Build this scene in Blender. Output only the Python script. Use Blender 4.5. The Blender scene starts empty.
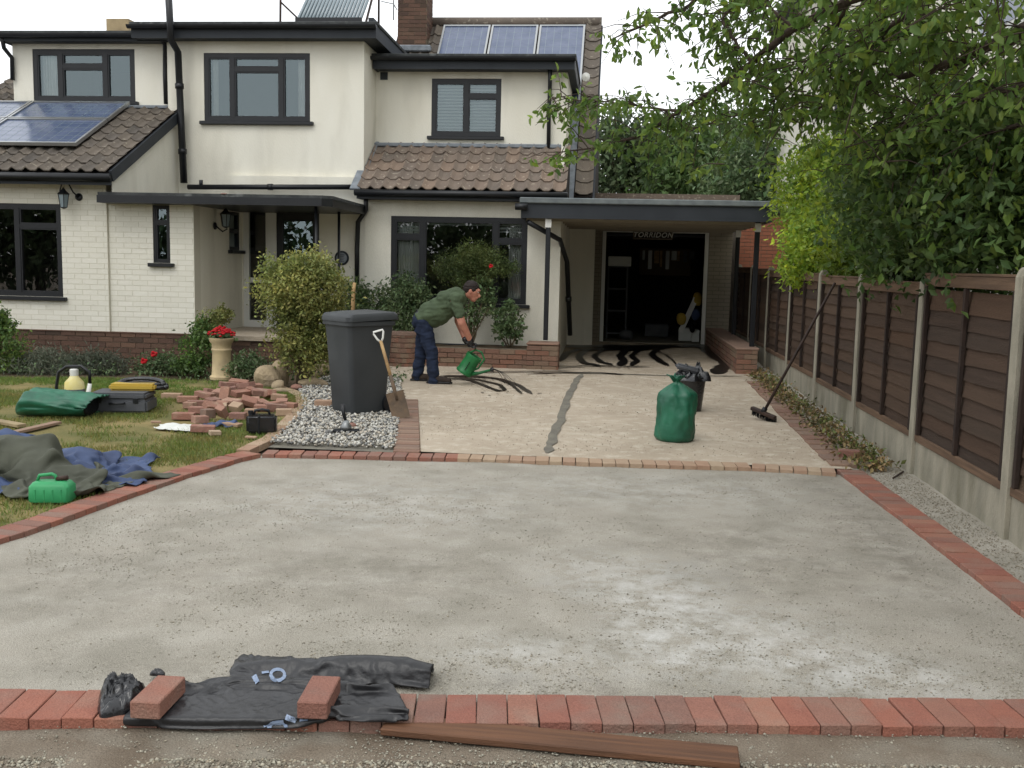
import bpy, bmesh, math, random
import numpy as np
from mathutils import Vector, Matrix, noise
R = random.Random(7); NR = np.random.RandomState(7)
PI = math.pi; rad = math.radians
SC = bpy.context.scene; COL = SC.collection

# ------------------------------------------------------------------ camera
F_PX, EYE = 1000.0, 1.6
PITCH, YAW, ROLL = rad(6.82), rad(5.41), 0.022
cd = bpy.data.cameras.new('camera'); cam = bpy.data.objects.new('camera', cd); COL.objects.link(cam)
cd.sensor_width = 36; cd.lens = F_PX/1024*36; cd.clip_end = 800; cd.clip_start = 0.05
CAMROT = Matrix.Rotation(YAW, 3, 'Z') @ Matrix.Rotation(PI/2-PITCH, 3, 'X') @ Matrix.Rotation(ROLL, 3, 'Z')
cam.matrix_world = Matrix.Translation((0, 0, EYE)) @ CAMROT.to_4x4()
SC.camera = cam

def ray(px, py): return CAMROT @ Vector(((px-512)/F_PX, -(py-384)/F_PX, -1))
def P(px, py, Y):
    d = ray(px, py); return d*(Y/d.y) + Vector((0, 0, EYE))
def PX(px, py, X):
    d = ray(px, py); return d*(X/d.x) + Vector((0, 0, EYE))
def gh(y): return max(0.0, (y-8.4)*0.0115)
def G(px, py, h=0.0):
    d = ray(px, py); z = h
    for _ in range(8):
        t = (z-EYE)/d.z; z = gh(d.y*t) + h
    p = d*((z-EYE)/d.z) + Vector((0, 0, EYE)); return p

# ------------------------------------------------------------------ world and sun (overcast day)
SUN_EL, SUN_AZ = rad(52), rad(200)
w = bpy.data.worlds.new('World'); SC.world = w; w.use_nodes = True
nt = w.node_tree; bg = nt.nodes['Background']
sky = nt.nodes.new('ShaderNodeTexSky'); sky.sky_type = 'NISHITA'; sky.sun_disc = False
sky.sun_elevation = SUN_EL; sky.sun_rotation = SUN_AZ; sky.air_density = 1.0; sky.dust_density = 2; sky.ozone_density = 1
hs = nt.nodes.new('ShaderNodeHueSaturation'); hs.inputs['Saturation'].default_value = 0.16
nt.links.new(sky.outputs[0], hs.inputs['Color'])
mx = nt.nodes.new('ShaderNodeMix'); mx.data_type = 'RGBA'; mx.inputs[0].default_value = .8; mx.inputs[7].default_value = (11.6, 11.9, 12.2, 1)   # even cloud cover
nt.links.new(hs.outputs[0], mx.inputs[6]); nt.links.new(mx.outputs[2], bg.inputs[0])
bg.inputs[1].default_value = 0.13
sl = bpy.data.lights.new('sun', 'SUN'); sl.energy = 0.7; sl.angle = rad(25); sl.color = (1, .97, .92)
so = bpy.data.objects.new('sun', sl); COL.objects.link(so)
sd = Vector((math.sin(SUN_AZ)*math.cos(SUN_EL), math.cos(SUN_AZ)*math.cos(SUN_EL), math.sin(SUN_EL)))
so.rotation_euler = sd.to_track_quat('Z', 'Y').to_euler()
SC.view_settings.view_transform = 'Standard'; SC.view_settings.look = 'None'
SC.view_settings.exposure = 0.16; SC.view_settings.gamma = 1
SC.cycles.max_bounces = 6; SC.cycles.transparent_max_bounces = 10

# ------------------------------------------------------------------ materials
def srgb(r, g, b):
    f = lambda c: (c/255/12.92) if c/255 <= .04045 else ((c/255+.055)/1.055)**2.4
    return (f(r), f(g), f(b), 1)
def mat(name, c1, c2=None, scale=8, rough=.85, bump=0, bscale=60, c3=None, s3=2, rnd=None, fine=0, spec=.3, metal=0, stretch=None, trans=0, attr=False, thr=(.35, .65), thr3=(.5, .7)):
    """base colour = noise mix of c1/c2, then patches of c3, then per-object random mix rnd, then fine speckle"""
    m = bpy.data.materials.new(name); m.use_nodes = True; n = m.node_tree.nodes; l = m.node_tree.links
    b = n['Principled BSDF']; b.inputs['Roughness'].default_value = rough; b.inputs['Specular IOR Level'].default_value = spec
    b.inputs['Metallic'].default_value = metal
    tc = n.new('ShaderNodeTexCoord'); vec = tc.outputs['Object']
    if rnd:
        oi = n.new('ShaderNodeObjectInfo'); ad = n.new('ShaderNodeVectorMath'); ad.operation = 'MULTIPLY_ADD'
        l.new(oi.outputs['Random'], ad.inputs[0]); ad.inputs[1].default_value = (37, 71, 13); l.new(vec, ad.inputs[2]); vec = ad.outputs[0]
    if stretch:
        mp = n.new('ShaderNodeMapping'); mp.inputs['Scale'].default_value = stretch; l.new(vec, mp.inputs[0]); vec = mp.outputs[0]
    def nz(s, d=4):
        t = n.new('ShaderNodeTexNoise'); t.inputs['Scale'].default_value = s; t.inputs['Detail'].default_value = d; l.new(vec, t.inputs[0]); return t.outputs[0]
    def rng(v, a, c):
        r = n.new('ShaderNodeMapRange'); r.inputs[1].default_value = a; r.inputs[2].default_value = c; l.new(v, r.inputs[0]); return r.outputs[0]
    def mix(f, a, c, mode='MIX'):
        x = n.new('ShaderNodeMix'); x.data_type = 'RGBA'; x.blend_type = mode
        for s, v in ((0, f), (6, a), (7, c)):
            if isinstance(v, (tuple, float, int)): x.inputs[s].default_value = v
            else: l.new(v, x.inputs[s])
        return x.outputs[2]
    cur = c1
    if c2: cur = mix(rng(nz(scale), *thr), c1, c2)
    if c3: cur = mix(rng(nz(s3, 6), *thr3), cur, c3)
    if rnd:
        rp = n.new('ShaderNodeValToRGB'); rp.color_ramp.interpolation = 'LINEAR'
        e = rp.color_ramp.elements; e[0].color = rnd[0]; e[1].color = rnd[-1]
        for i, cc in enumerate(rnd[1:-1]): q = e.new((i+1)/(len(rnd)-1)); q.color = cc
        l.new(oi.outputs['Random'], rp.inputs[0]); cur = mix(.6, cur, rp.outputs[0])
    if attr:
        at = n.new('ShaderNodeAttribute'); at.attribute_name = 'tint'
        cur = mix(1.0, cur, at.outputs['Color'], 'MULTIPLY')
    if fine:
        v = rng(nz(220, 3), .3, .7); mm = n.new('ShaderNodeMapRange'); mm.inputs[3].default_value = 1-fine; mm.inputs[4].default_value = 1+fine; l.new(v, mm.inputs[0])
        x = n.new('ShaderNodeVectorMath'); x.operation = 'SCALE'
        if isinstance(cur, tuple): x.inputs[0].default_value = cur[:3]
        else: l.new(cur, x.inputs[0])
        l.new(mm.outputs[0], x.inputs['Scale']); cur = x.outputs[0]
    if isinstance(cur, tuple): b.inputs['Base Color'].default_value = cur
    else: l.new(cur, b.inputs['Base Color'])
    if bump:
        bn = n.new('ShaderNodeBump'); bn.inputs['Strength'].default_value = bump; bn.inputs['Distance'].default_value = .01
        l.new(nz(bscale, 5), bn.inputs['Height']); l.new(bn.outputs[0], b.inputs['Normal'])
    if trans:
        tr = n.new('ShaderNodeBsdfTranslucent'); ms = n.new('ShaderNodeMixShader'); ms.inputs[0].default_value = trans
        if isinstance(cur, tuple): tr.inputs[0].default_value = cur
        else: l.new(cur, tr.inputs[0])
        l.new(b.outputs[0], ms.inputs[1]); l.new(tr.outputs[0], ms.inputs[2]); l.new(ms.outputs[0], n['Material Output'].inputs[0])
    return m
def glass_mat(name, rough=.0, tint=(.75, .8, .82, 1), gloss=1.0, ior=1.9):
    m = bpy.data.materials.new(name); m.use_nodes = True; n = m.node_tree.nodes; l = m.node_tree.links
    n.remove(n['Principled BSDF']); o = n['Material Output']
    t = n.new('ShaderNodeBsdfTransparent'); t.inputs[0].default_value = tint
    g = n.new('ShaderNodeBsdfGlossy'); g.inputs['Roughness'].default_value = rough; g.inputs[0].default_value = (tuple(gloss) if isinstance(gloss, tuple) else (gloss,)*3)+(1,)
    f = n.new('ShaderNodeFresnel'); f.inputs[0].default_value = ior
    x = n.new('ShaderNodeMixShader'); l.new(f.outputs[0], x.inputs[0]); l.new(t.outputs[0], x.inputs[1]); l.new(g.outputs[0], x.inputs[2]); l.new(x.outputs[0], o.inputs[0])
    return m
M = {}
M['render'] = mat('cream_render', srgb(226, 223, 210), srgb(217, 213, 198), 1.6, .92, .5, 90, fine=.07, stretch=(1, 1, .28), c3=srgb(198, 194, 180), s3=2.2, thr3=(.50, .82))
M['paintbrick'] = mat('painted_brick', srgb(226, 223, 211), srgb(218, 214, 200), 6, .8, .5, 70, rnd=[srgb(219, 216, 202), srgb(230, 227, 215)], fine=.03)
M['paintmortar'] = mat('painted_mortar', srgb(208, 204, 188), None, 5, .9, .4, 60)
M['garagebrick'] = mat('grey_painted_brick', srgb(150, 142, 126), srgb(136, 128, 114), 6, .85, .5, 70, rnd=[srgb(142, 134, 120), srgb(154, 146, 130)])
M['redbrick'] = mat('weathered_red_brick', srgb(100, 76, 65), srgb(78, 62, 54), 9, .9, .7, 60, rnd=[srgb(72, 59, 53), srgb(114, 86, 71), srgb(92, 71, 62), srgb(126, 98, 80), srgb(66, 58, 50)], c3=srgb(60, 52, 44), s3=14, thr3=(.55, .75), fine=.15)
M['gardenbrick'] = mat('garden_wall_brick', srgb(134, 106, 90), srgb(112, 90, 78), 9, .9, .7, 60, rnd=[srgb(112, 84, 74), srgb(142, 108, 90), srgb(140, 124, 104), srgb(122, 92, 80), srgb(150, 104, 84)], c3=srgb(120, 110, 90), s3=12, thr3=(.55, .75), fine=.15)
M['mortar'] = mat('brick_mortar', srgb(120, 108, 90), srgb(88, 80, 68), 12, .95, .6, 80)
M['soft_mortar'] = mat('garage_mortar', srgb(116, 110, 98), None, 5, .9, .4, 60)
M['paver'] = mat('red_block_paver', srgb(150, 102, 86), srgb(132, 88, 76), 12, .85, .7, 90, rnd=[srgb(152, 96, 78), srgb(132, 84, 72), srgb(122, 98, 88), srgb(156, 106, 86), srgb(108, 92, 84), srgb(144, 90, 74), srgb(134, 102, 90)], c3=srgb(146, 128, 114), s3=6, thr3=(.46, .72), fine=.2)
M['tanpaver'] = mat('dusty_tan_paver', srgb(168, 146, 124), srgb(152, 126, 106), 14, .9, .5, 90, rnd=[srgb(160, 126, 104), srgb(174, 158, 134), srgb(152, 118, 98), srgb(166, 142, 118)], fine=.12)
M['sett'] = mat('old_grey_pink_sett', srgb(140, 112, 96), srgb(120, 104, 92), 14, .9, .5, 90, rnd=[srgb(130, 96, 82), srgb(150, 126, 108), srgb(120, 100, 90)], fine=.12)
M['oldbrick'] = mat('loose_old_brick', srgb(150, 106, 90), srgb(126, 90, 80), 14, .9, .6, 60, rnd=[srgb(142, 102, 88), srgb(164, 128, 108), srgb(122, 98, 90), srgb(154, 114, 100), srgb(170, 144, 124)], c3=srgb(180, 160, 138), s3=9, thr3=(.55, .72), fine=.12)
M['tile'] = mat('roof_tile', srgb(102, 94, 84), srgb(84, 78, 72), 6, .92, .6, 60, rnd=[srgb(106, 97, 87), srgb(90, 84, 78), srgb(114, 104, 92), srgb(78, 74, 70)], c3=srgb(164, 156, 138), s3=17, thr3=(.62, .67), fine=.12)
M['tilepink'] = mat('pinkish_roof_tile', srgb(126, 112, 99), srgb(106, 96, 87), 6, .92, .6, 60, rnd=[srgb(136, 116, 100), srgb(108, 98, 90), srgb(124, 110, 98), srgb(94, 88, 82)], c3=srgb(186, 176, 158), s3=16, thr3=(.61, .66), fine=.12)
M['roofbase'] = mat('roof_underlay', srgb(48, 42, 38))
M['black'] = mat('black_plastic', srgb(19, 21, 25), srgb(26, 28, 31), 4, .4, spec=.4)
M['fascia'] = mat('grey_fascia', srgb(48, 52, 57), srgb(42, 46, 51), 3, .6, .1, 30)
M['fasciatop'] = mat('light_roof_trim', srgb(112, 118, 118), srgb(96, 102, 104), 8, .7)
M['felt'] = mat('roof_felt', srgb(74, 76, 76), srgb(56, 58, 58), 8, .95, .5, 90, c3=srgb(110, 112, 110), s3=6, thr3=(.6, .75))
M['lead'] = mat('lead_flashing', srgb(128, 134, 140), srgb(106, 112, 118), 10, .6, .2, 30)
M['white'] = mat('white_upvc', srgb(214, 214, 208), None, 5, .4)
M['offwhite'] = mat('blind_white', srgb(206, 208, 202), None, 5, .7)
M['curtain'] = mat('curtain', srgb(222, 220, 212), srgb(206, 204, 196), 6, .9)
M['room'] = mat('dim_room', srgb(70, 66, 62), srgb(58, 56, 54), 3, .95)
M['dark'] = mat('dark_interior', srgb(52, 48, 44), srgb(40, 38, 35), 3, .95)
M['glass'] = glass_mat('window_glass')
M['glassup'] = glass_mat('upper_window_glass', tint=(.9, .94, .96, 1), ior=2.1, gloss=(.80, .96, 1.0))
M['pv'] = mat('solar_cell', srgb(72, 84, 110), srgb(88, 98, 122), 5, .16, spec=.7)  # cells lightened: glancing sky reflection put into the base colour
M['alu'] = mat('aluminium', srgb(170, 172, 172), None, 5, .35, metal=.8)
M['tube'] = mat('glass_tube', srgb(120, 134, 140), None, 5, .2, spec=.8)
M['hardcore'] = mat('crushed_hardcore', srgb(164, 158, 146), srgb(149, 144, 132), 2.2, .97, 1, 150, c3=srgb(174, 169, 158), s3=3.6, thr3=(.46, .8), fine=.3)
def scuffs(m, centres, col):
    """pale lime dust left in streaky patches at fixed spots"""
    n = m.node_tree.nodes; l = m.node_tree.links; b = n['Principled BSDF']; src = b.inputs['Base Color'].links[0].from_socket
    geo = n.new('ShaderNodeNewGeometry')
    for (cx_, cy_, sx_, sy_, k_) in centres:
        mp = n.new('ShaderNodeMapping'); mp.inputs['Location'].default_value = (-cx_/sx_, -cy_/sy_, 0); mp.inputs['Scale'].default_value = (1/sx_, 1/sy_, 0); l.new(geo.outputs['Position'], mp.inputs[0])
        ln = n.new('ShaderNodeVectorMath'); ln.operation = 'LENGTH'; l.new(mp.outputs[0], ln.inputs[0])
        fr_ = n.new('ShaderNodeMapRange'); fr_.interpolation_type = 'SMOOTHSTEP'; fr_.inputs[1].default_value = 1; fr_.inputs[2].default_value = .2; l.new(ln.outputs['Value'], fr_.inputs[0])
        m2 = n.new('ShaderNodeMapping'); m2.inputs['Scale'].default_value = (6.5, 6.5, 1); l.new(geo.outputs['Position'], m2.inputs[0])
        t = n.new('ShaderNodeTexNoise'); t.inputs['Scale'].default_value = 1.0; t.inputs['Detail'].default_value = 9; t.inputs['Roughness'].default_value = .74; l.new(m2.outputs[0], t.inputs[0])
        tr = n.new('ShaderNodeMapRange'); tr.inputs[1].default_value = .42; tr.inputs[2].default_value = .68; l.new(t.outputs[0], tr.inputs[0])
        mu = n.new('ShaderNodeMath'); mu.operation = 'MULTIPLY'; l.new(fr_.outputs[0], mu.inputs[0]); l.new(tr.outputs[0], mu.inputs[1])
        mk = n.new('ShaderNodeMath'); mk.operation = 'MULTIPLY'; l.new(mu.outputs[0], mk.inputs[0]); mk.inputs[1].default_value = k_
        x = n.new('ShaderNodeMix'); x.data_type = 'RGBA'; l.new(mk.outputs[0], x.inputs[0]); l.new(src, x.inputs[6]); x.inputs[7].default_value = col; src = x.outputs[2]
    l.new(src, b.inputs['Base Color'])
scuffs(M['hardcore'], [(.35, 4.5, .5, 1.0, 1.0), (.85, 4.3, .4, .8, .8), (.15, 5.2, .8, .7, .7), (-.3, 4.0, .6, .4, .6), (1.2, 4.0, .5, .5, .7), (-1.5, 6.5, 1.6, 1.2, .4), (.4, 7.3, 1.8, .9, .35)], srgb(204, 203, 198))
scuffs(M['hardcore'], [(.9, 5.6, 1.2, 1.2, .5), (-1.2, 5.0, 1.5, .8, .45), (-.4, 3.65, 3, .35, .55), (1.7, 6.5, .35, 2.5, .6), (-2.6, 4.6, 1, .8, .4)], srgb(108, 102, 92))
M['verge'] = mat('gravel_verge', srgb(128, 118, 104), srgb(108, 96, 82), 3.5, .97, 1, 110, c3=srgb(140, 136, 124), s3=2, fine=.3)
M['soil'] = mat('garden_soil', srgb(74, 62, 48), srgb(96, 82, 64), 7, .98, 1, 50, fine=.25)
M['lawnbase'] = mat('worn_turf', srgb(96, 96, 56), srgb(126, 114, 74), 2.2, .98, 1, 60, c3=srgb(140, 124, 84), s3=1.6, fine=.3)
M['concrete'] = mat('old_beige_concrete', srgb(176, 163, 145), srgb(164, 151, 133), 1.6, .95, .5, 60, c3=srgb(190, 180, 163), s3=8, thr3=(.5, .74), fine=.3)
scuffs(M['concrete'], [(-.4, 9.6, 1.2, 1.0, .3), (1.1, 9.4, 1.0, .9, .4), (.8, 12, 1.2, 1.4, .2)], srgb(198, 190, 174))
scuffs(M['concrete'], [(-.9, 10.8, 1.2, .9, .3), (1.3, 11.0, .8, 1.6, .3), (0, 15.5, 2.2, 1.2, .35), (0, 18.5, 2.4, 2, .4), (.6, 8.9, 2.4, .4, .3)], srgb(138, 124, 106))
M['filler'] = mat('joint_filler', srgb(120, 116, 104), srgb(104, 100, 92), 9, .95, .6, 60, fine=.2)
M['bitumen'] = mat('wet_bitumen', srgb(26, 24, 24), None, 5, .28, spec=.5)
M['stone'] = mat('white_grey_chippings', srgb(170, 168, 162), None, 3, .8, attr=True)
M['grit'] = mat('loose_grit', srgb(150, 146, 134), None, 3, .9, attr=True)
M['rock'] = mat('sandstone_rock', srgb(168, 150, 122), srgb(130, 116, 96), 5, .95, .9, 22, fine=.15)
M['fence'] = mat('waney_board', srgb(78, 64, 55), srgb(56, 47, 41), 3, .9, .8, 40, rnd=[srgb(70, 55, 45), srgb(98, 77, 60), srgb(80, 64, 53), srgb(92, 68, 50), srgb(62, 51, 44), srgb(106, 88, 70)], stretch=(1, .5, 9), fine=.15)
M['fencedark'] = mat('fence_batten', srgb(56, 44, 38), srgb(44, 36, 32), 5, .9, .4, 40)
M['fencerail'] = mat('fence_rail', srgb(112, 90, 72), srgb(90, 72, 58), 5, .9, .5, 40, stretch=(1, .4, 6))
M['cpost'] = mat('concrete_post', srgb(158, 152, 136), srgb(136, 132, 118), 7, .95, .6, 60, fine=.1, c3=srgb(116, 112, 96), s3=3, stretch=(1, 1, .4))
M['plank'] = mat('wet_brown_plank', srgb(112, 78, 56), srgb(88, 62, 46), 4, .7, .4, 40, stretch=(.6, 14, 6), fine=.1)
M['paleplank'] = mat('pale_timber', srgb(168, 150, 116), srgb(140, 124, 96), 4, .8, .3, 40)
M['wood'] = mat('ash_handle', srgb(178, 148, 104), srgb(150, 120, 84), 9, .6)
M['darkwood'] = mat('dark_handle', srgb(60, 44, 36), srgb(46, 36, 32), 9, .6)
M['rust'] = mat('rusty_steel', srgb(120, 100, 80), srgb(96, 84, 72), 9, .7, .5, 40, metal=.2)
M['steel'] = mat('grey_steel', srgb(136, 138, 138), None, 5, .4, metal=.7)
M['bin'] = mat('dark_grey_bin', srgb(64, 67, 69), srgb(56, 59, 61), 2.5, .5, .08, 30, c3=srgb(84, 88, 90), s3=1.5, thr3=(.55, .8), fine=.04)
M['tarp'] = mat('grey_green_tarp', srgb(84, 86, 74), srgb(70, 72, 62), 3, .75, .4, 25)
M['bluetarp'] = mat('blue_tarp', srgb(68, 84, 118), srgb(52, 64, 94), 4, .6, .4, 25)
M['greensack'] = mat('green_sack', srgb(34, 104, 78), srgb(22, 78, 58), 5, .45, .4, 22, spec=.5)
M['brightgreen'] = mat('bright_green_plastic', srgb(58, 150, 96), srgb(46, 130, 84), 5, .45)
M['cangreen'] = mat('can_green_plastic', srgb(46, 122, 70), srgb(34, 96, 56), 6, .4)
M['blacksheet'] = mat('black_polythene', srgb(40, 40, 42), srgb(30, 30, 32), 5, .4, .5, 26, spec=.5)
M['bag'] = mat('bin_bag_black', srgb(26, 27, 30), None, 5, .25, .5, 25, spec=.6)
M['print'] = mat('pale_blue_print', srgb(150, 164, 186), srgb(120, 136, 160), 30, .6)
M['yellow'] = mat('yellow_plastic', srgb(178, 150, 62), None, 5, .5)
M['paleyellow'] = mat('pale_yellow_plastic', srgb(206, 190, 110), srgb(214, 206, 160), 7, .5)
M['case'] = mat('grey_tool_case', srgb(84, 86, 90), srgb(72, 74, 78), 5, .55)
M['pot'] = mat('cream_stone_pot', srgb(196, 176, 138), srgb(170, 152, 122), 5, .9, .4, 40)
M['petalred'] = mat('red_petal', srgb(200, 26, 36), srgb(170, 14, 28), 20, .6, trans=.2)
M['petalpink'] = mat('lilac_petal', srgb(150, 130, 150), None, 20, .7)
M['skin'] = mat('skin', srgb(188, 134, 112), srgb(170, 112, 94), 12, .6)
M['hair'] = mat('dark_brown_hair', srgb(38, 30, 27), None, 12, .7, .6, 120)
M['shirt'] = mat('olive_green_tshirt', srgb(80, 94, 70), srgb(66, 78, 58), 5, .9, .25, 40)
M['jeans'] = mat('dark_blue_jeans', srgb(38, 48, 70), srgb(30, 38, 56), 8, .9, .25, 40)
M['shoe'] = mat('brown_work_boot', srgb(66, 54, 46), srgb(48, 40, 36), 8, .8)
M['bark'] = mat('bark', srgb(74, 62, 52), srgb(56, 48, 42), 12, .95, .8, 40)
M['twig'] = mat('stem', srgb(88, 78, 60), None, 12, .9)
def leafm(n, a, b, tr=.3): return mat(n, a, b, 3, .55, trans=tr, attr=True, spec=.35)
M['cherry'] = leafm('cherry_leaf', srgb(114, 138, 68), srgb(90, 116, 56), .5)
M['hedge'] = leafm('dark_hedge_leaf', srgb(88, 110, 60), srgb(70, 92, 50), .4)
M['lime'] = leafm('light_green_leaf', srgb(148, 168, 66), srgb(104, 132, 54), .45)
M['farleaf'] = leafm('far_tree_leaf', srgb(86, 102, 68), srgb(68, 84, 56))
M['varieg'] = leafm('variegated_leaf', srgb(150, 150, 88), srgb(104, 114, 62))
M['bushleaf'] = leafm('garden_bush_leaf', srgb(108, 126, 86), srgb(80, 102, 66))
M['conifer'] = leafm('juniper_spray', srgb(88, 98, 50), srgb(66, 82, 44))
M['lavender'] = leafm('lavender_leaf', srgb(128, 132, 116), srgb(100, 108, 90))
M['grassm'] = leafm('grass_blade', srgb(100, 124, 58), srgb(124, 126, 74), .3)
M['litter'] = leafm('dead_leaf', srgb(140, 118, 82), srgb(104, 92, 62), .1)

# ------------------------------------------------------------------ object helpers
def tag(o, label=None, cat=None, group=None, kind=None):
    for k, v in (('label', label), ('category', cat), ('group', group), ('kind', kind)):
        if v: o[k] = v
    return o
WP = {}
def wpos(o): return WP.get(o.name, Vector((0, 0, 0)))
def empty(name, loc=(0, 0, 0), label=None, cat=None, group=None, kind=None):
    o = bpy.data.objects.new(name, None); COL.objects.link(o); o.location = loc; o.empty_display_size = .2
    WP[o.name] = Vector(loc); return tag(o, label, cat, group, kind)
def link(name, me, m=None, parent=None, loc=None):
    """mesh given in world coordinates (loc None) or local to loc (world position)"""
    o = bpy.data.objects.new(name, me); COL.objects.link(o)
    if m is not None and len(me.materials) == 0: me.materials.append(M[m] if isinstance(m, str) else m)
    wl = Vector(loc) if loc is not None else Vector((0, 0, 0))
    if parent: o.parent = parent; o.location = wl - wpos(parent)
    else: o.location = wl
    WP[o.name] = wl; return o
class MB:
    def __init__(s): s.v = []; s.f = []
    def add(s, vs, fs):
        b = len(s.v); s.v += [tuple(p) for p in vs]; s.f += [tuple(b+i for i in f) for f in fs]; return s
    def box(s, c, d, rot=None):
        c = Vector(c); vs = []
        for x, y, z in ((-1,-1,-1),(1,-1,-1),(1,1,-1),(-1,1,-1),(-1,-1,1),(1,-1,1),(1,1,1),(-1,1,1)):
            p = Vector((x*d[0]/2, y*d[1]/2, z*d[2]/2))
            if rot is not None: p = rot @ p
            vs.append(c+p)
        return s.add(vs, [(0,3,2,1),(4,5,6,7),(0,1,5,4),(1,2,6,5),(2,3,7,6),(3,0,4,7)])
    def bx(s, x0, x1, y0, y1, z0, z1): return s.box(((x0+x1)/2, (y0+y1)/2, (z0+z1)/2), (abs(x1-x0), abs(y1-y0), abs(z1-z0)))
    def tube(s, pts, r, n=8, caps=True, flat=1.0):
        pts = [Vector(p) for p in pts]; rr = r if isinstance(r, (list, tuple)) else [r]*len(pts)
        vs = []; prev = None
        for i, p in enumerate(pts):
            t = (pts[min(i+1, len(pts)-1)]-pts[max(i-1, 0)]).normalized()
            if prev is None:
                a = Vector((0, 0, 1)) if abs(t.z) < .9 else Vector((1, 0, 0)); a = (a-t*a.dot(t)).normalized()
            else: a = (prev-t*prev.dot(t)).normalized()
            prev = a; b = t.cross(a)
            for k in range(n):
                q = 2*PI*k/n; vs.append(p + (a*math.cos(q)*flat + b*math.sin(q))*rr[i])
        fs = [(i*n+k, i*n+(k+1) % n, (i+1)*n+(k+1) % n, (i+1)*n+k) for i in range(len(pts)-1) for k in range(n)]
        if caps: fs += [tuple(range(n))[::-1], tuple((len(pts)-1)*n+k for k in range(n))]
        return s.add(vs, fs)
    def lathe(s, prof, n=20, c=(0, 0, 0), rot=None, sq=1.0):
        c = Vector(c); vs = []
        for r, z in prof:
            for k in range(n):
                q = 2*PI*k/n; p = Vector((r*math.cos(q), r*math.sin(q)*sq, z))
                if rot is not None: p = rot @ p
                vs.append(c+p)
        fs = [(i*n+k, i*n+(k+1) % n, (i+1)*n+(k+1) % n, (i+1)*n+k) for i in range(len(prof)-1) for k in range(n)]
        fs += [tuple(range(n))[::-1], tuple((len(prof)-1)*n+k for k in range(n))]
        return s.add(vs, fs)
    def prism(s, poly, z0, z1):
        n = len(poly); vs = [(x, y, z0) for x, y in poly]+[(x, y, z1) for x, y in poly]
        return s.add(vs, [tuple(range(n))[::-1], tuple(range(n, 2*n))]+[(k, (k+1) % n, n+(k+1) % n, n+k) for k in range(n)])
    def ball(s, c, r, n=10, m=6):
        r = r if isinstance(r, (tuple, list)) else (r, r, r); c = Vector(c); vs = [c+Vector((0, 0, -r[2]))]; fs = []
        for i in range(1, m):
            a = -PI/2+PI*i/m
            for k in range(n):
                q = 2*PI*k/n; vs.append(c+Vector((r[0]*math.cos(a)*math.cos(q), r[1]*math.cos(a)*math.sin(q), r[2]*math.sin(a))))
        vs.append(c+Vector((0, 0, r[2]))); L = len(vs)-1
        for k in range(n):
            fs.append((0, 1+(k+1) % n, 1+k)); fs.append((L, 1+(m-2)*n+k, 1+(m-2)*n+(k+1) % n))
            for i in range(m-2): fs.append((1+i*n+k, 1+i*n+(k+1) % n, 1+(i+1)*n+(k+1) % n, 1+(i+1)*n+k))
        return s.add(vs, fs)
    def mesh(s, name, bevel=0, smooth=False, origin=None, seg=1):
        me = bpy.data.meshes.new(name)
        vs = s.v if origin is None else [tuple(Vector(p)-Vector(origin)) for p in s.v]
        me.from_pydata(vs, [], s.f)
        if bevel:
            b = bmesh.new(); b.from_mesh(me)
            ed = [e for e in b.edges if len(e.link_faces) == 2 and e.calc_face_angle(0) > .6]
            bmesh.ops.bevel(b, geom=ed, offset=bevel, segments=seg, affect='EDGES', clamp_overlap=True); b.to_mesh(me); b.free()
        if smooth:
            me.polygons.foreach_set('use_smooth', [True]*len(me.polygons))
            if bevel or smooth == 'auto': me.set_sharp_from_angle(angle=rad(40))
        me.update(); return me
    def build(s, name, m, parent=None, bevel=0, smooth=False, seg=1, loc=None):
        """vertices in world coordinates; loc puts the origin there"""
        o = link(name, s.mesh(name, bevel, smooth, origin=loc, seg=seg), m, parent, loc if loc is not None else (Vector((0,0,0))))
        return o
def inst(name, me, parent, loc, rot=(0, 0, 0), sc=(1, 1, 1)):
    o = bpy.data.objects.new(name, me); COL.objects.link(o)
    if parent: o.parent = parent; o.location = Vector(loc)-wpos(parent)
    else: o.location = loc
    o.rotation_euler = rot; o.scale = sc; WP[o.name] = Vector(loc); return o
def np_mesh(name, verts, faces, m, tint=None, smooth=False):
    """verts (n,3), faces (k,4) or (k,3) arrays; tint per face rgb"""
    me = bpy.data.meshes.new(name); k = faces.shape[1]
    me.vertices.add(len(verts)); me.vertices.foreach_set('co', verts.astype(np.float32).ravel())
    me.loops.add(faces.size); me.loops.foreach_set('vertex_index', faces.astype(np.int32).ravel())
    me.polygons.add(len(faces)); me.polygons.foreach_set('loop_start', np.arange(0, faces.size, k, dtype=np.int32))
    me.polygons.foreach_set('loop_total', np.full(len(faces), k, dtype=np.int32)) if bpy.app.version < (4, 1) else None
    me.update(calc_edges=True)
    if tint is not None:
        a = me.attributes.new('tint', 'FLOAT_COLOR', 'FACE'); c = np.ones((len(faces), 4), np.float32); c[:, :3] = tint; a.data.foreach_set('color', c.ravel())
    me.materials.append(M[m])
    if smooth: me.polygons.foreach_set('use_smooth', [True]*len(me.polygons))
    return me
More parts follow.
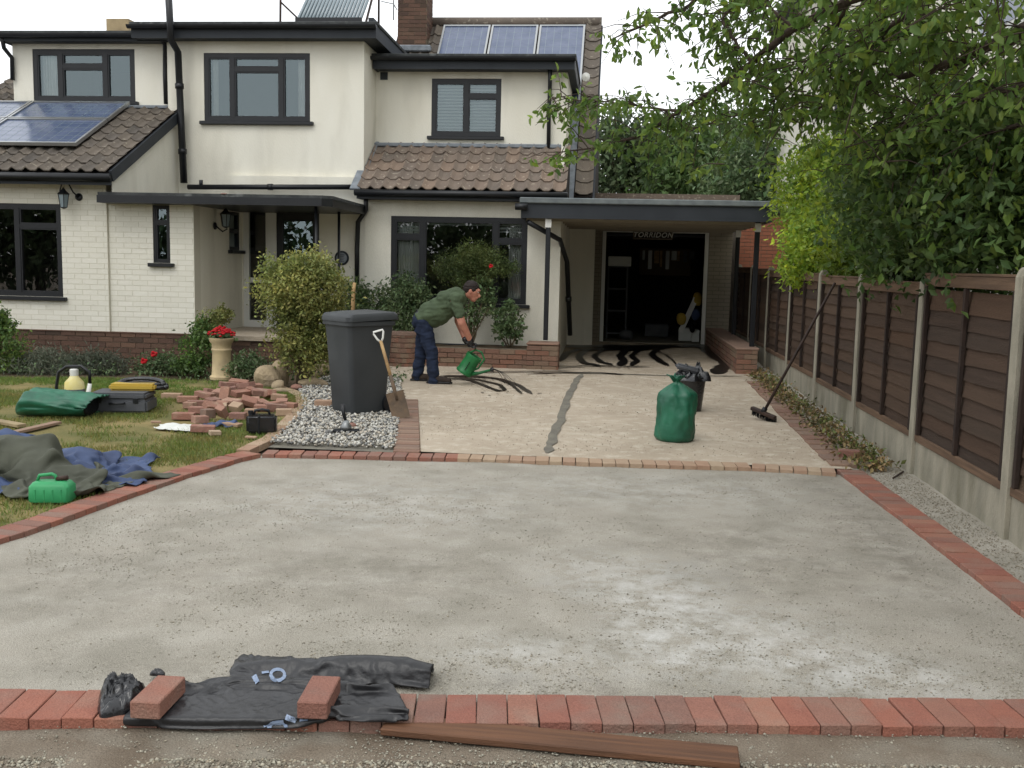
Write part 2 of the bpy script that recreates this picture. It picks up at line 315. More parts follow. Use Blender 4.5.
def leaves(name, C, size, m, parent=None, droop=0., wid=.5, six=False, var=.35, tintvar=.3, up=.4, hue=None, origin=None, clumpvar=0.0):
    C = np.asarray(C, float); n = len(C)
    if origin is not None: C = C-np.array(origin)
    s = size*(1+var*(NR.rand(n)*2-1))[:, None]
    a = NR.normal(size=(n, 3)); a[:, 2] -= droop*2; a /= np.linalg.norm(a, axis=1)[:, None]
    nn = NR.normal(size=(n, 3)); nn[:, 2] += up*2
    b = np.cross(nn, a); b /= np.linalg.norm(b, axis=1)[:, None]+1e-9; nn = np.cross(a, b)
    if six: T = [(0,0,0),(.3,.5,.10),(.7,.4,.06),(1,0,-.08),(.7,-.4,.06),(.3,-.5,.10)]; Fc = [(0,1,2,3),(0,3,4,5)]
    else: T = [(0,0,0),(.45,.5,.10),(1,0,-.05),(.45,-.5,.10)]; Fc = [(0,1,2),(0,2,3)]
    V = np.stack([C+s*(t[0]*a+t[1]*wid*b+t[2]*nn) for t in T], 1).reshape(-1, 3)
    Fa = (np.arange(n)[:, None, None]*len(T)+np.array(Fc)[None]).reshape(-1, len(Fc[0]))
    t = 1+tintvar*(NR.rand(n, 1)*2-1)*np.ones((1, 3))
    t[:, 0] *= 1+.12*(NR.rand(n)*2-1)
    if clumpvar:
        ph = np.sin(C[:, 0]*2.3+1.3*np.sin(C[:, 2]*3.1))*np.sin(C[:, 1]*1.9+2+C[:, 2]*1.7); t *= (1+clumpvar*ph)[:, None]
    if hue is not None:
        k = NR.rand(n) < hue[0]; t[k] *= np.array(hue[1])
    me = np_mesh(name, V, Fa, m, np.repeat(t, len(Fc), 0))
    return link(name, me, None, parent, origin if origin is not None else (0, 0, 0))
def clumpy(centers, radii, n, shell=.55, sub=14, subr=.3):
    """points in leaf clumps spread through a union of ellipsoids"""
    centers = np.array(centers, float); radii = np.array(radii, float)
    wts = np.prod(radii, 1)**(2/3.); wts /= wts.sum(); k = max(1, n//sub)
    i = NR.choice(len(centers), k, p=wts); d = NR.normal(size=(k, 3)); d /= np.linalg.norm(d, axis=1)[:, None]
    r = shell+(1-shell)*NR.rand(k)**.6; r *= 1+.12*NR.normal(size=k)
    cc = centers[i]+d*radii[i]*r[:, None]
    pts = np.repeat(cc, sub, 0)+NR.normal(size=(k*sub, 3))*np.repeat(radii[i].min(1), sub)[:, None]*subr
    return pts
def drape(name, cx, cy, rx, ry, h, m, z0=0, seed=0, parent=None, rot=0, folds=6, ring=26, seg=90, power=.5, thick=.0, irr=.18, bumps=.35, fold_amp=.14):
    """crumpled cloth or bag lying on the ground"""
    o3 = Vector((seed*7.3, seed*3.1, seed)); vs = []; fs = []; FR_ = random.Random(seed); FL = [(FR_.uniform(0, PI), FR_.uniform(-.7, .7), FR_.uniform(.05, .14), FR_.uniform(.5, 1.3)*FR_.choice((1, 1, -.7)), FR_.uniform(0, 50)) for _ in range(13)]
    for i in range(ring+1):
        t = i/ring
        for k in range(seg):
            q = 2*PI*k/seg; out = 1+irr*noise.noise(Vector((math.cos(q)*1.4, math.sin(q)*1.4, 0))+o3)*2
            x = rx*t*out*math.cos(q); y = ry*t*out*math.sin(q)
            n1 = noise.noise(Vector((x*3/max(rx,.3), y*3/max(ry,.3), 3))+o3); rg = 0
            for (fa, fo, fw, fh, fs_) in FL:
                wv = .12*rx*noise.noise(Vector((x*3/rx, y*3/rx, fs_))); dd_ = abs(x*math.cos(fa)+y*math.sin(fa)-fo*rx+wv)/(fw*rx); rg += fh*math.exp(-dd_*1.4)*(.6+.8*noise.noise(Vector((x*2/rx, y*2/rx, fs_+9))))
            rg += .25*(1-abs(noise.noise(Vector((x*folds*2, y*folds*2, 1))+o3))*2)
            z = h*max(0, 1-t**2.2)**power*(1+bumps*n1*2)*.8+fold_amp*h*rg*(1-t**5)
            z = max(z, .0)+.006*(1-t)
            xr, yr = x*math.cos(rot)-y*math.sin(rot), x*math.sin(rot)+y*math.cos(rot)
            vs.append((cx+xr, cy+yr, z0+z))
    for i in range(ring):
        for k in range(seg): fs.append((i*seg+k, i*seg+(k+1) % seg, (i+1)*seg+(k+1) % seg, (i+1)*seg+k))
    mb = MB(); mb.v = vs; mb.f = fs
    loc = Vector((cx, cy, z0)); return mb.build(name, m, parent, smooth=True, loc=loc)
SCRATCH = bpy.data.scenes.new('scratch')
def evalmesh(mb, name, voxel=.012, smooth=6, dec=None):
    me = mb.mesh(name); o = bpy.data.objects.new(name+'_tmp', me); SCRATCH.collection.objects.link(o)
    r = o.modifiers.new('r', 'REMESH'); r.mode = 'VOXEL'; r.voxel_size = voxel
    s = o.modifiers.new('s', 'SMOOTH'); s.iterations = smooth; s.factor = .5
    dg = SCRATCH.view_layers[0].depsgraph; SCRATCH.view_layers[0].update(); out = bpy.data.meshes.new_from_object(o.evaluated_get(dg))
    bpy.data.objects.remove(o); out.name = name; out.materials.clear()
    out.polygons.foreach_set('use_smooth', [True]*len(out.polygons)); return out

def cloth_drop(vs, fs, colliders, frames=45, grow=.18, bend=.4, floor=0.0, mass=.3, selfc=True):
    """let a sheet of cloth fall on hidden lumps and return its resting mesh (simulated once, helpers removed)"""
    me = bpy.data.meshes.new('cloth'); me.from_pydata([tuple(v) for v in vs], [], fs); o = bpy.data.objects.new('cloth_tmp', me); SCRATCH.collection.objects.link(o)
    tmp = []
    def coll(mesh):
        c = bpy.data.objects.new('collider_tmp', mesh); SCRATCH.collection.objects.link(c); m_ = c.modifiers.new('c', 'COLLISION'); c.collision.thickness_outer = .006; c.collision.cloth_friction = 25; tmp.append(c)
    xs = [v[0] for v in vs]; ys = [v[1] for v in vs]
    coll(MB().box(((min(xs)+max(xs))/2, (min(ys)+max(ys))/2, floor-.1), (max(xs)-min(xs)+3, max(ys)-min(ys)+3, .2)).mesh('floor'))
    for it in colliders:
        if isinstance(it, MB): coll(it.mesh('block'))
        else: coll(MB().ball(it[0], it[1], 20, 12).mesh('lump'))
    m_ = o.modifiers.new('cloth', 'CLOTH'); st = m_.settings; st.quality = 4; st.mass = mass; st.tension_stiffness = 20; st.compression_stiffness = 15; st.shear_stiffness = 8; st.bending_stiffness = bend; st.air_damping = 1.5; st.tension_damping = 8; st.compression_damping = 8; st.bending_damping = .5
    st.shrink_min = -grow; cell = (Vector(vs[fs[0][0]])-Vector(vs[fs[0][1]])).length; m_.collision_settings.distance_min = .005; m_.collision_settings.use_self_collision = selfc; m_.collision_settings.self_distance_min = min(.006, cell*.3)
    m_.point_cache.frame_start = 1; m_.point_cache.frame_end = frames
    for f in range(1, frames+1): SCRATCH.frame_set(f)
    dg = SCRATCH.view_layers[0].depsgraph; out = bpy.data.meshes.new_from_object(o.evaluated_get(dg)); out.materials.clear()
    for c in tmp+[o]: bpy.data.objects.remove(c)
    SCRATCH.frame_set(1); out.polygons.foreach_set('use_smooth', [True]*len(out.polygons)); return out
def grid(cx, cy, w_, d_, nx, ny, z, rot=0, zf=None, warp=0, seed=0):
    vs = []
    for i in range(nx+1):
        for k in range(ny+1):
            x, y = w_*(i/nx-.5), d_*(k/ny-.5); e_ = 1+warp*noise.noise(Vector((x*2, y*2, seed)))
            X = cx+(x*math.cos(rot)-y*math.sin(rot))*e_; Y = cy+(x*math.sin(rot)+y*math.cos(rot))*e_
            vs.append((X, Y, z+(zf(x, y) if zf else .01*noise.noise(Vector((x*6, y*6, seed))))))
    return vs, [(i*(ny+1)+k, (i+1)*(ny+1)+k, (i+1)*(ny+1)+k+1, i*(ny+1)+k+1) for i in range(nx) for k in range(ny)]

BRICK = {}
def brick_mesh(m, bevel=.006):
    k = (m, bevel)
    if k not in BRICK:
        me = MB().box((0, 0, 0), (1, 1, 1)).mesh('brick'); me.materials.append(M[m])
        BRICK[k] = me
    return BRICK[k]
def bev_brick(name, m, size, bevel=.005):
    me = MB().box((0, 0, 0), size).mesh(name, bevel); me.materials.append(M[m]); return me
def brick_face(parent, A, B, z0, z1, m, openings=(), L=.215, H=.065, j=.01, depth=.03, proud=.004, name='brick', zs=0, jit=.0015):
    """bricks laid on a wall face from ground point A to B (left to right seen from outside)"""
    A = Vector((A[0], A[1], 0)); B = Vector((B[0], B[1], 0)); u = (B-A).normalized(); W = (B-A).length; nrm = Vector((u.y, -u.x, 0)); ang = math.atan2(u.y, u.x)
    me = brick_mesh(m); z = z0; row = 0
    while z < z1-.03:
        h = min(H, z1-z-.002); x = -(L+j)/2*(row % 2)
        while x < W:
            a, b = max(x, 0.003), min(x+L, W-.003)
            segs = [(a, b)]
            for (ox0, ox1, oz0, oz1) in openings:
                if z+h > oz0 and z < oz1:
                    ns = []
                    for s0, s1 in segs:
                        if s1 <= ox0 or s0 >= ox1: ns.append((s0, s1))
                        else:
                            if s0 < ox0: ns.append((s0, ox0))
                            if s1 > ox1: ns.append((ox1, s1))
                    segs = ns
            for s0, s1 in segs:
                if s1-s0 < .03: continue
                c = A+u*((s0+s1)/2)+nrm*(proud-depth/2+R.uniform(-jit, jit)); c.z = z+h/2+zs
                inst(name, me, parent, c, (0, 0, ang), (s1-s0, depth, h))
            x += L+j
        z += H+j; row += 1

def wall(name, parent, x0, x1, z0, z1, y, m, openings=(), depth=.22):
    """wall sheet facing -y with real reveals round its openings"""
    xs = sorted(set([x0, x1]+[v for o in openings for v in o[:2]])); zs = sorted(set([z0, z1]+[v for o in openings for v in o[2:]]))
    mb = MB()
    for i in range(len(xs)-1):
        for k in range(len(zs)-1):
            cx, cz = (xs[i]+xs[i+1])/2, (zs[k]+zs[k+1])/2
            if any(o[0] < cx < o[1] and o[2] < cz < o[3] for o in openings): continue
            mb.add([(xs[i], y, zs[k]), (xs[i+1], y, zs[k]), (xs[i+1], y, zs[k+1]), (xs[i], y, zs[k+1])], [(0, 1, 2, 3)])
            mb.add([(xs[i], y+depth, zs[k]), (xs[i+1], y+depth, zs[k]), (xs[i+1], y+depth, zs[k+1]), (xs[i], y+depth, zs[k+1])], [(3, 2, 1, 0)])
    for (a, b, c, d) in list(openings)+[(x0, x1, z0, z1)]:
        mb.add([(a,y,c),(b,y,c),(b,y,d),(a,y,d),(a,y+depth,c),(b,y+depth,c),(b,y+depth,d),(a,y+depth,d)], [(0,1,5,4),(1,2,6,5),(2,3,7,6),(3,0,4,7)])
    return mb.build(name, m, parent)

def window(parent, rect, y, cols, glass='glass', sill=True, dress=None, bar=.05, wf='black', axis=None, room=True, e=.3):
    """rect=(x0,x1,z0,z1); cols=[(f0,f1,[splits from top])]; frame with panes, sill, what hangs inside"""
    x0, x1, z0, z1 = rect; W, H = x1-x0, z1-z0; T = (lambda p: p) if axis is None else axis
    def bx(mb, a, b, c, d, e, f):
        q = MB().bx(a, b, c, d, e, f); mb.add([T(Vector(v)) for v in q.v], q.f)
    fr = MB(); yf, yb = y+.012, y+.075
    bx(fr, x0, x1, yf, yb, z1-bar, z1-.001); bx(fr, x0, x1, yf, yb, z0+.001, z0+bar)
    bx(fr, x0+.001, x0+bar, yf, yb, z0+bar, z1-bar); bx(fr, x1-bar, x1-.001, yf, yb, z0+bar, z1-bar)
    cells = []
    for i, (a, b, sp) in enumerate(cols):
        xa = x0+bar if i == 0 else x0+a*W+bar*.5; xb = x1-bar if i == len(cols)-1 else x0+b*W-bar*.5
        if i: bx(fr, x0+a*W-bar*.5, x0+a*W+bar*.5, yf-.003, yb, z0+bar, z1-bar)
        zt = z1-bar
        for s_ in sp:
            zz = z1-s_*H; bx(fr, xa, xb, yf-.001, yb, zz-bar*.45, zz+bar*.45); cells.append((xa, xb, zz+bar*.45, zt)); zt = zz-bar*.45
        cells.append((xa, xb, z0+bar, zt))
    base = T(Vector(((x0+x1)/2, y, z0)))
    fo = fr.build('window', wf, parent, loc=base)
    for (a, b, c, d) in cells:
        if b-a > .12:   # inner sash
            sa = MB(); e_ = .022
            bx(sa, a, b, yf+.006, yb-.006, d-e_, d); bx(sa, a, b, yf+.006, yb-.006, c, c+e_); bx(sa, a, a+e_, yf+.006, yb-.006, c+e_, d-e_); bx(sa, b-e_, b, yf+.006, yb-.006, c+e_, d-e_)
            sa.build('sash', wf, fo)
        mb = MB(); mb.add([T(Vector(v)) for v in ((a, yf+.035, c), (b, yf+.035, c), (b, yf+.035, d), (a, yf+.035, d))], [(0, 1, 2, 3)]); mb.build('pane', glass, fo)
    if sill:
        sm = MB(); bx(sm, x0-.06, x1+.06, y-.07, y+.02, z0-.055, z0-.002); sm.build('sill', wf, fo, bevel=.006)
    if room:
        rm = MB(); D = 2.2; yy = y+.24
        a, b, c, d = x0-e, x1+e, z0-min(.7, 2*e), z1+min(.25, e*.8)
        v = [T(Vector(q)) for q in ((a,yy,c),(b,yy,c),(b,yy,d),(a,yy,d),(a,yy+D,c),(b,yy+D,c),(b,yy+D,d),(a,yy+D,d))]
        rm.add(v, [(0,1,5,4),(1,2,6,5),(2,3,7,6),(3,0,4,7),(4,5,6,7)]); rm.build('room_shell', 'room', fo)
    for dr in (dress or []):
        if dr[0] == 'curtain':
            ca, cb = x0+dr[1]*W, x0+dr[2]*W; mb = MB(); n = 40; vs = []
            for i in range(n+1):
                t = i/n; lean = dr[3]
                for zz, tt in ((z1-.03, 0), (z0+.02, 1)):
                    vs.append(T(Vector((ca+(cb-ca)*t+lean*tt*(t if lean > 0 else 1-t), y+.17+.03*math.sin(t*PI*2*6), zz))))
            fs = [(2*i, 2*i+1, 2*i+3, 2*i+2) for i in range(n)]; mb.add(vs, fs); mb.build('curtain', 'curtain', fo, smooth=True)
        if dr[0] == 'blind':
            n = int((z1-z0)/.045)
            ca, cb = x0+dr[1]*W, x0+dr[2]*W; zt = z1-.06; zb = z0+.02 if len(dr) < 4 else z1-dr[3]*H; k = 0
            mb = MB()
            while zt-k*.05 > zb:
                mb.box(((ca+cb)/2, y+.15, zt-k*.05), (cb-ca, .036, .003), Matrix.Rotation(rad(-50), 3, 'X')); k += 1
            o = mb.build('blind', 'offwhite', fo); o['kind'] = 'stuff'
    return fo
def prect(px0, py0, px1, py1, Y):
    a = P(px0, py0, Y); b = P(px1, py1, Y); c = P(px1, py0, Y); d = P(px0, py1, Y)
    return ((a.x+d.x)/2, (b.x+c.x)/2, (b.z+d.z)/2, (a.z+c.z)/2)

def pantile_mesh(m, w=.2, L=.34):
    vs = []; N = 10
    for yy, dz in ((0, .012), (L, 0)):
        for lay in (0, 1):
            for i in range(N+1):
                t = i/N; z = .022*math.cos(2*PI*t)+.008*math.cos(4*PI*t)
                vs.append((t*w*1.03, yy, z+dz-lay*.016))
    n = N+1; fs = []
    for i in range(N): fs += [(i, i+1, 2*n+i+1, 2*n+i), (n+i, i+n+n*0, i, i)][:1]; fs += [(n+i, n+i+1, i+1, i)]
    mb = MB(); mb.v = vs; mb.f = fs; me = mb.mesh('roof_tile', smooth=True); me.set_sharp_from_angle(angle=rad(50)); me.materials.append(M[m]); return me
TILES = {}
def tiles(parent, x0, x1, ye, ze, yt, zt, m, w=.2, g=.3, skip=None, name='tile'):
    """courses of tiles from eave (ye,ze) to top (yt,zt)"""
    if m not in TILES: TILES[m] = pantile_mesh(m, w)
    me = TILES[m]; L = math.hypot(yt-ye, zt-ze); a = math.atan2(zt-ze, yt-ye); n = int(L/g+.3); c = int((x1-x0)/w+.5); ww = (x1-x0)/c
    for r in range(n):
        for i in range(c):
            t = r*g; x = x0+i*ww; y = ye+math.cos(a)*t; z = ze+math.sin(a)*t
            if skip and skip(x+ww/2, y+.1, z): continue
            inst(name, me, parent, (x+R.uniform(-.002, .002), y-math.sin(a)*.028, z+math.cos(a)*.028+R.uniform(-.003, .003)), (a+R.uniform(-.012, .012)-.03, 0, R.uniform(-.008, .008)), (ww/w, 1, 1))

# ------------------------------------------------------------------ ground and paving
def inpoly(x, y, poly):
    c = False; n = len(poly)
    for i in range(n):
        x1, y1 = poly[i][0], poly[i][1]; x2, y2 = poly[i-1][0], poly[i-1][1]
        if (y1 > y) != (y2 > y) and x < (x2-x1)*(y-y1)/(y2-y1)+x1: c = not c
    return c
def sheet(name, x0, x1, y0, y1, cell, zf, m, inside=None, kind='structure'):
    nx, ny = int((x1-x0)/cell)+1, int((y1-y0)/cell)+1; vs = []; fs = []; used = {}
    def vid(i, k):
        if (i, k) not in used:
            x, y = x0+i*cell, y0+k*cell; used[(i, k)] = len(vs); vs.append((x, y, zf(x, y)))
        return used[(i, k)]
    for i in range(nx):
        for k in range(ny):
            if inside and not inside(x0+(i+.5)*cell, y0+(k+.5)*cell): continue
            fs.append((vid(i, k), vid(i+1, k), vid(i+1, k+1), vid(i, k+1)))
    mb = MB(); mb.v = vs; mb.f = fs; o = mb.build(name, m, smooth=True)
    if kind: o['kind'] = kind
    return o
def nz2(x, y, s, k=0): return noise.noise(Vector((x*s, y*s, k*9.7)))
sheet('ground', -400, 400, -400, 400, 20, lambda x, y: -.12 + (gh(min(y, 30)) if y > 0 else 0), 'verge')
sheet('gravel_verge', -9, 7, -6, 3.62, .06, lambda x, y: -.038+.010*nz2(x, y, 2.2)+.006*nz2(x, y, 9, 1), 'verge')

Lnear = [G(*p) for p in ((-160, 596), (-60, 561), (0, 540), (60, 520), (130, 494.5), (190, 474.5), (240, 459), (262, 454))]
Fnear = [G(*p) for p in ((262, 454.5), (360, 456.2), (456, 458.5), (600, 463), (750, 467.5), (840, 473.5))]
Rnear = [G(*p) for p in ((838, 470), (912, 526), (1024, 612), (1130, 694))]     # left edge of the right-hand row
FRa, FRb = G(0, 718), G(1000, 727); FRd = (FRb-FRa).normalized()
front0 = FRa-FRd*.9; front1 = FRb+FRd*.9
hpoly = [(p.x-.08, p.y+.05) for p in [Lnear[0]-Vector((1.2, 2.2, 0))]+Lnear]+[(p.x, p.y+.1) for p in Fnear]+[(p.x+.16, p.y) for p in Rnear]+[(front1.x, front1.y+.12), (front0.x, front0.y+.12)]
sheet('driveway_base', -6, 3.2, 3.0, 8.9, .05, lambda x, y: -.03+.006*nz2(x, y, 1.1, 2)+.005*nz2(x, y, 7, 3), 'hardcore', lambda x, y: inpoly(x, y, hpoly))

arc_px = [(250, 452), (275, 440), (295, 421), (307, 404), (306, 397), (296, 391), (286, 388)]
arc = [G(*p) for p in arc_px]
lawn_poly = [(p.x-.16, p.y+.11) for p in Lnear]+[(p.x, p.y) for p in arc[1:]]+[tuple(G(262, 383)[:2]), tuple(G(200, 380)[:2]), tuple(G(100, 378)[:2]), tuple(G(0, 377)[:2]), tuple(G(-120, 374)[:2]), (-12, 5.0)]
def lawn_z(x, y): return gh(y)-.012+.012*nz2(x, y, .8, 5)+.005*nz2(x, y, 4, 6)
sheet('lawn', -12, -1, 3.5, 13.5, .06, lawn_z, 'lawnbase', lambda x, y: inpoly(x, y, lawn_poly))
sheet('garden_soil', -12, -.8, 9.5, 15.8, .12, lambda x, y: gh(y)-.055+.02*nz2(x, y, 2, 7), 'soil')

conc_poly = [(p.x, p.y+.08) for p in Fnear[2:]]
cr = [G(*p) for p in ((838, 471), (800, 430), (765, 392), (745, 371), (735, 366))]
conc_poly = [tuple(G(411, 455)[:2]), tuple(G(411, 417)[:2]), tuple(G(407, 402)[:2]), tuple(G(398, 380)[:2]), tuple(G(385, 372)[:2]), (-3.3, 14.75), (-.8, 14.75), (-.8, 20.5), (2.2, 20.5)]+[(p.x+.12, p.y) for p in cr[::-1]]+[(p.x, p.y+.1) for p in Fnear[:1:-1]]
sheet('concrete_drive', -3.6, 2.6, 8.3, 20.6, .06, lambda x, y: gh(y)-.006+.006*nz2(x, y, 1.3, 8), 'concrete', lambda x, y: inpoly(x, y, conc_poly))
gp_px = [(256, 453), (395, 455), (402, 395), (400, 378), (330, 376), (300, 384), (306, 397), (307, 404), (295, 421), (275, 440)]
gpoly = [tuple(G(*p)[:2]) for p in gp_px]
sheet('gravel_bed', -4.5, -1.5, 8.3, 14.5, .05, lambda x, y: gh(y)-.02, 'filler', lambda x, y: inpoly(x, y, gpoly))
def Rx(y):
    for a_, b_ in zip(Rnear[:-1], Rnear[1:]):
        if b_.y <= y <= a_.y: return a_.x+(b_.x-a_.x)*(y-a_.y)/(b_.y-a_.y)
    return Rnear[0].x if y > Rnear[0].y else Rnear[-1].x+.02*(Rnear[-1].y-y)
# strip of old paving and soil between slab and fence
sheet('side_strip', 1.5, 2.6, 2.5, 20, .06, lambda x, y: gh(y)-.022+.016*nz2(x, y, 3, 9)+(.03*max(0, (x-2.1)/.3)), 'hardcore', lambda x, y: x > (Rx(y)+.1 if y < 8.6 else 1.4))

def pavers(root, pts, m, length=.2, width=.1, gap=.012, z=-.03, thick=.06, side=1, jit=.003, name='block_paver', flip=False):
    me = bev_brick('paver', m, (width, length, thick), .0025)
    pts = [Vector((p.x, p.y, 0)) for p in pts]; seg = 0; pos = width/2; tot = 0
    for i in range(len(pts)-1):
        d = pts[i+1]-pts[i]; L = d.length; u = d/L; nrm = Vector((-u.y, u.x, 0))*side
        while pos < L:
            c = pts[i]+u*pos+nrm*(length/2); c.z = gh(c.y)+z+R.uniform(-jit, jit)
            inst(name, me, root, c, (R.uniform(-.012, .012), R.uniform(-.012, .012), math.atan2(u.y, u.x)+R.uniform(-.01, .01)), (1+R.uniform(-.02, .02), 1+R.uniform(-.015, .015), 1))
            pos += width+gap
        pos -= L
e1 = empty('brick_edging', front0, 'row of red block pavers across the mouth of the drive, nearest the camera', 'edging')
pavers(e1, [front0, front1], 'paver', .235, .107, .004, jit=.003)
e2 = empty('brick_edging', Lnear[0], 'red brick edging running diagonally between the lawn and grey driveway base', 'edging')
pavers(e2, Lnear, 'paver', .2, .104, .004, z=-.024)
e3 = empty('brick_edging', Rnear[0], 'red brick edging along the right side of the drive below the fence', 'edging')
pavers(e3, Rnear[::-1], 'paver', .2, .104, .004, side=-1)
e4 = empty('brick_edging', Fnear[0], 'red bricks along the front of the chippings bed', 'edging')
pavers(e4, Fnear[:3], 'paver', .2, .1, .008, z=-.028)
e5 = empty('brick_edging', Fnear[2], 'dusty tan brick row along the front of the old concrete slab', 'edging')
pavers(e5, Fnear[2:], 'tanpaver', .2, .104, .006, z=-.028)
e6 = empty('brick_edging', arc[0], 'curved pale stone edging between the lawn and the chippings', 'edging')
pavers(e6, arc, 'tanpaver', .12, .2, .008, z=-.012, side=1, name='edging_block')
# column of setts beside the slab
e7 = empty('sett_strip', G(397, 452), 'narrow strip of worn setts between the chippings and the concrete slab', 'paving')
a0, a1, b0, b1 = G(394, 452), G(402, 400), G(420, 453), G(418, 400)
sm = bev_brick('sett', 'sett', (1, .095, .06), .004); n = int((a1-a0).length/.105)
for i in range(n):
    t = (i+.5)/n; l = a0.lerp(a1, t); r = b0.lerp(b1, t); c = (l+r)/2; c.z = gh(c.y)-.020+R.uniform(-.003, .003)
    inst('sett', sm, e7, c, (0, R.uniform(-.01, .01), R.uniform(-.02, .02)+math.atan2(r.y-l.y, r.x-l.x)), ((r-l).length, 1, 1))
# strip of sunken bricks along the right of the slab
e8 = empty('sett_strip', (1.95, 8.5, 0), 'old worn paving strip between the concrete slab and the fence', 'paving')
for i in range(24):
    t = i/24; c = Vector((1.99+.06*t+R.uniform(-.01, .01), 8.5+t*5.6, 0)); c.z = gh(c.y)-.022+R.uniform(-.004, .004)
    inst('sett', sm, e8, c, (R.uniform(-.02, .02), R.uniform(-.02, .02), R.uniform(-.03, .03)), (.23, 2.2, 1))

def ribbon(mb, pts, wd, z=.004, seed=0, wob=.3):
    pts = [Vector((p.x, p.y, 0)) for p in pts]; fine = []
    for i in range(len(pts)-1):
        for k in range(8): fine.append(pts[i].lerp(pts[i+1], k/8))
    fine.append(pts[-1])
    for _ in range(2): fine = [fine[0]]+[(fine[i-1]+fine[i]*2+fine[i+1])/4 for i in range(1, len(fine)-1)]+[fine[-1]]
    vs = []
    for i, p in enumerate(fine):
        u = (fine[min(i+1, len(fine)-1)]-fine[max(i-1, 0)]).normalized(); nn = Vector((-u.y, u.x, 0)); e = min(1, min(i, len(fine)-1-i)/3+.25)
        a = wd*e*(1+wob*2*noise.noise(Vector((i*.35, seed, 0)))); b = wd*e*(1+wob*2*noise.noise(Vector((i*.35, seed, 5))))
        for s_, q in ((nn, a), (-nn, b)):
            v = p+Vector((s_.x, s_.y*2.0, 0))*q/2; v.z = gh(v.y)+z; vs.append(v)
    mb.add(vs, [(2*i+1, 2*i+3, 2*i+2, 2*i) for i in range(len(fine)-1)])
mb = MB(); ribbon(mb, [G(*p) for p in ((547, 453), (552, 440), (560, 420), (567, 400), (574, 384), (582, 374))], .085, .003, 3, .45)
o = mb.build('slab_joint', 'filler'); o['kind'] = 'structure'
mb = MB(); ribbon(mb, [G(*p) for p in ((563, 373), (620, 374), (680, 376), (742, 376))], .035, .003, 4)
o = mb.build('slab_joint', 'filler'); o['kind'] = 'structure'
def swirls(label, lines, seed):
    mb = MB()
    for i, (pp, wd) in enumerate(lines): ribbon(mb, [G(*p) for p in pp], wd, .005+.0013*i, seed+i*3.3, .22)
    flat_ = [G(*p) for pp, wd in lines for p in pp]; RS = random.Random(seed)
    for _ in range(90):      # splashes that fell beside the pours
        i = RS.randrange(len(flat_)-1); c_ = flat_[i].lerp(flat_[i+1], RS.random()) if (flat_[i]-flat_[i+1]).length < 2.5 else flat_[i]
        c_ = c_+Vector((RS.gauss(0, .09), RS.gauss(0, .2), 0)); q_ = RS.uniform(.006, .022); n_ = 7
        mb.add([(c_.x+q_*RS.uniform(.7, 1.3)*math.cos(2*PI*k/n_), c_.y+q_*1.4*RS.uniform(.7, 1.3)*math.sin(2*PI*k/n_), gh(c_.y)+.0045) for k in range(n_)], [tuple(range(n_))])
    tag(mb.build('sealant_pour', 'bitumen'), label, 'wet sealant')
swirls('long curved streaks of wet black sealant poured beside the bending man', [
    (((440, 376), (475, 376), (500, 379), (518, 385), (532, 394)), .07), (((446, 378), (470, 380), (485, 386), (498, 391), (505, 390), (500, 385), (480, 380), (455, 377)), .05),
    (((455, 376), (495, 378), (512, 385), (522, 394)), .045), (((527, 374), (560, 373), (600, 373), (624, 375)), .05), (((445, 373), (520, 372), (575, 371)), .04)], 1)
swirls('wavy loops of wet black sealant across the slab in front of the garage', [
    (((580, 349), (567, 353), (560, 361)), .13), (((600, 349), (585, 351), (578, 357), (584, 363), (600, 366)), .12), (((616, 349), (601, 351), (594, 356), (600, 362), (613, 365)), .10),
    (((640, 349), (625, 351), (620, 356), (624, 361), (620, 366)), .14), (((650, 349), (638, 351), (631, 356), (637, 361), (631, 366)), .10), (((668, 348), (656, 350), (651, 355), (658, 360), (668, 366)), .12),
    (((560, 368), (590, 366), (620, 367), (650, 367)), .05), (((655, 350), (667, 356), (674, 362), (678, 368)), .03),
    (((566, 347.5), (600, 347), (640, 347), (690, 346), (708, 347)), .3), (((575, 350), (610, 350), (660, 349)), .16)], 40)
swirls('broad dark band of wet sealant along the right of the slab', [
    (((702, 347), (708, 350), (716, 357), (728, 363), (733, 368)), .26), (((716, 374), (722, 368), (728, 363), (732, 360)), .24)], 70)

def stones(name, pos, smin, smax, m, cols, flat=.6, kind='stuff', grp=None):
    n = len(pos); T = np.array([(1,0,0),(-1,0,0),(0,1,0),(0,-1,0),(0,0,1),(0,0,-1)], float)
    Fc = np.array([(0,2,4),(2,1,4),(1,3,4),(3,0,4),(2,0,5),(1,2,5),(3,1,5),(0,3,5)])
    s = smin+(smax-smin)*NR.rand(n)**2; a = NR.rand(n)*2*PI
    V = T[None]*(1+.35*(NR.rand(n, 6, 1)*2-1))*s[:, None, None]*.5; V[..., 2] *= flat
    # tumble
    tx = NR.normal(size=n)*.5; c, d = np.cos(tx)[:, None], np.sin(tx)[:, None]; y, z = V[..., 1].copy(), V[..., 2].copy(); V[..., 1] = y*c-z*d; V[..., 2] = y*d+z*c
    c, d = np.cos(a)[:, None], np.sin(a)[:, None]; x, y = V[..., 0].copy(), V[..., 1].copy(); V[..., 0] = x*c-y*d; V[..., 1] = x*d+y*c
    V += np.asarray(pos)[:, None]; Fa = (np.arange(n)[:, None, None]*6+Fc[None]).reshape(-1, 3)
    t = np.array(cols)[NR.randint(0, len(cols), n)]*(1+.2*(NR.rand(n, 1)*2-1))
    o = link(name, np_mesh(name, V.reshape(-1, 3), Fa, m, np.repeat(t, 8, 0))); o['kind'] = kind; return o
pos = []
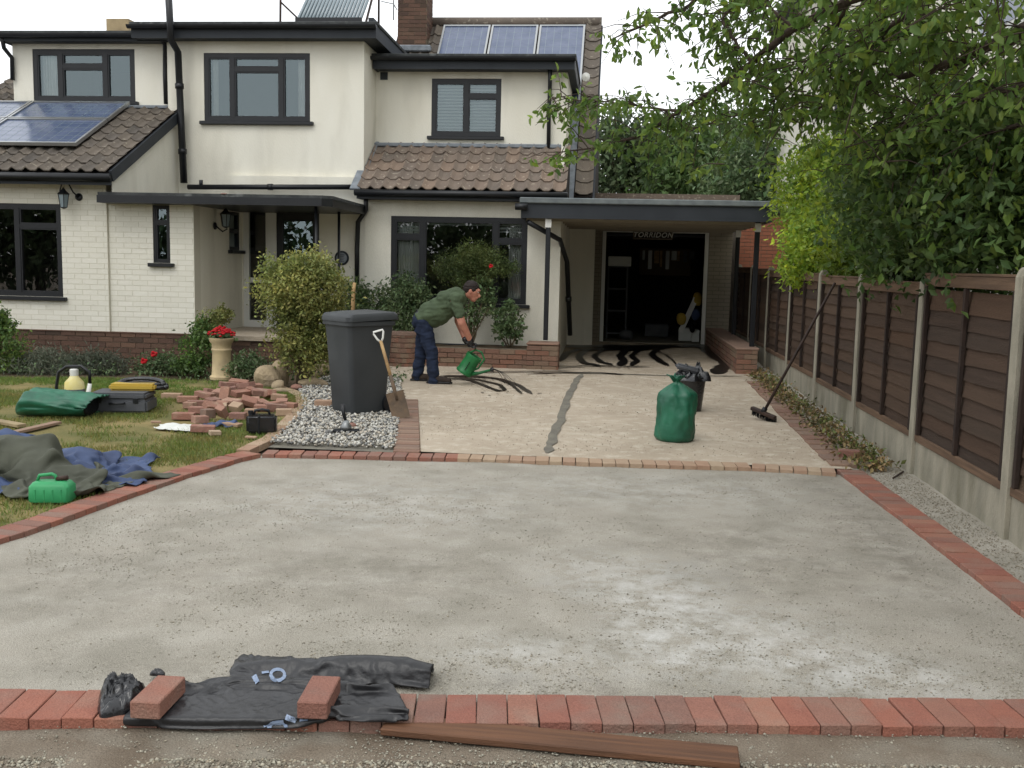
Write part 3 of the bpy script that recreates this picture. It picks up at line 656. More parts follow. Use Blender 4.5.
while len(pos) < 9000:
    x, y = R.uniform(-4.5, -1.7), R.uniform(8.4, 14.2)
    if inpoly(x, y, gpoly) or inpoly(x, y+.13, gpoly): pos.append((x, y, gh(y)-.006+R.uniform(0, .03)))
stones('stone_chippings', pos, .022, .05, 'stone', [(1.25, 1.25, 1.22), (1.35, 1.32, 1.25), (.95, .96, .97), (.5, .52, .54), (1.1, 1.0, .88), (1.3, 1.3, 1.28), (.4, .4, .42), (1.2, 1.15, 1.05)], .7)
pos = []
for _ in range(110000):
    y = 2.6+R.random()**1.4*6; x = R.uniform(-.62, .5)*y
    if y > 3.62 and not inpoly(x, y, hpoly): continue
    dens = nz2(x, y, .9, 12)*.5+.5; edge = abs((y-3.35-x*.12)) < .25 or abs(x-Rnear[0].x) < .22
    if R.random() > (max(0, dens+.5*nz2(x, y, 4, 14)-.15)**2*1.6+.05 + (.22 if edge else 0)): continue
    pos.append((x, y, (-.036 if y < 3.35+.12*x else -.028)+.006*nz2(x, y, 1.1, 2)+.005*nz2(x, y, 7, 3)))
stones('loose_grit', pos, .0025, .0125, 'grit', [(1.05, 1.03, 1), (1.0, .98, .95), (1.2, 1.2, 1.16), (.88, .86, .83), (1.12, 1.05, .96), (1.3, 1.3, 1.26), (1.1, 1.1, 1.08), (1.25, 1.22, 1.18), (.8, .77, .73)], .45)
pos = [(R.uniform(-2.3, 1.7), 0, 0) for _ in range(12000)]; pos = [(x, 3.18+.121*x-.02-abs(R.gauss(0, .22)), -.034) for x, _, _ in pos]
stones('edge_gravel', pos, .006, .020, 'grit', [(1.1, 1.1, 1.05), (1.25, 1.22, 1.15), (.8, .78, .75), (1, .9, .8), (.6, .56, .52)], .7)
pos = [(R.uniform(Rnear[0].x+.2, 2.42), R.uniform(3, 8.4), -.004) for _ in range(6000)]; pos = [p_ for p_ in pos if p_[0] > Rx(p_[1])+.2]
stones('verge_grit', [(x, y, -.018+.016*nz2(x, y, 3, 9)+.03*max(0, (x-2.1)/.3)) for x, y, _ in pos], .004, .016, 'grit', [(1, .96, .9), (.85, .8, .75), (1.15, 1.1, 1.05), (.7, .64, .58)], .6)
pos = []
while len(pos) < 5000:
    x, y = R.uniform(-2.4, 2), 8.6+R.random()**1.5*8
    if inpoly(x, y, conc_poly) and nz2(x, y, 1.2, 40) > R.uniform(-.4, .5): pos.append((x, y, gh(y)+.001))
stones('slab_crumbs', pos, .003, .014, 'grit', [(1, .92, .8), (1.2, 1.12, 1.0), (.7, .62, .52), (.5, .44, .38)], .5)
# grass
pos = []
while len(pos) < 60000:
    y = 5+R.random()*8.4; x = R.uniform(-8.6, -2.3)
    if x < -.66*y-.2 or not inpoly(x, y, lawn_poly): continue
    d = nz2(x, y, 1.3, 20)+.35*nz2(x, y, 5, 21)
    if R.random() > .38+d*1.4+max(0, (y-10)*.14): continue
    pos.append((x, y, lawn_z(x, y)))
p = np.array(pos); n = len(p); ang = NR.rand(n)*2*PI; hh = .018+.028*NR.rand(n); hh *= 1+.5*(p[:, 1] > 12.6); ww = .008
lean = NR.normal(size=(n, 2))*.016; b = np.stack([np.cos(ang)*ww, np.sin(ang)*ww, np.zeros(n)], 1)
V = np.stack([p-b/2, p+b/2, p+np.stack([lean[:, 0], lean[:, 1], hh], 1)], 1).reshape(-1, 3)
t = np.ones((n, 3))*(1+.3*(NR.rand(n, 1)*2-1)); dry = NR.rand(n) < .35; t[dry] *= (1.35, 1.05, .95); far = p[:, 1] > 11.2; t[far] *= (.8, 1.02, .8)
o = link('grass', np_mesh('grass', V, np.arange(3*n).reshape(-1, 3), 'grassm', t)); o['kind'] = 'stuff'
# leaf litter along the fence
pos = [(R.gauss(2.2, .09), y, 0) for y in [8.2+R.random()**1.2*7 for _ in range(2600)]]
pos = [(x, y, gh(y)+.012+R.random()*.03+.03*max(0, (x-2.1)/.3)) for x, y, _ in pos]
o = leaves('leaf_litter', pos, .05, 'litter', six=False, up=1, tintvar=.5, hue=(.25, (.55, .9, .5))); o['kind'] = 'stuff'

# ------------------------------------------------------------------ house
HY = 15.6                               # back wall of the porch and face of the right wing
house = empty('house', (-4, HY, 0), 'two storey cream rendered house with black windows and tiled lean-to roofs', 'house')
xc = P(108, 260, 13.7).x; xp = P(193, 260, 13.7).x; YL, YM = 13.7, 13.74
Erect = (P(-40, 201, YL).x, P(62, 250, YL).x, P(60, 297, YL).z, P(55, 204, YL).z)
Frect = prect(153, 205, 170, 263, YM)
zp = P(100, 332, YL).z; zE = 2.72
# left wing wall: mortar sheet with painted bricks
wall('wall', house, -11, xc, zp, zE, YL, 'paintmortar', [Erect])
wall('wall', house, xc, xp, zp, 2.42, YM, 'paintmortar', [Frect])
ofs = lambda r, A: (r[0]-A, r[1]-A, r[2]-.0, r[3])
brick_face(house, (-8.95, YL), (xc, YL), zp+.005, zE, 'paintbrick', [ofs(Erect, -8.95)], proud=.0035)
brick_face(house, (xc+.004, YM), (xp, YM), zp+.005, 2.42, 'paintbrick', [ofs(Frect, xc+.004)], proud=.0035)
window(house, Erect, YL, [(0, .56, []), (.56, 1, [.24])], glass='glass', bar=.06)
window(house, Frect, YM, [(0, 1, [.3])], glass='glassup', bar=.035, e=.06)
# plinth under the left wing and porch
q = MB().bx(-11, -3.6, YL-.02, YL+.3, -.1, zp); q.build('plinth', 'mortar', house)
brick_face(house, (-8.95, YL-.02), (-3.6, YL-.02), .0, zp, 'redbrick', proud=.012, jit=.004)
MB().bx(-8.95, xp, YL-.045, YL+.02, zp-.0, zp+.012).build('plinth_cap', 'redbrick', house)
# porch: side wall, floor, back wall, door
zf = P(255, 327, HY).z
MB().bx(xp-.02, -3.6, YL-.06, HY+.2, zf-.06, zf).build('porch_step', 'concrete', house)
Grect = (YM+.0, 0, 0, 0)
def sideT(p): return Vector((xp-(p.y-YM), p.x, p.z))    # window builder turned to face +x : local x -> world y
g0, g1 = PX(229, 211, xp), PX(240, 250, xp)
Gr = (g0.y, g1.y, PX(232, 250, xp).z, g0.z+.0)
def sidewall(name, X, y0, y1, z0, z1, m, openings=(), depth=.2, face=1):
    o = wall(name, house, y0, y1, z0, z1, 0, m, openings, depth)
    for v in o.data.vertices: x, y, z = v.co; v.co = (x, y, z)
    base = wpos(house)
    for v in o.data.vertices:
        x, y, z = v.co; v.co = (X-face*y, x, z)
    return o
sidewall('wall', xp, YM+.221, HY, zf-.02, 2.42, 'render', [Gr])
window(house, (Gr[0], Gr[1], Gr[2], Gr[3]), 0, [(0, 1, [.5])], glass='glassup', bar=.03, axis=lambda p: Vector((xp-p.y, p.x, p.z)), room=True, e=.06)
dx0, dx1 = P(243, 260, HY).x, P(320, 260, HY).x; zd = P(290, 207, HY).z
xw = P(365, 250, HY).x; xe = P(559, 300, HY).x                     # wing from the downpipe to its right-hand corner
D = prect(391, 217, 527, 303, HY)
wall('wall', house, xp-.2, xw, zf-.02, 2.9, HY, 'render', [(dx0, dx1, zf-.02, zd)])
wall('wall', house, xw, xe, -.1, 2.8, HY-.02, 'render', [D])
MB().bx(xw, xe+.004, HY-.045, HY-.018, .0, .34).build('damp_course', 'fascia', house)
window(house, D, HY-.02, [(0, .235, [.24]), (.235, .77, []), (.77, 1, [.27])], glass='glass', bar=.07,
       dress=[('blind', .03, .22, .16), ('blind', .26, .75, .10), ('blind', .79, .97, .16), ('curtain', .04, .15, .0), ('curtain', .16, .22, -.05), ('curtain', .86, .96, .0)])
sidewall('wall', xe, HY+.201, 19.8, -.1, 2.8, 'render')
# door unit
fr = MB(); W = dx1-dx0; s1, s2 = dx0+.09, dx0+.09+(P(268, 250, HY).x-P(251, 250, HY).x)
dd0, dd1 = P(276, 250, HY).x, dx1-.02
fr.bx(dx0, s1, HY+.02, HY+.1, zf, zd-.0).bx(s2, dd0, HY+.02, HY+.1, zf, zd).bx(dx0+.001, dx1, HY+.021, HY+.1, zd-.09, zd-.001).bx(s1, s2, HY+.022, HY+.1, zf, zf+.11)
zmid = P(260, 281, HY).z; fr.bx(s1, s2, HY+.022, HY+.1, zmid-.03, zmid+.05).bx(dx1-.02, dx1, HY+.02, HY+.1, zf, zd-.09)
df = fr.build('door_frame', 'white', house)
MB().add([(s1, HY+.05, zf+.1), (s2, HY+.05, zf+.1), (s2, HY+.05, zd-.09), (s1, HY+.05, zd-.09)], [(0, 1, 2, 3)]).build('pane', 'glass', df)
dr = MB(); zt = zd-.09; gx0, gx1, gz0, gz1 = dd0+.11, dd1-.11, zf+.95, zt-.13
dr.bx(dd0, gx0, HY+.03, HY+.08, zf, zt).bx(gx1, dd1, HY+.03, HY+.08, zf, zt).bx(gx0, gx1, HY+.03, HY+.08, gz1, zt).bx(gx0, gx1, HY+.03, HY+.08, zf, gz0)
dro = dr.build('door', 'black', house, bevel=.004)
MB().add([(gx0, HY+.05, gz0), (gx1, HY+.05, gz0), (gx1, HY+.05, gz1), (gx0, HY+.05, gz1)], [(0, 1, 2, 3)]).build('pane', 'glassup', dro)
MB().tube([(dd0+.06, HY+.0, zf+1.0), (dd0+.18, HY+.0, zf+1.0)], .012).build('handle', 'steel', dro)
for (ax, cz, rr) in (((gx0+gx1)/2-.12, gz1-.1, .02), ((gx0+gx1)/2+.12, gz1-.1, .02)):
    MB().bx(ax-rr, ax+rr, HY+.044, HY+.048, cz-rr, cz+rr).build('leaded_square', 'lead', dro)
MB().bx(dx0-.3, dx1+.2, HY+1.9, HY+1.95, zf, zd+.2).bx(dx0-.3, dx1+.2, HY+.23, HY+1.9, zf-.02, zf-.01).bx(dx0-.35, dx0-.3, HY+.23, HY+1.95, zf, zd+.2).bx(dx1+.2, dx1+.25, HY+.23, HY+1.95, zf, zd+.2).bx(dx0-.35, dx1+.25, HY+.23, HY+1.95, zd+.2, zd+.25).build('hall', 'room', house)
# canopy over the porch
cx0, cx1 = P(97, 190, 13.4).x, P(322, 200, 13.4).x; cz = 2.44
pl = [(cx0, 13.38), (cx1, 13.38), (cx1+.12, 13.5), (xw+.02, 15.2), (xw+.03, HY-.05), (cx0, HY-.05)]
MB().prism(pl, cz-.115, cz-.012).build('canopy', 'black', house)
MB().prism([(x+(.0), y+.03) for x, y in pl], cz-.010, cz+.03).build('canopy_felt', 'felt', house)
q = MB(); q.ball((P(223, 192, 13.4).x, 13.43, cz+.03), (.05, .04, .012)); q.build('moss_patch', 'oldbrick', house)
for i, (px, yy) in enumerate(((316, 13.56), (339, 14.9))):
    a = P(px, 220, yy); MB().tube([(a.x, yy, .0), (a.x, yy, cz-.11)], .022, 10).build('canopy_post', 'black', house, smooth=True)
# sign on the wall
a = P(342, 258, HY); q = MB().lathe([(.0, 0), (.095, 0), (.115, .006), (.115, .02), (.0, .02)], 24, a, Matrix.Rotation(PI/2, 3, 'X'))
pq = q.build('wall_plaque', 'fascia', None, smooth=True, loc=Vector((a.x, HY-.005, a.z))); tag(pq, 'round dark plaque on the cream wall right of the front door', 'plaque')
pq2 = MB().lathe([(.0, .02), (.085, .02), (.085, .024), (.0, .024)], 24, a, Matrix.Rotation(PI/2, 3, 'X')).build('plaque_face', 'lead', pq)
for k in range(5):
    z_ = a.z+.05-.025*k; MB().bx(a.x-.045+.01*(k % 2), a.x+.045-.01*(k % 2), HY-.027, HY-.025, z_-.005, z_+.003).build('raised_mark', 'fascia', pq)

# upper storeys
YB, YD, YU = 15.7, 15.85, 16.5
bx0, bx1 = P(168, 100, YB).x, P(364, 100, YB).x; zbt = P(280, 34, YB).z; zbb = 2.5
B = prect(204, 53, 310, 121.5, YB)
wall('wall', house, bx0, bx1, zbb, zbt, YB, 'render', [B]); sidewall('wall', bx1, YB+.221, 18.9, 2.6, zbt, 'render')
o = sidewall('wall', bx0, YB+.221, 18.9, 2.6, zbt, 'render', face=-1)
window(house, B, YB, [(0, .27, []), (.27, .73, [.235]), (.73, 1, [])], glass='glassup', bar=.065, dress=[('curtain', .86, .97, 0), ('curtain', .05, .1, 0)])
A = prect(33, 49, 135, 101.5, YD); dl = P(13, 70, YD).x; zdt = P(60, 39, YD).z
wall('wall', house, dl, bx0, 3.3, zdt, YD, 'render', [A]); sidewall('wall', dl, YD+.221, 18.9, 3.3, zdt, 'render', face=-1)
window(house, A, YD, [(0, .27, []), (.27, .71, [.33]), (.71, 1, [])], glass='glassup', bar=.07, dress=[('curtain', .04, .2, .0), ('curtain', .1, .22, .0)])
ux0, ux1 = bx1, P(567, 100, YU).x; zut = P(470, 70, YU).z
C = prect(431.5, 78.5, 501, 136.5, YU)
wall('wall', house, ux0, ux1, 3.3, zut, YU, 'render', [C]); sidewall('wall', ux1, YU+.221, 18.9, 3.3, zut, 'render')
window(house, C, YU, [(0, .5, []), (.5, 1, [.3])], glass='glassup', bar=.065, dress=[('blind', .07, .47), ('blind', .53, .94)])
# flat roofs with fascias and gutters
def flat_roof(x0, x1, y0, y1, z, fh, ov=.0):
    f = MB(); f.bx(x0, x1, y0, y0+.03, z, z+fh).bx(x1-.03, x1, y0+.03, y1, z+.001, z+fh).bx(x0, x0+.03, y0+.03, y1, z+.001, z+fh); fo = f.build('fascia', 'fascia', house)
    MB().bx(x0+.031, x1-.031, y0+.031, y1, z+.01, z+.03).build('soffit', 'fascia', house)
    MB().bx(x0-.02, x1+.02, y0-.02, y1, z+fh+.001, z+fh+.05).build('flat_roof', 'felt', house, bevel=.01)
    g = MB(); n = 8; vs = []
    for X in (x0-.03, x1+.02):
        for k in range(n+1):
            a = PI+PI*k/n; vs.append((X, y0-.06+.055*math.cos(a), z+fh-.01+.055*math.sin(a)))
    g.add(vs, [(k, k+1, n+2+k, n+1+k) for k in range(n)]+[tuple(range(n+1)), tuple(range(n+1, 2*n+2))[::-1]]); g.build('gutter', 'black', house, smooth=False)
zB = P(280, 38, 15.42).z; flat_roof(P(131, 30, 15.42).x, P(376, 40, 15.42).x, 15.42, 18.9, zB, P(280, 25, 15.42).z-zB)
zD = P(60, 41, 15.6).z; flat_roof(P(-2, 35, 15.6).x, bx0+.02, 15.6, 18.9, zD, P(60, 32, 15.6).z-zD-.03)
zU = P(470, 69, 16.2).z; flat_roof(bx1+.02, P(575, 60, 16.2).x, 16.2, 18.9, zU, P(470, 57, 16.2).z-zU)
for q, v in (((dl, bx1, YD, 19.5, zdt-.02, zdt), 0),): pass
# raised kerb of the block roof's right side
a = P(371, 14, 15.42); MB().bx(a.x-.04, a.x+.04, 15.42, 18.7, zB+.12, zB+.30).build('roof_kerb', 'fascia', house)
# main roof
RX0, RX1 = P(392, 60, 19.5).x, P(598, 60, 18).x; rz, ry = P(500, 24, 20.3).z, 20.3; ey, ez = 16.55, 2.72
slope = (rz-ez)/(ry-ey)
MB().add([(RX0, ey, ez), (RX1, ey, ez), (RX1, ry, rz), (RX0, ry, rz), (RX0, 24.1, ez), (RX1, 24.1, ez)], [(0, 1, 2, 3), (3, 2, 5, 4), (1, 5, 2), (0, 3, 4)]).build('main_roof', 'roofbase', house)
MB().bx(RX0, RX1-.12, 18.95, 24, 0, ez-.02).build('core_wall', 'render', house)
tiles(house, ux1+.17, RX1, ey, ez+.02, ry, rz+.02, 'tile', .2, .3)
tiles(house, P(405, 60, 19).x, ux1+.17, ey+2.1*1.0, ez+2.1*slope+.02, ry, rz+.02, 'tile', .2, .3)
q0_, q1_ = P(2, 106, YD+.3), P(2, 84, YD+1.6)
MB().add([(-12.5, q0_.y, q0_.z-.5), (dl, q0_.y, q0_.z), (dl, q1_.y, q1_.z+.1), (-12.5, q1_.y, q1_.z-1.2)], [(0, 1, 2, 3)]).build('left_slope', 'roofbase', house)
tiles(house, dl-1.0, dl-.02, q0_.y-.02, q0_.z+.0, q1_.y, q1_.z+.06, 'tile', .2, .3)
MB().bx(-12.5, dl-.01, YD+.25, 18.5, 2.6, q0_.z-.03).build('back_wall', 'render', house)
q = MB().tube([(RX0, ry, rz+.02), (RX1+.01, ry, rz+.02)], .11, 10); q.build('ridge', 'tilepink', house, smooth=True)
vg = MB(); d = Vector((0, ry-ey, rz-ez)).normalized()
for (X, wd, m, nm, dz) in ((RX1+.02, .03, 'fascia', 'verge_board', -.1), (ux1+.08, .14, 'lead', 'lead_flashing', .04)):
    b = MB(); a1_ = Vector((X, ey-.12, ez-.11+dz)); a2_ = Vector((X, ry, rz+dz)); rot = Matrix.Rotation(math.atan2(rz-ez, ry-ey), 3, 'X')
    b.box((a1_+a2_)/2, (wd, (a2_-a1_).length, .16 if nm == 'verge_board' else .03), rot); b.build(nm, m, house)
MB().bx(ux1+.15, RX1+.03, 19.0, 19.2, 0, 2.5).build('end_wall', 'render', house)
MB().bx(ux1-.04, ux1+.012, 15.9, YU+1.2, 2.7, 3.5).build('cheek', 'render', house)
# lean-to roof over the right wing
lx0, lx1 = P(357, 190, 15.3).x, P(566, 190, 15.3).x; lz0 = P(470, 191, 15.28).z; lz1 = P(470, 146, YU).z
MB().add([(lx0, 15.28, lz0-.03), (lx1, 15.28, lz0-.03), (lx1, YU, lz1-.03), (lx0, YU, lz1-.03), (lx0, YU, lz0-.05), (lx1, YU, lz0-.05)], [(0, 1, 2, 3), (0, 4, 5, 1), (0, 3, 4), (1, 5, 2)]).build('lean_to_roof', 'roofbase', house)
tiles(house, lx0+.02, lx1, 15.26, lz0, YU-.06, lz1-.04, 'tilepink', .2, .29)
MB().bx(ux0, ux1, YU-.10, YU-.004, lz1-.03, lz1+.03).build('lead_flashing', 'lead', house, bevel=.01)
b = MB(); rot = Matrix.Rotation(math.atan2(lz1-lz0, YU-15.3), 3, 'X'); b.box((lx0-.02, (15.28+YU)/2, (lz0+lz1)/2+.03), (.16, math.hypot(YU-15.28, lz1-lz0)+.1, .03), rot); b.build('lead_flashing', 'lead', house)
MB().bx(lx0, lx1+.02, 15.27, 15.3, lz0-.14, lz0-.025).build('fascia', 'fascia', house)
MB().bx(lx0+.01, lx1, 15.3, HY-.021, lz0-.14, lz0-.12).build('soffit', 'fascia', house)
MB().tube([(lx0-.02, 15.22, lz0-.05), (lx1+.03, 15.22, lz0-.05)], .05, 10).build('gutter', 'black', house, smooth=True)
# roof over the left wing with its verge
vx = P(110, 176, 13.4).x; tz1 = P(150, 108, YD).z; tz0 = P(60, 172, 13.4).z
MB().add([(-11, 13.4, tz0-.03), (vx-.05, 13.4, tz0-.03), (vx-.05, YD, tz1-.03), (-11, YD, tz1-.03), (-11, YD, tz0-.08), (vx-.05, YD, tz0-.08)], [(0, 1, 2, 3), (0, 4, 5, 1), (0, 3, 4), (1, 5, 2)]).build('left_roof', 'roofbase', house)
tiles(house, -9.5, vx, 13.38, tz0, YD-.05, tz1-.02, 'tile', .2, .3)
MB().bx(-11, vx+.02, 13.38, 13.41, tz0-.17, tz0-.02).build('fascia', 'fascia', house)
MB().tube([(-11, 13.33, tz0-.07), (vx+.03, 13.33, tz0-.07)], .055, 10).build('gutter', 'black', house, smooth=True)
b = MB(); rot = Matrix.Rotation(math.atan2(tz1-tz0, YD-13.4), 3, 'X'); b.box((vx+.02, (13.4+YD)/2, (tz0+tz1)/2-.045), (.035, math.hypot(YD-13.4, tz1-tz0)+.02, .15), rot); b.build('verge_board', 'fascia', house)
b = MB().add([(vx-.03, 13.5, cz+.01), (vx-.03, YB, cz+.01), (vx-.03, YB, tz1-.08), (vx-.03, 13.5, tz0-.03)], [(0, 1, 2, 3)]); b.build('gable_wall', 'render', house)
MB().bx(-9.5, bx0, YD-.11, YD-.004, tz1-.02, tz1+.03).build('lead_flashing', 'lead', house, bevel=.01)
# solar panels
def panel(px_corners, ya, za, yb, zb, name='solar_panel', cols=6, rows=8, x0=0, x1=1, lift=.09):
    a = math.atan2(zb-za, yb-ya); L = math.hypot(yb-ya, zb-za); c = Vector(((x0+x1)/2, (ya+yb)/2-math.sin(a)*lift, (za+zb)/2+math.cos(a)*lift)); W = x1-x0; rt = Matrix.Rotation(a, 3, 'X')
    cell = MB().box(c, (W-.05, L-.05, .02), rt).build(name, 'pv', house)
    f = MB(); t_ = .035
    for sx in (-1, 1): f.box(c+rt @ Vector((sx*(W/2-t_/2), 0, .006)), (t_, L, .05), rt)
    for sy in (-1, 1): f.box(c+rt @ Vector((0, sy*(L/2-t_/2), .005)), (W-2*t_, t_, .05), rt)
    f.build('panel_frame', 'alu', cell)
    g = MB()
    for i in range(1, cols): g.box(c+rt @ Vector((-W/2+W*i/cols, 0, .0112)), (.006, L-.07, .002), rt)
    for i in range(1, rows): g.box(c+rt @ Vector((0, -L/2+L*i/rows, .0108)), (W-.07, .005, .002), rt)
    o = g.build('cell_grid', 'tube', cell); o['kind'] = 'stuff'
ls = (tz1-tz0)/(YD-13.4)
zz = lambda y: tz0+(y-13.4)*ls+.03
px_r = P(80, 150, 14.0).x
def on_roof(px, py):     # where a pixel's ray meets the left roof plane
    lo, hi = 12.5, 17
    for _ in range(40):
        m_ = (lo+hi)/2; p_ = P(px, py, m_)
        if p_.z < zz(m_): hi = m_
        else: lo = m_
    return p_
pA, pB, pM = on_roof(80, 151), on_roof(134, 107), on_roof(106, 126)
xr = (pA.x+pB.x)/2-.02; ysp = [pA.y, pM.y, YD-.12]
for r_ in range(2):
    for c_ in range(2):
        W_ = 1.62; panel(None, ysp[r_]+.01, zz(ysp[r_]+.01), ysp[r_+1]-.01, zz(ysp[r_+1]-.01), x1=xr-c_*(W_+.02), x0=xr-c_*(W_+.02)-W_, cols=10, rows=6)
mz = lambda y: ez+(y-ey)*slope+.04
for (a_, b_) in ((443, 490), (491.5, 538), (539.5, 585)):
    panel(None, 18.3, mz(18.3), 20.08, mz(20.08), x0=P(a_, 30, 19.9).x, x1=P(b_, 30, 19.9).x, cols=6, rows=10)
# chimney
ccx, ccy = P(415.5, 20, 19.9).x, 19.9; cw = .58
q = MB().box((ccx, ccy, 6.4), (cw-.02, .6, 2.2)); ch = q.build('chimney', 'mortar', house)
brick_face(ch, (ccx-cw/2, ccy-.3), (ccx+cw/2, ccy-.3), 5.7, 6.9, 'redbrick', proud=.008)
brick_face(ch, (ccx+cw/2-.012, ccy-.3), (ccx+cw/2-.012, ccy+.3), 5.9, 6.9, 'redbrick', proud=.008)
for k, (e, z_) in enumerate(((.05, 6.86), (.09, 6.935))):
    MB().box((ccx, ccy, z_+.035), (cw+2*e, .6+2*e, .07)).build('chimney_course', 'redbrick', ch, bevel=.005)
MB().box((ccx, ccy-.38, 5.66), (cw+.2, .2, .12)).build('lead_flashing', 'lead', ch, bevel=.02)
for sx in (-.14, .14): MB().lathe([(.0, 0), (.12, 0), (.1, .3), (.12, .34), (.0, .34)], 14, (ccx+sx, ccy, 7.0)).build('chimney_pot', 'redbrick', ch, smooth=True)
MB().tube([(ccx-.36, ccy-.35, 6.2), (ccx-.36, ccy-.35, 7.9)], .015, 6).tube([(ccx-.6, ccy-.35, 6.55), (ccx-.36, ccy-.35, 6.5), (ccx-.3, ccy-.32, 6.4)], .01, 6).build('aerial_mast', 'steel', ch)
# evacuated tube collector on the block roof
ty0, ty1 = 16.8, 18.0; tzb = P(320, 20, ty0).z; tx0, tx1 = P(296, 20, ty0).x, P(362, 20, ty0).x
st = MB(); zr = zB+.4
for sx in (tx0-.02, tx1+.0): st.tube([(sx, ty0, zr-.1), (sx, ty1, tzb+1.1)], .02, 6).tube([(sx, ty1, zr-.1), (sx, ty1, tzb+1.1)], .02, 6)
st.bx(P(279, 10, ty0).x, tx1, ty0-.02, ty0+.02, zr-.12, zr-.08).tube([(tx0-.02, ty0, zr-.1), (tx0-.02, ty1, zr-.1)], .02, 6).tube([(tx0-.02, ty1, zr-.1), (tx1, ty1, zr-.1)], .02, 6)
st.tube([(P(280, 10, ty0).x, ty0, zr-.1), (P(281, -10, ty0).x, ty0, tzb+.9)], .02, 6).tube([(P(280, 4, ty0).x, ty0, tzb+.3), (tx0, ty0+.1, tzb+.05)], .015, 6)
col = st.build('solar_tube_collector', 'darkwood', house)
for i in range(18):
    x = tx0+(tx1-tx0)*(i+.5)/18; MB().tube([(x, ty0, tzb), (x, ty1, tzb+1.05)], .027, 8).build('glass_tube', 'tube', col, smooth=True)
MB().bx(tx0, tx1, ty0-.05, ty0+.02, tzb-.06, tzb+.03).build('tube_rail', 'black', col)
MB().bx(P(109, 22, 17.5).x, P(131, 22, 17.5).x, 17.4, 17.7, 5.35, P(109, 20, 17.5).z).build('roof_box', 'paleplank', house)
# rainwater and flue pipes
def pipe(pts, r=.034, m='black', name='downpipe', n=10):
    mb = MB().tube(pts, r, n)
    for a_, b_ in zip(pts[:-1], pts[1:]):
        a_, b_ = Vector(a_), Vector(b_)
        if (b_-a_).length > .9: c_ = a_.lerp(b_, .5); d_ = (b_-a_).normalized(); mb.tube([c_-d_*.04, c_+d_*.04], r*1.25, n)
    return mb.build(name, m, house, smooth=True)
pipe([P(168, -14, 15.3), P(171, 40, 15.3), P(178, 52, 15.5), P(181, 120, 15.55), P(184, 183, 15.55)], .055, name='soil_pipe')
MB().tube([P(168, -14, 15.3), P(168, 3, 15.3)], .04, 10).build('vent_cowl', 'alu', house)
pipe([P(158, 33, 15.5), P(165, 45, 15.75), P(165, 75, 15.78), P(166, 104, 15.78)], .034)
pipe([P(188, 187, 15.5), P(354, 187, 15.5)], .04, name='waste_pipe'); pipe([P(201, 180, 15.5), P(201, 187, 15.5)], .03, name='waste_pipe')
pipe([P(2, 38, 15.6), P(4, 48, 15.7), P(12, 58, 15.8), P(12.5, 80, 15.8)], .034)
pipe([P(366, 192, 15.4), P(366, 210, 15.45), P(358, 222, HY-.08), P(357, 250, HY-.08), P(357, 285, HY-.08)], .038)
pipe([P(550, 70, 16.3), P(550, 85, 16.42), P(549, 110, 16.42), P(548.5, 148, 16.42)], .034)
pipe([P(528, 222, 14.95), P(560, 240, 15.4), P(567, 262, 16.2), P(570, 335, 16.6)], .04)
MB().box(P(384, 76, YU-.005), (.12, .02, .12)).build('air_brick', 'fascia', house)
q = MB().lathe([(.0, 0), (.06, 0), (.07, .1), (.0, .12)], 12, P(586, 78, 17.0), Matrix.Rotation(PI/2, 3, 'X')); q.build('alarm_box', 'white', house)

# wall lanterns
def lantern(loc, label, face=Vector((0, -1, 0)), hang=False):
    t = empty('wall_lantern', loc, label, 'lantern', 'wall lanterns'); l = Vector(loc); f = face
    MB().lathe([(0, 0), (.055, 0), (.05, .02), (0, .02)], 14, l, (f.to_track_quat('Z', 'Y')).to_matrix()).build('backplate', 'black', t, smooth=True)
    if hang:
        c = l+f*.16+Vector((-.14, 0, -.03)); arc_ = [l+f*.02, l+f*.1+Vector((-.03, 0, .06)), l+f*.15+Vector((-.08, 0, .2)), c+Vector((-.02, 0, .2)), c+Vector((-.05, 0, .1)), c+Vector((0, 0, .05))]
    else:
        c = l+f*.17+Vector((0, 0, .12)); arc_ = [l+f*.02, l+f*.12+Vector((0, 0, -.08)), l+f*.19+Vector((0, 0, -.04)), c+Vector((0, 0, -.12))]
    MB().tube(arc_, .011, 6).build('arm', 'black', t, smooth=True)
    MB().lathe([(0, .16), (.02, .13), (.035, .11), (.09, .06), (.085, .05), (0, .05)], 6, c).build('lamp_cap', 'black', t)
    MB().lathe([(0, -.13), (.05, -.125), (.075, .05), (0, .05)], 6, c).build('lamp_glass', 'tube', t)
    b = MB()
    for k in range(6):
        q_ = 2*PI*k/6; b.tube([c+Vector((.05*math.cos(q_), .05*math.sin(q_), -.125)), c+Vector((.078*math.cos(q_), .078*math.sin(q_), .05))], .006, 4)
    b.lathe([(0, -.15), (.03, -.14), (.055, -.125), (0, -.125)], 6, c); b.build('lamp_cage', 'black', t)
lantern(P(79, 197, YL-.01), 'black hook lantern on the painted brick wall above the left window corner', hang=True)
pl_ = PX(214, 226, xp); lantern((xp+.01, pl_.y, pl_.z), 'black wall lantern on the porch side wall beside the small window', Vector((1, 0, 0)))

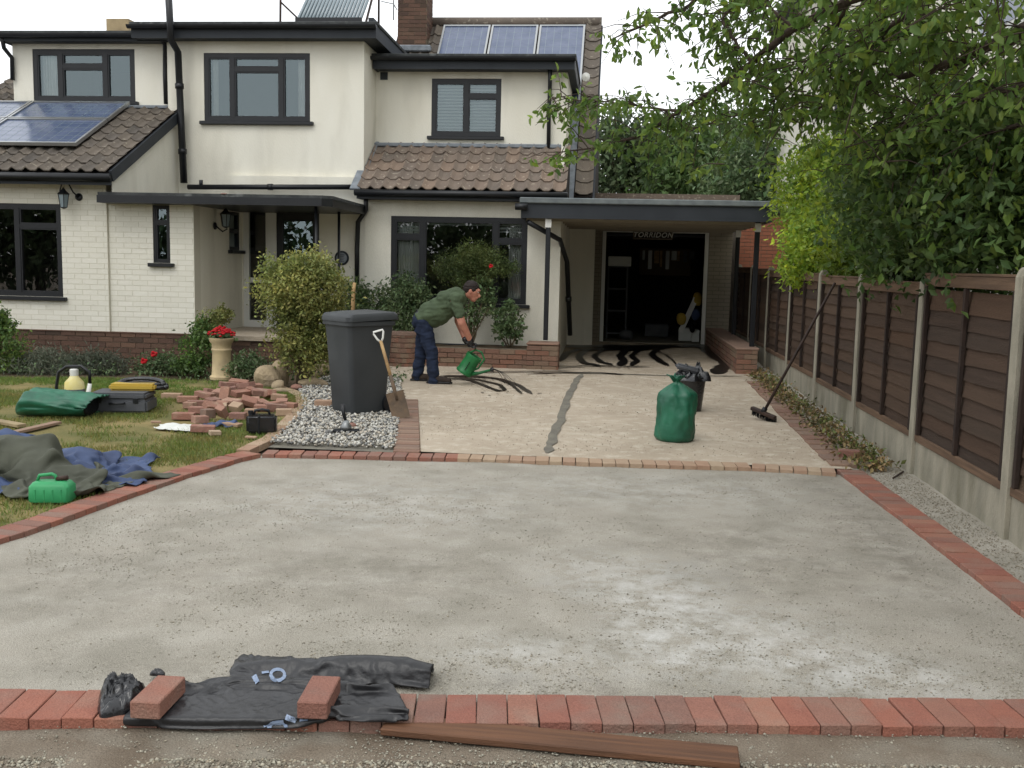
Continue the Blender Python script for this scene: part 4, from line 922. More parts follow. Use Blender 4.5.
# ------------------------------------------------------------------ garage and carport
GY = 19.8; gz = gh(GY)
gx0, gx1 = P(602, 260, GY).x, P(708, 260, GY).x; gtop = P(650, 229, GY).z; gl, gr = xe, P(731, 280, GY).x
garage = empty('garage', ((gl+gr)/2, GY, gz), 'open single garage with dark interior and painted brick piers', 'garage')
wall('wall', garage, gl-.02, gr, gz-.1, 2.62, GY, 'soft_mortar', [(gx0, gx1, gz-.1, gtop)])
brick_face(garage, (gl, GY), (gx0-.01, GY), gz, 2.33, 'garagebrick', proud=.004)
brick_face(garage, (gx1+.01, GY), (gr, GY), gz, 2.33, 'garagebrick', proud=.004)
fr = MB(); fr.bx(gx0, gx0+.07, GY-.015, GY+.08, gz, gtop-.07).bx(gx1-.07, gx1, GY-.015, GY+.08, gz, gtop-.07).bx(gx0, gx1, GY-.016, GY+.08, gtop-.07, gtop-.001)
fr.build('door_frame', 'white', garage)
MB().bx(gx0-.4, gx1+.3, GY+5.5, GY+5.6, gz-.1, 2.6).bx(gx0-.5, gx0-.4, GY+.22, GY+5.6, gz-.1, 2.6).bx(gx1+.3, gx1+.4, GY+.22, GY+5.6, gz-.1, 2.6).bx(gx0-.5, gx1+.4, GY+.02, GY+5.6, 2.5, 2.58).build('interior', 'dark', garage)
MB().bx(gx0-.5, gx1+.4, GY+.0, GY+5.6, gz-.06, gz+.002).build('garage_floor', 'filler', garage)
MB().bx(gx0+.08, gx1-.08, GY+.12, GY+1.9, gtop-.14, gtop-.10).build('up_and_over_door', 'fascia', garage)
MB().bx(gl-.02, gr+.1, GY+.05, GY+.2, 2.58, P(680, 194, GY).z).build('parapet', 'tilepink', garage)
a = P(653, 235, GY-.14)
sg = MB().box((a.x, GY-.03, a.z), (.76, .022, .17)).build('house_name_sign', 'tilepink', None, bevel=.006, loc=Vector((a.x, GY-.03, a.z))); tag(sg, 'small house name sign reading TORRIDON above the garage opening', 'sign')
MB().box((a.x, GY-.0425, a.z), (.7, .004, .125)).build('sign_panel', 'dark', sg)
tc_ = bpy.data.curves.new('TORRIDON', 'FONT'); tc_.body = 'TORRIDON'; tc_.size = .135; tc_.align_x = 'CENTER'; tc_.align_y = 'CENTER'; tc_.extrude = .002; tc_.shear = .25; tc_.space_character = 1.12; tc_.offset = .002
tob = bpy.data.objects.new('lettering', tc_); COL.objects.link(tob); bpy.context.view_layer.update()
tm = bpy.data.meshes.new_from_object(tob.evaluated_get(bpy.context.evaluated_depsgraph_get())); bpy.data.objects.remove(tob)
for v in tm.vertices: v.co = (v.co.x, -v.co.z, v.co.y)
tm.materials.clear(); link('lettering', tm, 'white', sg, (a.x, GY-.048, a.z))
# carport
c0, c1 = P(521, 210, 14.9).x, P(773, 210, 14.9).x; cpz0, cpz1 = 2.285, 2.50
cp = empty('carport', ((c0+c1)/2, 17, 0), 'flat roofed carport with grey fascia in front of the garage', 'carport')
MB().bx(c0, c1, 14.9, 14.94, cpz0, cpz1-.002).bx(c0, c0+.035, 14.94, GY, cpz0+.001, cpz1-.003).bx(c1-.035, c1, 14.94, GY, cpz0+.001, cpz1-.003).build('fascia', 'fascia', cp)
MB().bx(c0-.02, c1+.02, 14.86, 14.95, cpz1, cpz1+.085).bx(c0-.02, c0+.06, 14.95, GY, cpz1+.001, cpz1+.085).bx(c1-.06, c1+.02, 14.95, GY, cpz1+.001, cpz1+.085).build('roof_trim', 'fasciatop', cp, bevel=.012)
MB().bx(c0+.06, c1-.06, 14.95, GY-.01, cpz1-.04, cpz1+.02).build('roof_deck', 'felt', cp)
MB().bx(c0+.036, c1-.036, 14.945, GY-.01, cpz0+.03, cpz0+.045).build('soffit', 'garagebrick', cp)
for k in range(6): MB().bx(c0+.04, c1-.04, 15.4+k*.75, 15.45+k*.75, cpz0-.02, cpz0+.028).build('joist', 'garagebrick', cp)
MB().tube([(c0-.08, 14.83, cpz0+.16), (c0+.1, 14.83, cpz0+.16)], .05, 8).build('gutter_end', 'black', cp, smooth=True)
MB().box(P(653, 222, 18.5), (.38, .1, .07)).build('strip_light', 'white', cp, bevel=.01)
for (px, yy, z0) in ((546.5, 15.0, .48), (754, 15.25, .36), (735, 18.0, .36)):
    a = P(px, 300, yy); MB().bx(a.x-.035, a.x+.035, yy-.035, yy+.035, z0, cpz0+.03).build('post', 'black', cp, bevel=.006)
    MB().bx(a.x-.045, a.x+.045, yy-.045, yy-.036, cpz0-.13, cpz0-.005).build('post_bracket', 'white', cp)
lantern(P(587, 252, GY-.01), 'dim wall lantern on the painted brick left of the garage opening')
# low brick wall on the right of the carport
lw = empty('garden_wall', (2.1, 15, 0), 'low brick wall running from the right carport post back to the garage', 'wall')
wx0, wx1 = P(736, 360, 15.0).x, P(757, 360, 15.0).x
MB().bx(wx0+.01, wx1-.01, 14.95, GY-.02, 0, .41).build('wall_core', 'mortar', lw)
brick_face(lw, (wx0, 14.95), (wx1, 14.95), gh(15)-.01, .43, 'gardenbrick', proud=.01)
q0 = len(COL.objects)
me = brick_mesh('gardenbrick'); nrow = 5
for r_ in range(nrow):
    y = 14.96-(.11 if r_ % 2 else 0)
    while y < 19.7:
        a_, b_ = max(y, 14.96), min(y+.215, 19.75)
        if b_-a_ > .05: inst('brick', me, lw, (wx0+.012, (a_+b_)/2, gh(15)+.025+r_*.075), (0, 0, 0), (.03, b_-a_, .065))
        y += .225
MB().bx(wx0-.02, wx1+.02, 14.93, GY-.03, .42, .455).build('coping', 'sett', lw, bevel=.01)

# things inside the garage
def gthing(name, label, cat, px0, py0, px1, py1, Y, m, depth=.35, build=None):
    a_, b_ = P(px0, py0, Y), P(px1, py1, Y); z0 = min(a_.z, b_.z); c_ = ((a_.x+b_.x)/2, Y+depth/2, z0)
    t = empty(name, c_, label, cat)
    return t, a_.x, b_.x, z0, max(a_.z, b_.z)
t, x0, x1, z0, z1 = gthing('shelf_unit', 'tall pale shelf unit at the left inside the dark garage', 'shelves', 608, 266, 626, 340, 20.6, 'offwhite')
for xx in (x0, x1-.03): MB().bx(xx, xx+.03, 20.6, 20.95, gz, z1).build('side', 'case', t)
for k in range(4): MB().bx(x0+.03, x1-.03, 20.6, 20.95, gz+.1+k*.45, gz+.13+k*.45).build('shelf', 'case', t)
o = MB().bx(x0, x1+.05, 20.62, 20.9, z1+.002, z1+.2).build('cardboard_box', 'offwhite', None, bevel=.01, loc=Vector((x0, 20.7, z1))); tag(o, 'pale box on top of the shelf unit in the garage', 'box')
t, x0, x1, z0, z1 = gthing('wall_rack', 'rack of hanging tools on the back of the dark garage', 'rack', 640, 248, 690, 276, 22.5, 'case')
MB().bx(x0, x1, 22.5, 22.53, z0, z1).build('rack_board', 'fence', t)
for k in range(9): xx = x0+.06+k*(x1-x0-.1)/8; MB().bx(xx, xx+.05+.03*(k % 3), 22.42, 22.49, z1-.15-R.random()*.35, z1-.05).build('hanging_tool', R.choice(['steel', 'case', 'wood']), t)
def bagthing(label, px, py, w_, h_, Y, m, seed):
    c_ = P(px, py, Y); mb = MB(); mb.ball((c_.x, Y, c_.z+h_/2), (w_/2, w_/2.4, h_/2), 14, 10); o = mb.build('plastic_tub', m, None, smooth=True, loc=Vector((c_.x, Y, c_.z)))
    for v in o.data.vertices:
        n_ = noise.noise_vector(v.co*6+Vector((seed, 0, 0))); v.co += n_*.03
    tag(o, label, 'bag')
bagthing('orange bag heaped low at the right inside the garage', 681, 325, .2, .24, 20.4, 'yellow', 1)
bagthing('orange box-shaped bag higher up by the right garage jamb', 697, 306, .2, .26, 20.5, 'yellow', 2)
bagthing('pale blue bag by the right garage jamb', 696, 320, .17, .22, 20.35, 'bluetarp', 3)
bagthing('bright yellow-green bundle low by the right garage jamb', 692, 333, .12, .2, 20.2, 'lime', 4)
bagthing('pale sack on the garage floor behind the left jamb', 626, 340, .3, .22, 20.4, 'case', 5)
for (px0, py0, px1, py1, Y, lab) in ((679, 328, 691, 345, 20.5, 'white tall bin among clutter at the right of the garage'), (645, 324, 668, 343, 21.5, 'grey crate on the floor in the middle of the garage'), (692, 330, 699, 345, 20.3, 'narrow white container next to the right garage jamb')):
    a_, b_ = P(px0, py0, Y), P(px1, py1, Y); o = MB().prism([(a_.x, Y), (b_.x, Y), (b_.x-.01, Y+.25), (a_.x+.01, Y+.25)], gz+.004, a_.z).build('storage_bin', 'offwhite' if 'white' in lab else 'case', None, bevel=.01, loc=Vector((a_.x, Y, gz))); tag(o, lab, 'container')
a_ = P(688, 320, 20.45); o = MB().box((a_.x, 20.45, a_.z+.1), (.1, .03, .75), Matrix.Rotation(rad(22), 3, 'Y')).build('white_board', 'white', None, loc=Vector((a_.x, 20.45, gz))); tag(o, 'white board leaning among bags at the right of the garage', 'board')

# ------------------------------------------------------------------ planter wall
pw = empty('planter_wall', (-2, 14.7, 0), 'low raised brick planter wall in front of the right wing', 'wall')
py0 = 14.72; xA, xB = P(388, 355, 14.7).x, P(558, 355, 14.7).x
zt = P(480, 348, py0).z; zpier = P(545, 345, py0).z
lx = P(418, 355, py0).x; rx = P(527, 355, py0).x
MB().bx(lx, rx, py0+.01, py0+.2, 0, zt-.01).build('wall_core', 'mortar', pw)
brick_face(pw, (lx, py0), (rx, py0), gh(py0)-.02, zt, 'gardenbrick', proud=.012, jit=.006)
MB().bx(rx+.005, xB-.005, py0-.05, py0+.35, 0, zpier-.01).build('pier_core', 'mortar', pw)
brick_face(pw, (rx, py0-.06), (xB, py0-.06), gh(py0)-.02, zpier, 'gardenbrick', proud=.006, jit=.004)
brick_face(pw, (xB, py0-.06), (xB, py0+.38), gh(py0)-.02, zpier, 'gardenbrick', proud=.006, jit=.004)
MB().bx(rx-.01, xB+.01, py0-.07, py0+.39, zpier, zpier+.03).build('coping', 'sett', pw, bevel=.01)
# curved pier at the left end
ccx_, ccy_, rr_ = (xA+lx)/2+.02, 14.75, (lx-xA)/2+.03; zc = P(405, 336, 14.4).z
MB().lathe([(0, 0), (rr_-.01, 0), (rr_-.01, zc), (0, zc)], 24, (ccx_, ccy_, 0)).build('pier_core', 'mortar', pw)
me = brick_mesh('gardenbrick'); z = gh(14)-.02; k = 0
while z < zc-.02:
    for i in range(14):
        q_ = PI+.1+(i+.5*(k % 2))*.22
        if q_ > 2*PI+.2: break
        inst('brick', me, pw, (ccx_+rr_*math.cos(q_), ccy_+rr_*math.sin(q_), z+.0325), (0, 0, q_+PI/2), (.11*rr_/.55*1.0+.01, .04, .065))
    z += .075; k += 1
MB().lathe([(0, zc), (rr_+.03, zc), (rr_+.03, zc+.05), (0, zc+.05)], 24, (ccx_, ccy_, 0)).build('coping', 'sett', pw, smooth=False)
sheet('planter_soil', xA, xB-.1, py0+.1, HY-.06, .1, lambda x, y: .33+.03*nz2(x, y, 3, 31), 'soil')
# ------------------------------------------------------------------ fence
FX = 2.47; fence = empty('fence', (FX, 10, 0), 'long brown waney lap panel fence with concrete posts and gravel boards', 'fence')
posts_y = [2.35, 4.28, 6.21, 8.12, 10.03, 11.95, 13.87, 15.78, 17.7, 19.6]
def post_mesh(h):
    mb = MB(); s = .05; vs = []
    for z_, e in ((-.1, s), (h-.06, s), (h-.02, s*.7), (h, s*.35)):
        vs += [(-e if i in (0, 3) else e, -s if i < 2 else s, z_) for i in range(4)]
    fs = [(4*k+i, 4*k+(i+1) % 4, 4*k+4+(i+1) % 4, 4*k+4+i) for k in range(3) for i in range(4)]+[(12, 13, 14, 15)]
    return mb.add(vs, fs).mesh('post', .004)
pm = post_mesh(1.66); pm.materials.append(M['cpost'])
hts = [1.0, 1.0, 1.0, .965, .955, .955, .95, .95, .95, .95]
for y, s_ in zip(posts_y, hts): inst('post', pm, fence, (FX, y, gh(y)-.01), (R.uniform(-.008, .008), R.uniform(-.008, .008), 0), (1, 1, s_))
def board_mesh(seed, L=1.80, H=.155):
    n = 18; vs = []
    for xx in (0, 1):
        for i in range(n+1):
            t = i/n; wv = .012*noise.noise(Vector((t*3, seed*5.1, 0)))+.006*noise.noise(Vector((t*9, seed, 3)))
            vs.append((-.012-.010+xx*.010, L*(t-.5), -H/2+wv)); vs.append((.004-.006+xx*.006, L*(t-.5), H/2))
    m_ = 2*(n+1); fs = []
    for i in range(n):
        a_ = 2*i; fs += [(a_, a_+2, a_+3, a_+1), (m_+a_+1, m_+a_+3, m_+a_+2, m_+a_), (a_, m_+a_, m_+a_+2, a_+2)]
    mb = MB(); mb.v = vs; mb.f = fs; me = mb.mesh('fence_board'); me.materials.append(M['fence']); return me
boards = [board_mesh(k) for k in range(5)]
for i in range(len(posts_y)-1):
    ya, yb = posts_y[i]+.05, posts_y[i+1]-.05; yc = (ya+yb)/2; zb = gh(yc)+.285; top = (1.60 if i < 3 else 1.52)+gh(yc)
    MB().bx(FX-.02, FX+.02, ya, yb, gh(yc)-.1, zb-.002).build('gravel_board', 'cpost', fence, bevel=.006)
    fp = empty('fence_panel', (FX, yc, zb)); fp.parent = fence; fp.location = Vector((FX, yc, zb))-wpos(fence)
    z = zb+.1; k = 0
    while z < top-.1:
        inst('board', boards[R.randint(0, 4)], fp, (FX+.012+R.uniform(-.003, .003), yc, z), (R.uniform(-.006, .006), 0, 0), (1, (yb-ya)/1.8, 1)); z += .113; k += 1
    MB().bx(FX-.034, FX-.008, ya+.002, yb-.002, zb, zb+.055).build('bottom_rail', 'fencerail', fp, bevel=.004)
    MB().bx(FX-.034, FX-.012, ya+.002, yb-.002, top-.095, top-.012).build('top_rail', 'fencerail', fp, bevel=.004)
    MB().bx(FX-.04, FX+.035, ya+.002, yb-.002, top-.012, top+.006).build('capping', 'fencerail', fp, bevel=.003)
    for f_ in (.03, .5, .97):
        y = ya+(yb-ya)*f_; MB().bx(FX-.042, FX-.0135, y-.02, y+.02, zb+.056, top-.096).build('batten', 'fencedark', fp, bevel=.003)

# ------------------------------------------------------------------ neighbouring house beyond the fence
NX = 3.75; nb = empty('neighbour_house', (6, 18, 0), 'tall pale cream house seen through the leaves beyond the fence', 'house')
ny1 = 24.0; nz = P(770, 28, ny1).z
MB().bx(NX, NX+9, 3.0, ny1, 0, nz).build('wall', 'render', nb)
MB().bx(NX-.3, NX-.02, 2.8, ny1+.25, nz-.12, nz+.04).build('eaves', 'fascia', nb)
MB().tube([(NX-.36, 2.8, nz-.0), (NX-.36, ny1+.25, nz-.0)], .06, 8).build('gutter', 'black', nb, smooth=True)
MB().add([(NX-.3, 2.8, nz+.05), (NX-.3, ny1+.2, nz+.05), (NX+4.5, ny1+.2, nz+3.2), (NX+4.5, 2.8, nz+3.2)], [(0, 3, 2, 1)]).build('roof', 'tile', nb)
a = PX(838, 100, NX-.05); MB().tube([(NX-.05, a.y, 0), (NX-.05, a.y, nz-.1)], .05, 10).build('downpipe', 'black', nb, smooth=True)
a, b_ = PX(978, 50, NX), PX(1040, 50, NX); MB().bx(NX-.03, NX+.02, b_.y, a.y, a.z, a.z+1.15).build('window', 'white', nb)
MB().bx(NX-.035, NX-.031, b_.y+.08, a.y-.08, a.z+.08, a.z+1.07).build('pane', 'pv', nb)
oh = empty('brick_outbuilding', (3.2, 21.5, 0), 'orange brick outbuilding glimpsed behind the right carport post', 'building')
MB().bx(2.62, 3.6, 21.0, 23.0, 0, 2.75).build('wall', 'mortar', oh)
M['orangebrick'] = mat('orange_brick', srgb(158, 104, 82), srgb(140, 90, 70), 9, .9, .5, 60, rnd=[srgb(162, 104, 80), srgb(146, 92, 72)])
brick_face(oh, (2.62, 21.0), (3.6, 21.0), 1.4, 2.7, 'orangebrick', proud=.006)
MB().bx(2.55, 3.65, 20.9, 23.1, 2.752, 2.83).build('roof', 'felt', oh)

# ------------------------------------------------------------------ trees and hedges
def limb(mb, pts, r0, r1, n=7):
    pts = [Vector(p) for p in pts]; rs = [r0+(r1-r0)*i/(len(pts)-1) for i in range(len(pts))]; mb.tube(pts, rs, n)
def wig(a_, b_, n, amp, seed):
    a_, b_ = Vector(a_), Vector(b_); return [a_.lerp(b_, i/n)+noise.noise_vector(Vector((i*.6, seed*3.7, 0)))*amp*math.sin(PI*i/n) for i in range(n+1)]
def tree(name, label, base, h, crowns, radii, nleaf, lsize, leafmat, trunk_r=.12, group=None, cat='tree', shell=.5, sub=14, subr=.3, six=False, droop=.2, cv=.35, hue=None):
    t = empty(name, base, label, cat, group); b = Vector(base); mb = MB(); top = Vector(crowns[0])
    limb(mb, wig(b, top, 7, .12, len(label)), trunk_r, trunk_r*.35); 
    mb.build('trunk', 'bark', t, smooth=True)
    br = MB()
    for i, (c_, r_) in enumerate(zip(crowns, radii)):
        for k in range(5):
            f = .35+.12*k; s0 = b.lerp(top, f); d = Vector((R.gauss(0, 1), R.gauss(0, 1), R.gauss(.4, .7))).normalized()
            e = Vector(c_)+Vector((d.x*r_[0], d.y*r_[1], d.z*r_[2]))*.85; limb(br, wig(s0, e, 6, .15, i*9+k), trunk_r*.35, trunk_r*.06, 5)
    o = br.build('branches', 'bark', t, smooth=True); o['kind'] = 'stuff'
    pts = clumpy(crowns, radii, nleaf, shell, sub, subr)
    o = leaves('crown', pts, lsize, leafmat, t, droop=droop, six=six, clumpvar=cv, hue=hue, tintvar=.35); o['kind'] = 'stuff'
    return t
# trees behind the garage
cr_ = lambda px, py, Y: tuple(P(px, py, Y))
tree('garden_tree', 'dark broad tree behind the garage roof, directly right of the house gable', (P(640, 200, 31).x, 31, 0), 6, [cr_(640, 165, 31), cr_(612, 160, 30), cr_(668, 172, 31)], [(1.3, 1.4, 1.5), (.9, 1.2, 1.3), (1.2, 1.3, 1.2)], 9000, .2, 'farleaf', .16, 'trees behind the garage')
tree('garden_tree', 'dark rounded tree behind the middle of the garage roof', (P(705, 200, 29).x, 29, 0), 6, [cr_(705, 165, 29), cr_(735, 178, 28), cr_(690, 185, 28)], [(1.3, 1.3, 1.55), (1.2, 1.2, 1.2), (1.2, 1.2, 1.0)], 9000, .19, 'hedge', .16, 'trees behind the garage')
tree('garden_tree', 'paler low tree filling the gap between the garage and the light green bush', (P(770, 210, 25).x, 25, 0), 5, [cr_(765, 160, 25), cr_(745, 195, 25), cr_(792, 185, 24)], [(1.1, 1.1, 1.2), (1.0, 1.1, 1.0), (1.2, 1.2, 1.2)], 8000, .15, 'bushleaf', .13, 'trees behind the garage')
# light green bush over the fence beyond the carport
tree('lime_bush', 'bright light green bush spilling over the far end of the fence', (3.1, 14.3, gh(14)), 3.4, [cr_(822, 195, 14.2), cr_(818, 235, 13.2), cr_(846, 165, 14.0), cr_(850, 230, 12.4), cr_(812, 262, 13.2), cr_(855, 255, 11.6)],
     [(.55, .9, .6), (.42, .7, .34), (.55, .8, .45), (.5, .8, .5), (.40, .5, .30), (.32, .5, .26)], 24000, .075, 'lime', .05, cat='bush', shell=.45, subr=.26, cv=.4, hue=(.3, (1.25, 1.15, .7)))
# dark hedge over the near fence
tree('dark_hedge', 'dense dark green hedge overhanging the nearer fence panels', (3.1, 9, 0), 3.2, [cr_(900, 215, 9.6), cr_(960, 215, 8.2), cr_(1010, 205, 7.3), cr_(892, 185, 10.2), cr_(940, 160, 8.8), cr_(1020, 150, 7.4), cr_(905, 250, 9.4)],
     [(.50, .8, .5), (.55, .8, .5), (.5, .8, .5), (.45, .7, .5), (.55, .8, .45), (.55, .8, .5), (.36, .5, .28)], 24000, .085, 'hedge', .06, cat='hedge', shell=.35, subr=.3, cv=.35, hue=(.2, (1.6, 1.5, 1.0)))
# cherry tree: trunk stands beyond the fence, outside the frame on the right
ct = empty('cherry_tree', (3.3, 5.2, 0), 'cherry tree whose long leafy branches reach over the drive from the right', 'tree')
mb = MB(); limb(mb, [(3.3, 5.2, 0), (3.28, 5.25, 1.2), (3.35, 5.3, 2.2), (3.3, 5.5, 3.3), (3.2, 5.7, 4.4)], .14, .06, 10); mb.build('trunk', 'bark', ct, smooth=True)
br_px = [
    ([(1100, 20, 5.8), (1024, 29, 6.4), (975, 55, 7.0), (930, 70, 7.6), (880, 78, 8.2), (840, 95, 8.8), (800, 120, 9.2)], .05, .008),
    ([(1060, -60, 5.8), (940, -30, 6.6), (850, 0, 7.4), (795, 28, 8.0), (752, 62, 8.5), (715, 90, 9.0), (680, 112, 9.3), (640, 135, 9.8), (600, 148, 10.2), (562, 152, 10.5)], .045, .006),
    ([(1000, -80, 6.0), (880, -60, 6.8), (780, -40, 7.6), (720, -20, 8.2), (690, 5, 8.6), (650, 22, 9.0), (610, 40, 9.4)], .04, .006),
    ([(752, 62, 8.5), (735, 40, 8.7), (722, 20, 8.9), (735, 0, 9.0), (760, -20, 9.0)], .016, .008),
    ([(795, 28, 8.0), (765, 5, 8.2), (740, -12, 8.5)], .014, .006),
    ([(680, 112, 9.3), (650, 108, 9.6), (625, 103, 9.9), (597, 101, 10.2), (570, 98, 10.4), (552, 97, 10.5)], .014, .004),
    ([(840, 95, 8.8), (790, 105, 9.2), (740, 115, 9.6), (700, 125, 9.9), (665, 140, 10.1)], .012, .004),
    ([(1080, 70, 6.0), (1024, 85, 6.6), (970, 100, 7.4), (920, 118, 8.0), (880, 130, 8.5)], .03, .006),
    ([(1080, 110, 6.2), (1020, 125, 6.8), (960, 140, 7.4), (905, 145, 8.0)], .025, .005),
    ([(940, -30, 6.6), (900, 20, 7.2), (870, 50, 7.8), (850, 80, 8.3)], .02, .006),
    ([(1060, -60, 5.8), (1010, -20, 6.2), (960, 10, 6.8), (920, 30, 7.3), (880, 45, 7.8)], .03, .006),
    ([(850, 0, 7.4), (830, 40, 7.8), (800, 75, 8.4), (775, 100, 8.8), (745, 130, 9.2)], .015, .005)]
tw = MB(); lp = []
for pts, r0, r1 in br_px:
    W_ = [P(*p) for p in pts]; fine = []
    for i in range(len(W_)-1):
        for k in range(4): fine.append(W_[i].lerp(W_[i+1], k/4)+noise.noise_vector(W_[i]*2+Vector((k, 0, 0)))*.03)
    fine.append(W_[-1]); mb = MB(); limb(mb, fine, r0, r1, 7); mb.build('branch', 'bark', ct, smooth=True)
    L = len(fine)
    for i in range(2, L):
        right = min(1, max(0, (fine[i].x/fine[i].y-.06)/.3)); ns = 2+int(right*1.8)
        for _ in range(ns):
            d = Vector((R.gauss(-.25, .6), R.gauss(0, .55), R.gauss(-.12, .42))).normalized(); ln = R.uniform(.18, .5+.25*right); e = fine[i]+d*ln; e.z -= .15*ln
            limb(tw, [fine[i], fine[i].lerp(e, .5)+Vector((0, 0, .04)), e], .006, .002, 4)
            for k in range(int(6+6*ln/.5)): q_ = .2+.8*R.random(); lp.append(fine[i].lerp(e, q_)+Vector((R.gauss(0, .03), R.gauss(0, .03), R.gauss(-.01, .02))))
# inner twigs at the dense right side
for it_ in range(470):
    px = 830+210*R.random()**.8; py = R.uniform(-40, 190); Y = R.uniform(7.2, 10)
    if it_ >= 230: px = R.uniform(720, 930); py = R.uniform(-20, 165); Y = R.uniform(8, 10)
    if px < 880 and py > 100 and R.random() < .6: continue
    c_ = P(px, py, Y)
    if c_.x > NX-.1: continue
    d = Vector((R.gauss(-.3, .6), R.gauss(0, .6), R.gauss(-.2, .4))).normalized(); e = c_+d*R.uniform(.25, .5)
    limb(tw, [c_, c_.lerp(e, .5)+Vector((0, 0, .03)), e], .006, .002, 4)
    for k in range(9): lp.append(c_.lerp(e, R.random())+Vector((R.gauss(0, .03), R.gauss(0, .03), R.gauss(-.01, .02))))
o = tw.build('twigs', 'bark', ct); o['kind'] = 'stuff'
o = leaves('leaves', lp, .080, 'cherry', ct, droop=.5, wid=.44, six=True, var=.45, up=.5, tintvar=.3, hue=(.15, (1.5, 1.35, .9))); o['kind'] = 'stuff'
print('cherry leaves', len(lp))
# gardens and trees across the road behind the viewer, mirrored in the ground floor windows
for i, x in enumerate((-34, -29, -24, -17, -11, -6, -1, 5, 11)):
    tree('street_tree', ['leafy street tree behind the viewer, farthest left of the row', 'leafy street tree behind the viewer, second from the left end', 'leafy street tree behind the viewer, third from the left end', 'leafy street tree behind the viewer, in the left half of the row', 'leafy street tree behind the viewer, just right of the gap in the row', 'leafy street tree behind the viewer, just left of the drive', 'leafy street tree behind the viewer, opposite the drive', 'leafy street tree behind the viewer, just right of the drive', 'leafy street tree behind the viewer, farthest right of the row'][i], (x, -13-i % 2*2, 0), 6, [(x, -13-i % 2*2, 3.0), (x+1.6, -13, 2.2), (x-1.5, -13.4, 2.0)], [(1.7, 1.4, 2.2), (1.6, 1.3, 1.9), (1.6, 1.3, 1.8)], 2600, .42, 'farleaf', .2, 'trees across the road')

# ------------------------------------------------------------------ garden plants
def shrub(name, label, base, crowns, radii, n, size, m, cat='shrub', group=None, stems=6, droop=0, hue=None, shell=.5, subr=.25, six=False, wid=.5, flowers=None, sub=12, cv=.25, up=.5):
    t = empty(name, base, label, cat, group); b = Vector(base); st = MB()
    for i in range(stems):
        c_, r_ = crowns[i % len(crowns)], radii[i % len(crowns)]
        e = Vector(c_)+Vector((R.uniform(-.6, .6)*r_[0], R.uniform(-.6, .6)*r_[1], R.uniform(-.3, .5)*r_[2])); s0 = b+Vector((R.uniform(-.06, .06), R.uniform(-.04, .04), 0))
        limb(st, wig(s0, e, 5, .06, i+len(label)), .012, .004, 5)
    o = st.build('stems', 'twig', t, smooth=True); o['kind'] = 'stuff'
    o = leaves('foliage', clumpy(crowns, radii, n, shell, sub, subr), size, m, t, droop=droop, hue=hue, six=six, wid=wid, clumpvar=cv, up=up); o['kind'] = 'stuff'
    for (fp, fr_, fm) in (flowers or []):
        mb = MB()
        for k in range(9):
            a_ = k*2.4; rr = fr_*(.25+.09*k); c_ = Vector(fp)+Vector((math.cos(a_)*rr*.7, -abs(math.sin(a_))*rr*.4, math.sin(a_)*rr*.6)); mb.ball(c_, (fr_*.42, fr_*.3, fr_*.36), 7, 5)
        mb.build('rose', fm, t, smooth=True)
    return t
def rp(px, py, Y): return tuple(P(px, py, Y))
b0_ = G(303, 384); Ys = b0_.y-.1
shrub('variegated_shrub', 'large rounded yellow-green variegated shrub beside the grey wheelie bin', (b0_.x, Ys, gh(Ys)), [rp(300, 300, Ys), rp(285, 285, Ys), rp(322, 290, Ys), rp(305, 345, Ys), rp(312, 270, Ys+.1), rp(318, 330, Ys)],
      [(.5, .45, .42), (.36, .36, .34), (.34, .36, .34), (.40, .38, .38), (.32, .34, .3), (.36, .34, .36)], 17000, .05, 'varieg', hue=(.35, (1.5, 1.45, 1.4)), shell=.45, subr=.15, stems=10)
Yp = 15.2
shrub('garden_bush', 'leafy green bush against the house wall behind the wheelie bin', (P(362, 330, Yp).x, Yp, .3), [rp(352, 297, Yp), rp(372, 302, Yp), rp(362, 318, Yp-.1)], [(.3, .25, .24), (.3, .25, .22), (.4, .25, .2)], 2600, .06, 'bushleaf', group='bushes along the planter', hue=(.15, (1.4, 1.3, .8)))
shrub('garden_bush', 'tall loose green bush in the planter left of the bending man', (P(406, 330, Yp-.1).x, Yp-.1, .35), [rp(403, 292, Yp-.2), rp(415, 300, Yp-.1), rp(398, 312, Yp-.3), rp(408, 326, Yp-.3)], [(.3, .25, .24), (.3, .25, .24), (.3, .25, .22), (.26, .2, .2)], 3600, .058, 'bushleaf', group='bushes along the planter')
tr = shrub('juniper', 'flat topped juniper on bare stems in front of the large ground floor window', (P(472, 340, 15.1).x, 15.1, .36), [rp(462, 262, 15.1), rp(480, 258, 15.1), rp(500, 268, 15.1), rp(448, 270, 15.1), rp(470, 278, 15.0), rp(470, 250, 15.2)],
      [(.34, .3, .13), (.34, .3, .13), (.26, .25, .1), (.26, .25, .1), (.36, .3, .12), (.22, .2, .1)], 7500, .05, 'conifer', cat='small tree', wid=.25, sub=20, subr=.5, stems=7, up=.1)
shrub('rose_bush', 'thin rose bush with one dark red bloom behind the bending man', (P(470, 340, 14.95).x, 14.95, .36), [rp(476, 300, 14.95), rp(488, 290, 14.95), rp(470, 318, 14.95), rp(492, 308, 14.95)], [(.16, .15, .26), (.14, .15, .2), (.18, .15, .2), (.12, .12, .16)], 800, .06, 'bushleaf', stems=9, six=True, flowers=[(rp(491, 266, 14.8), .04, 'petalred')])
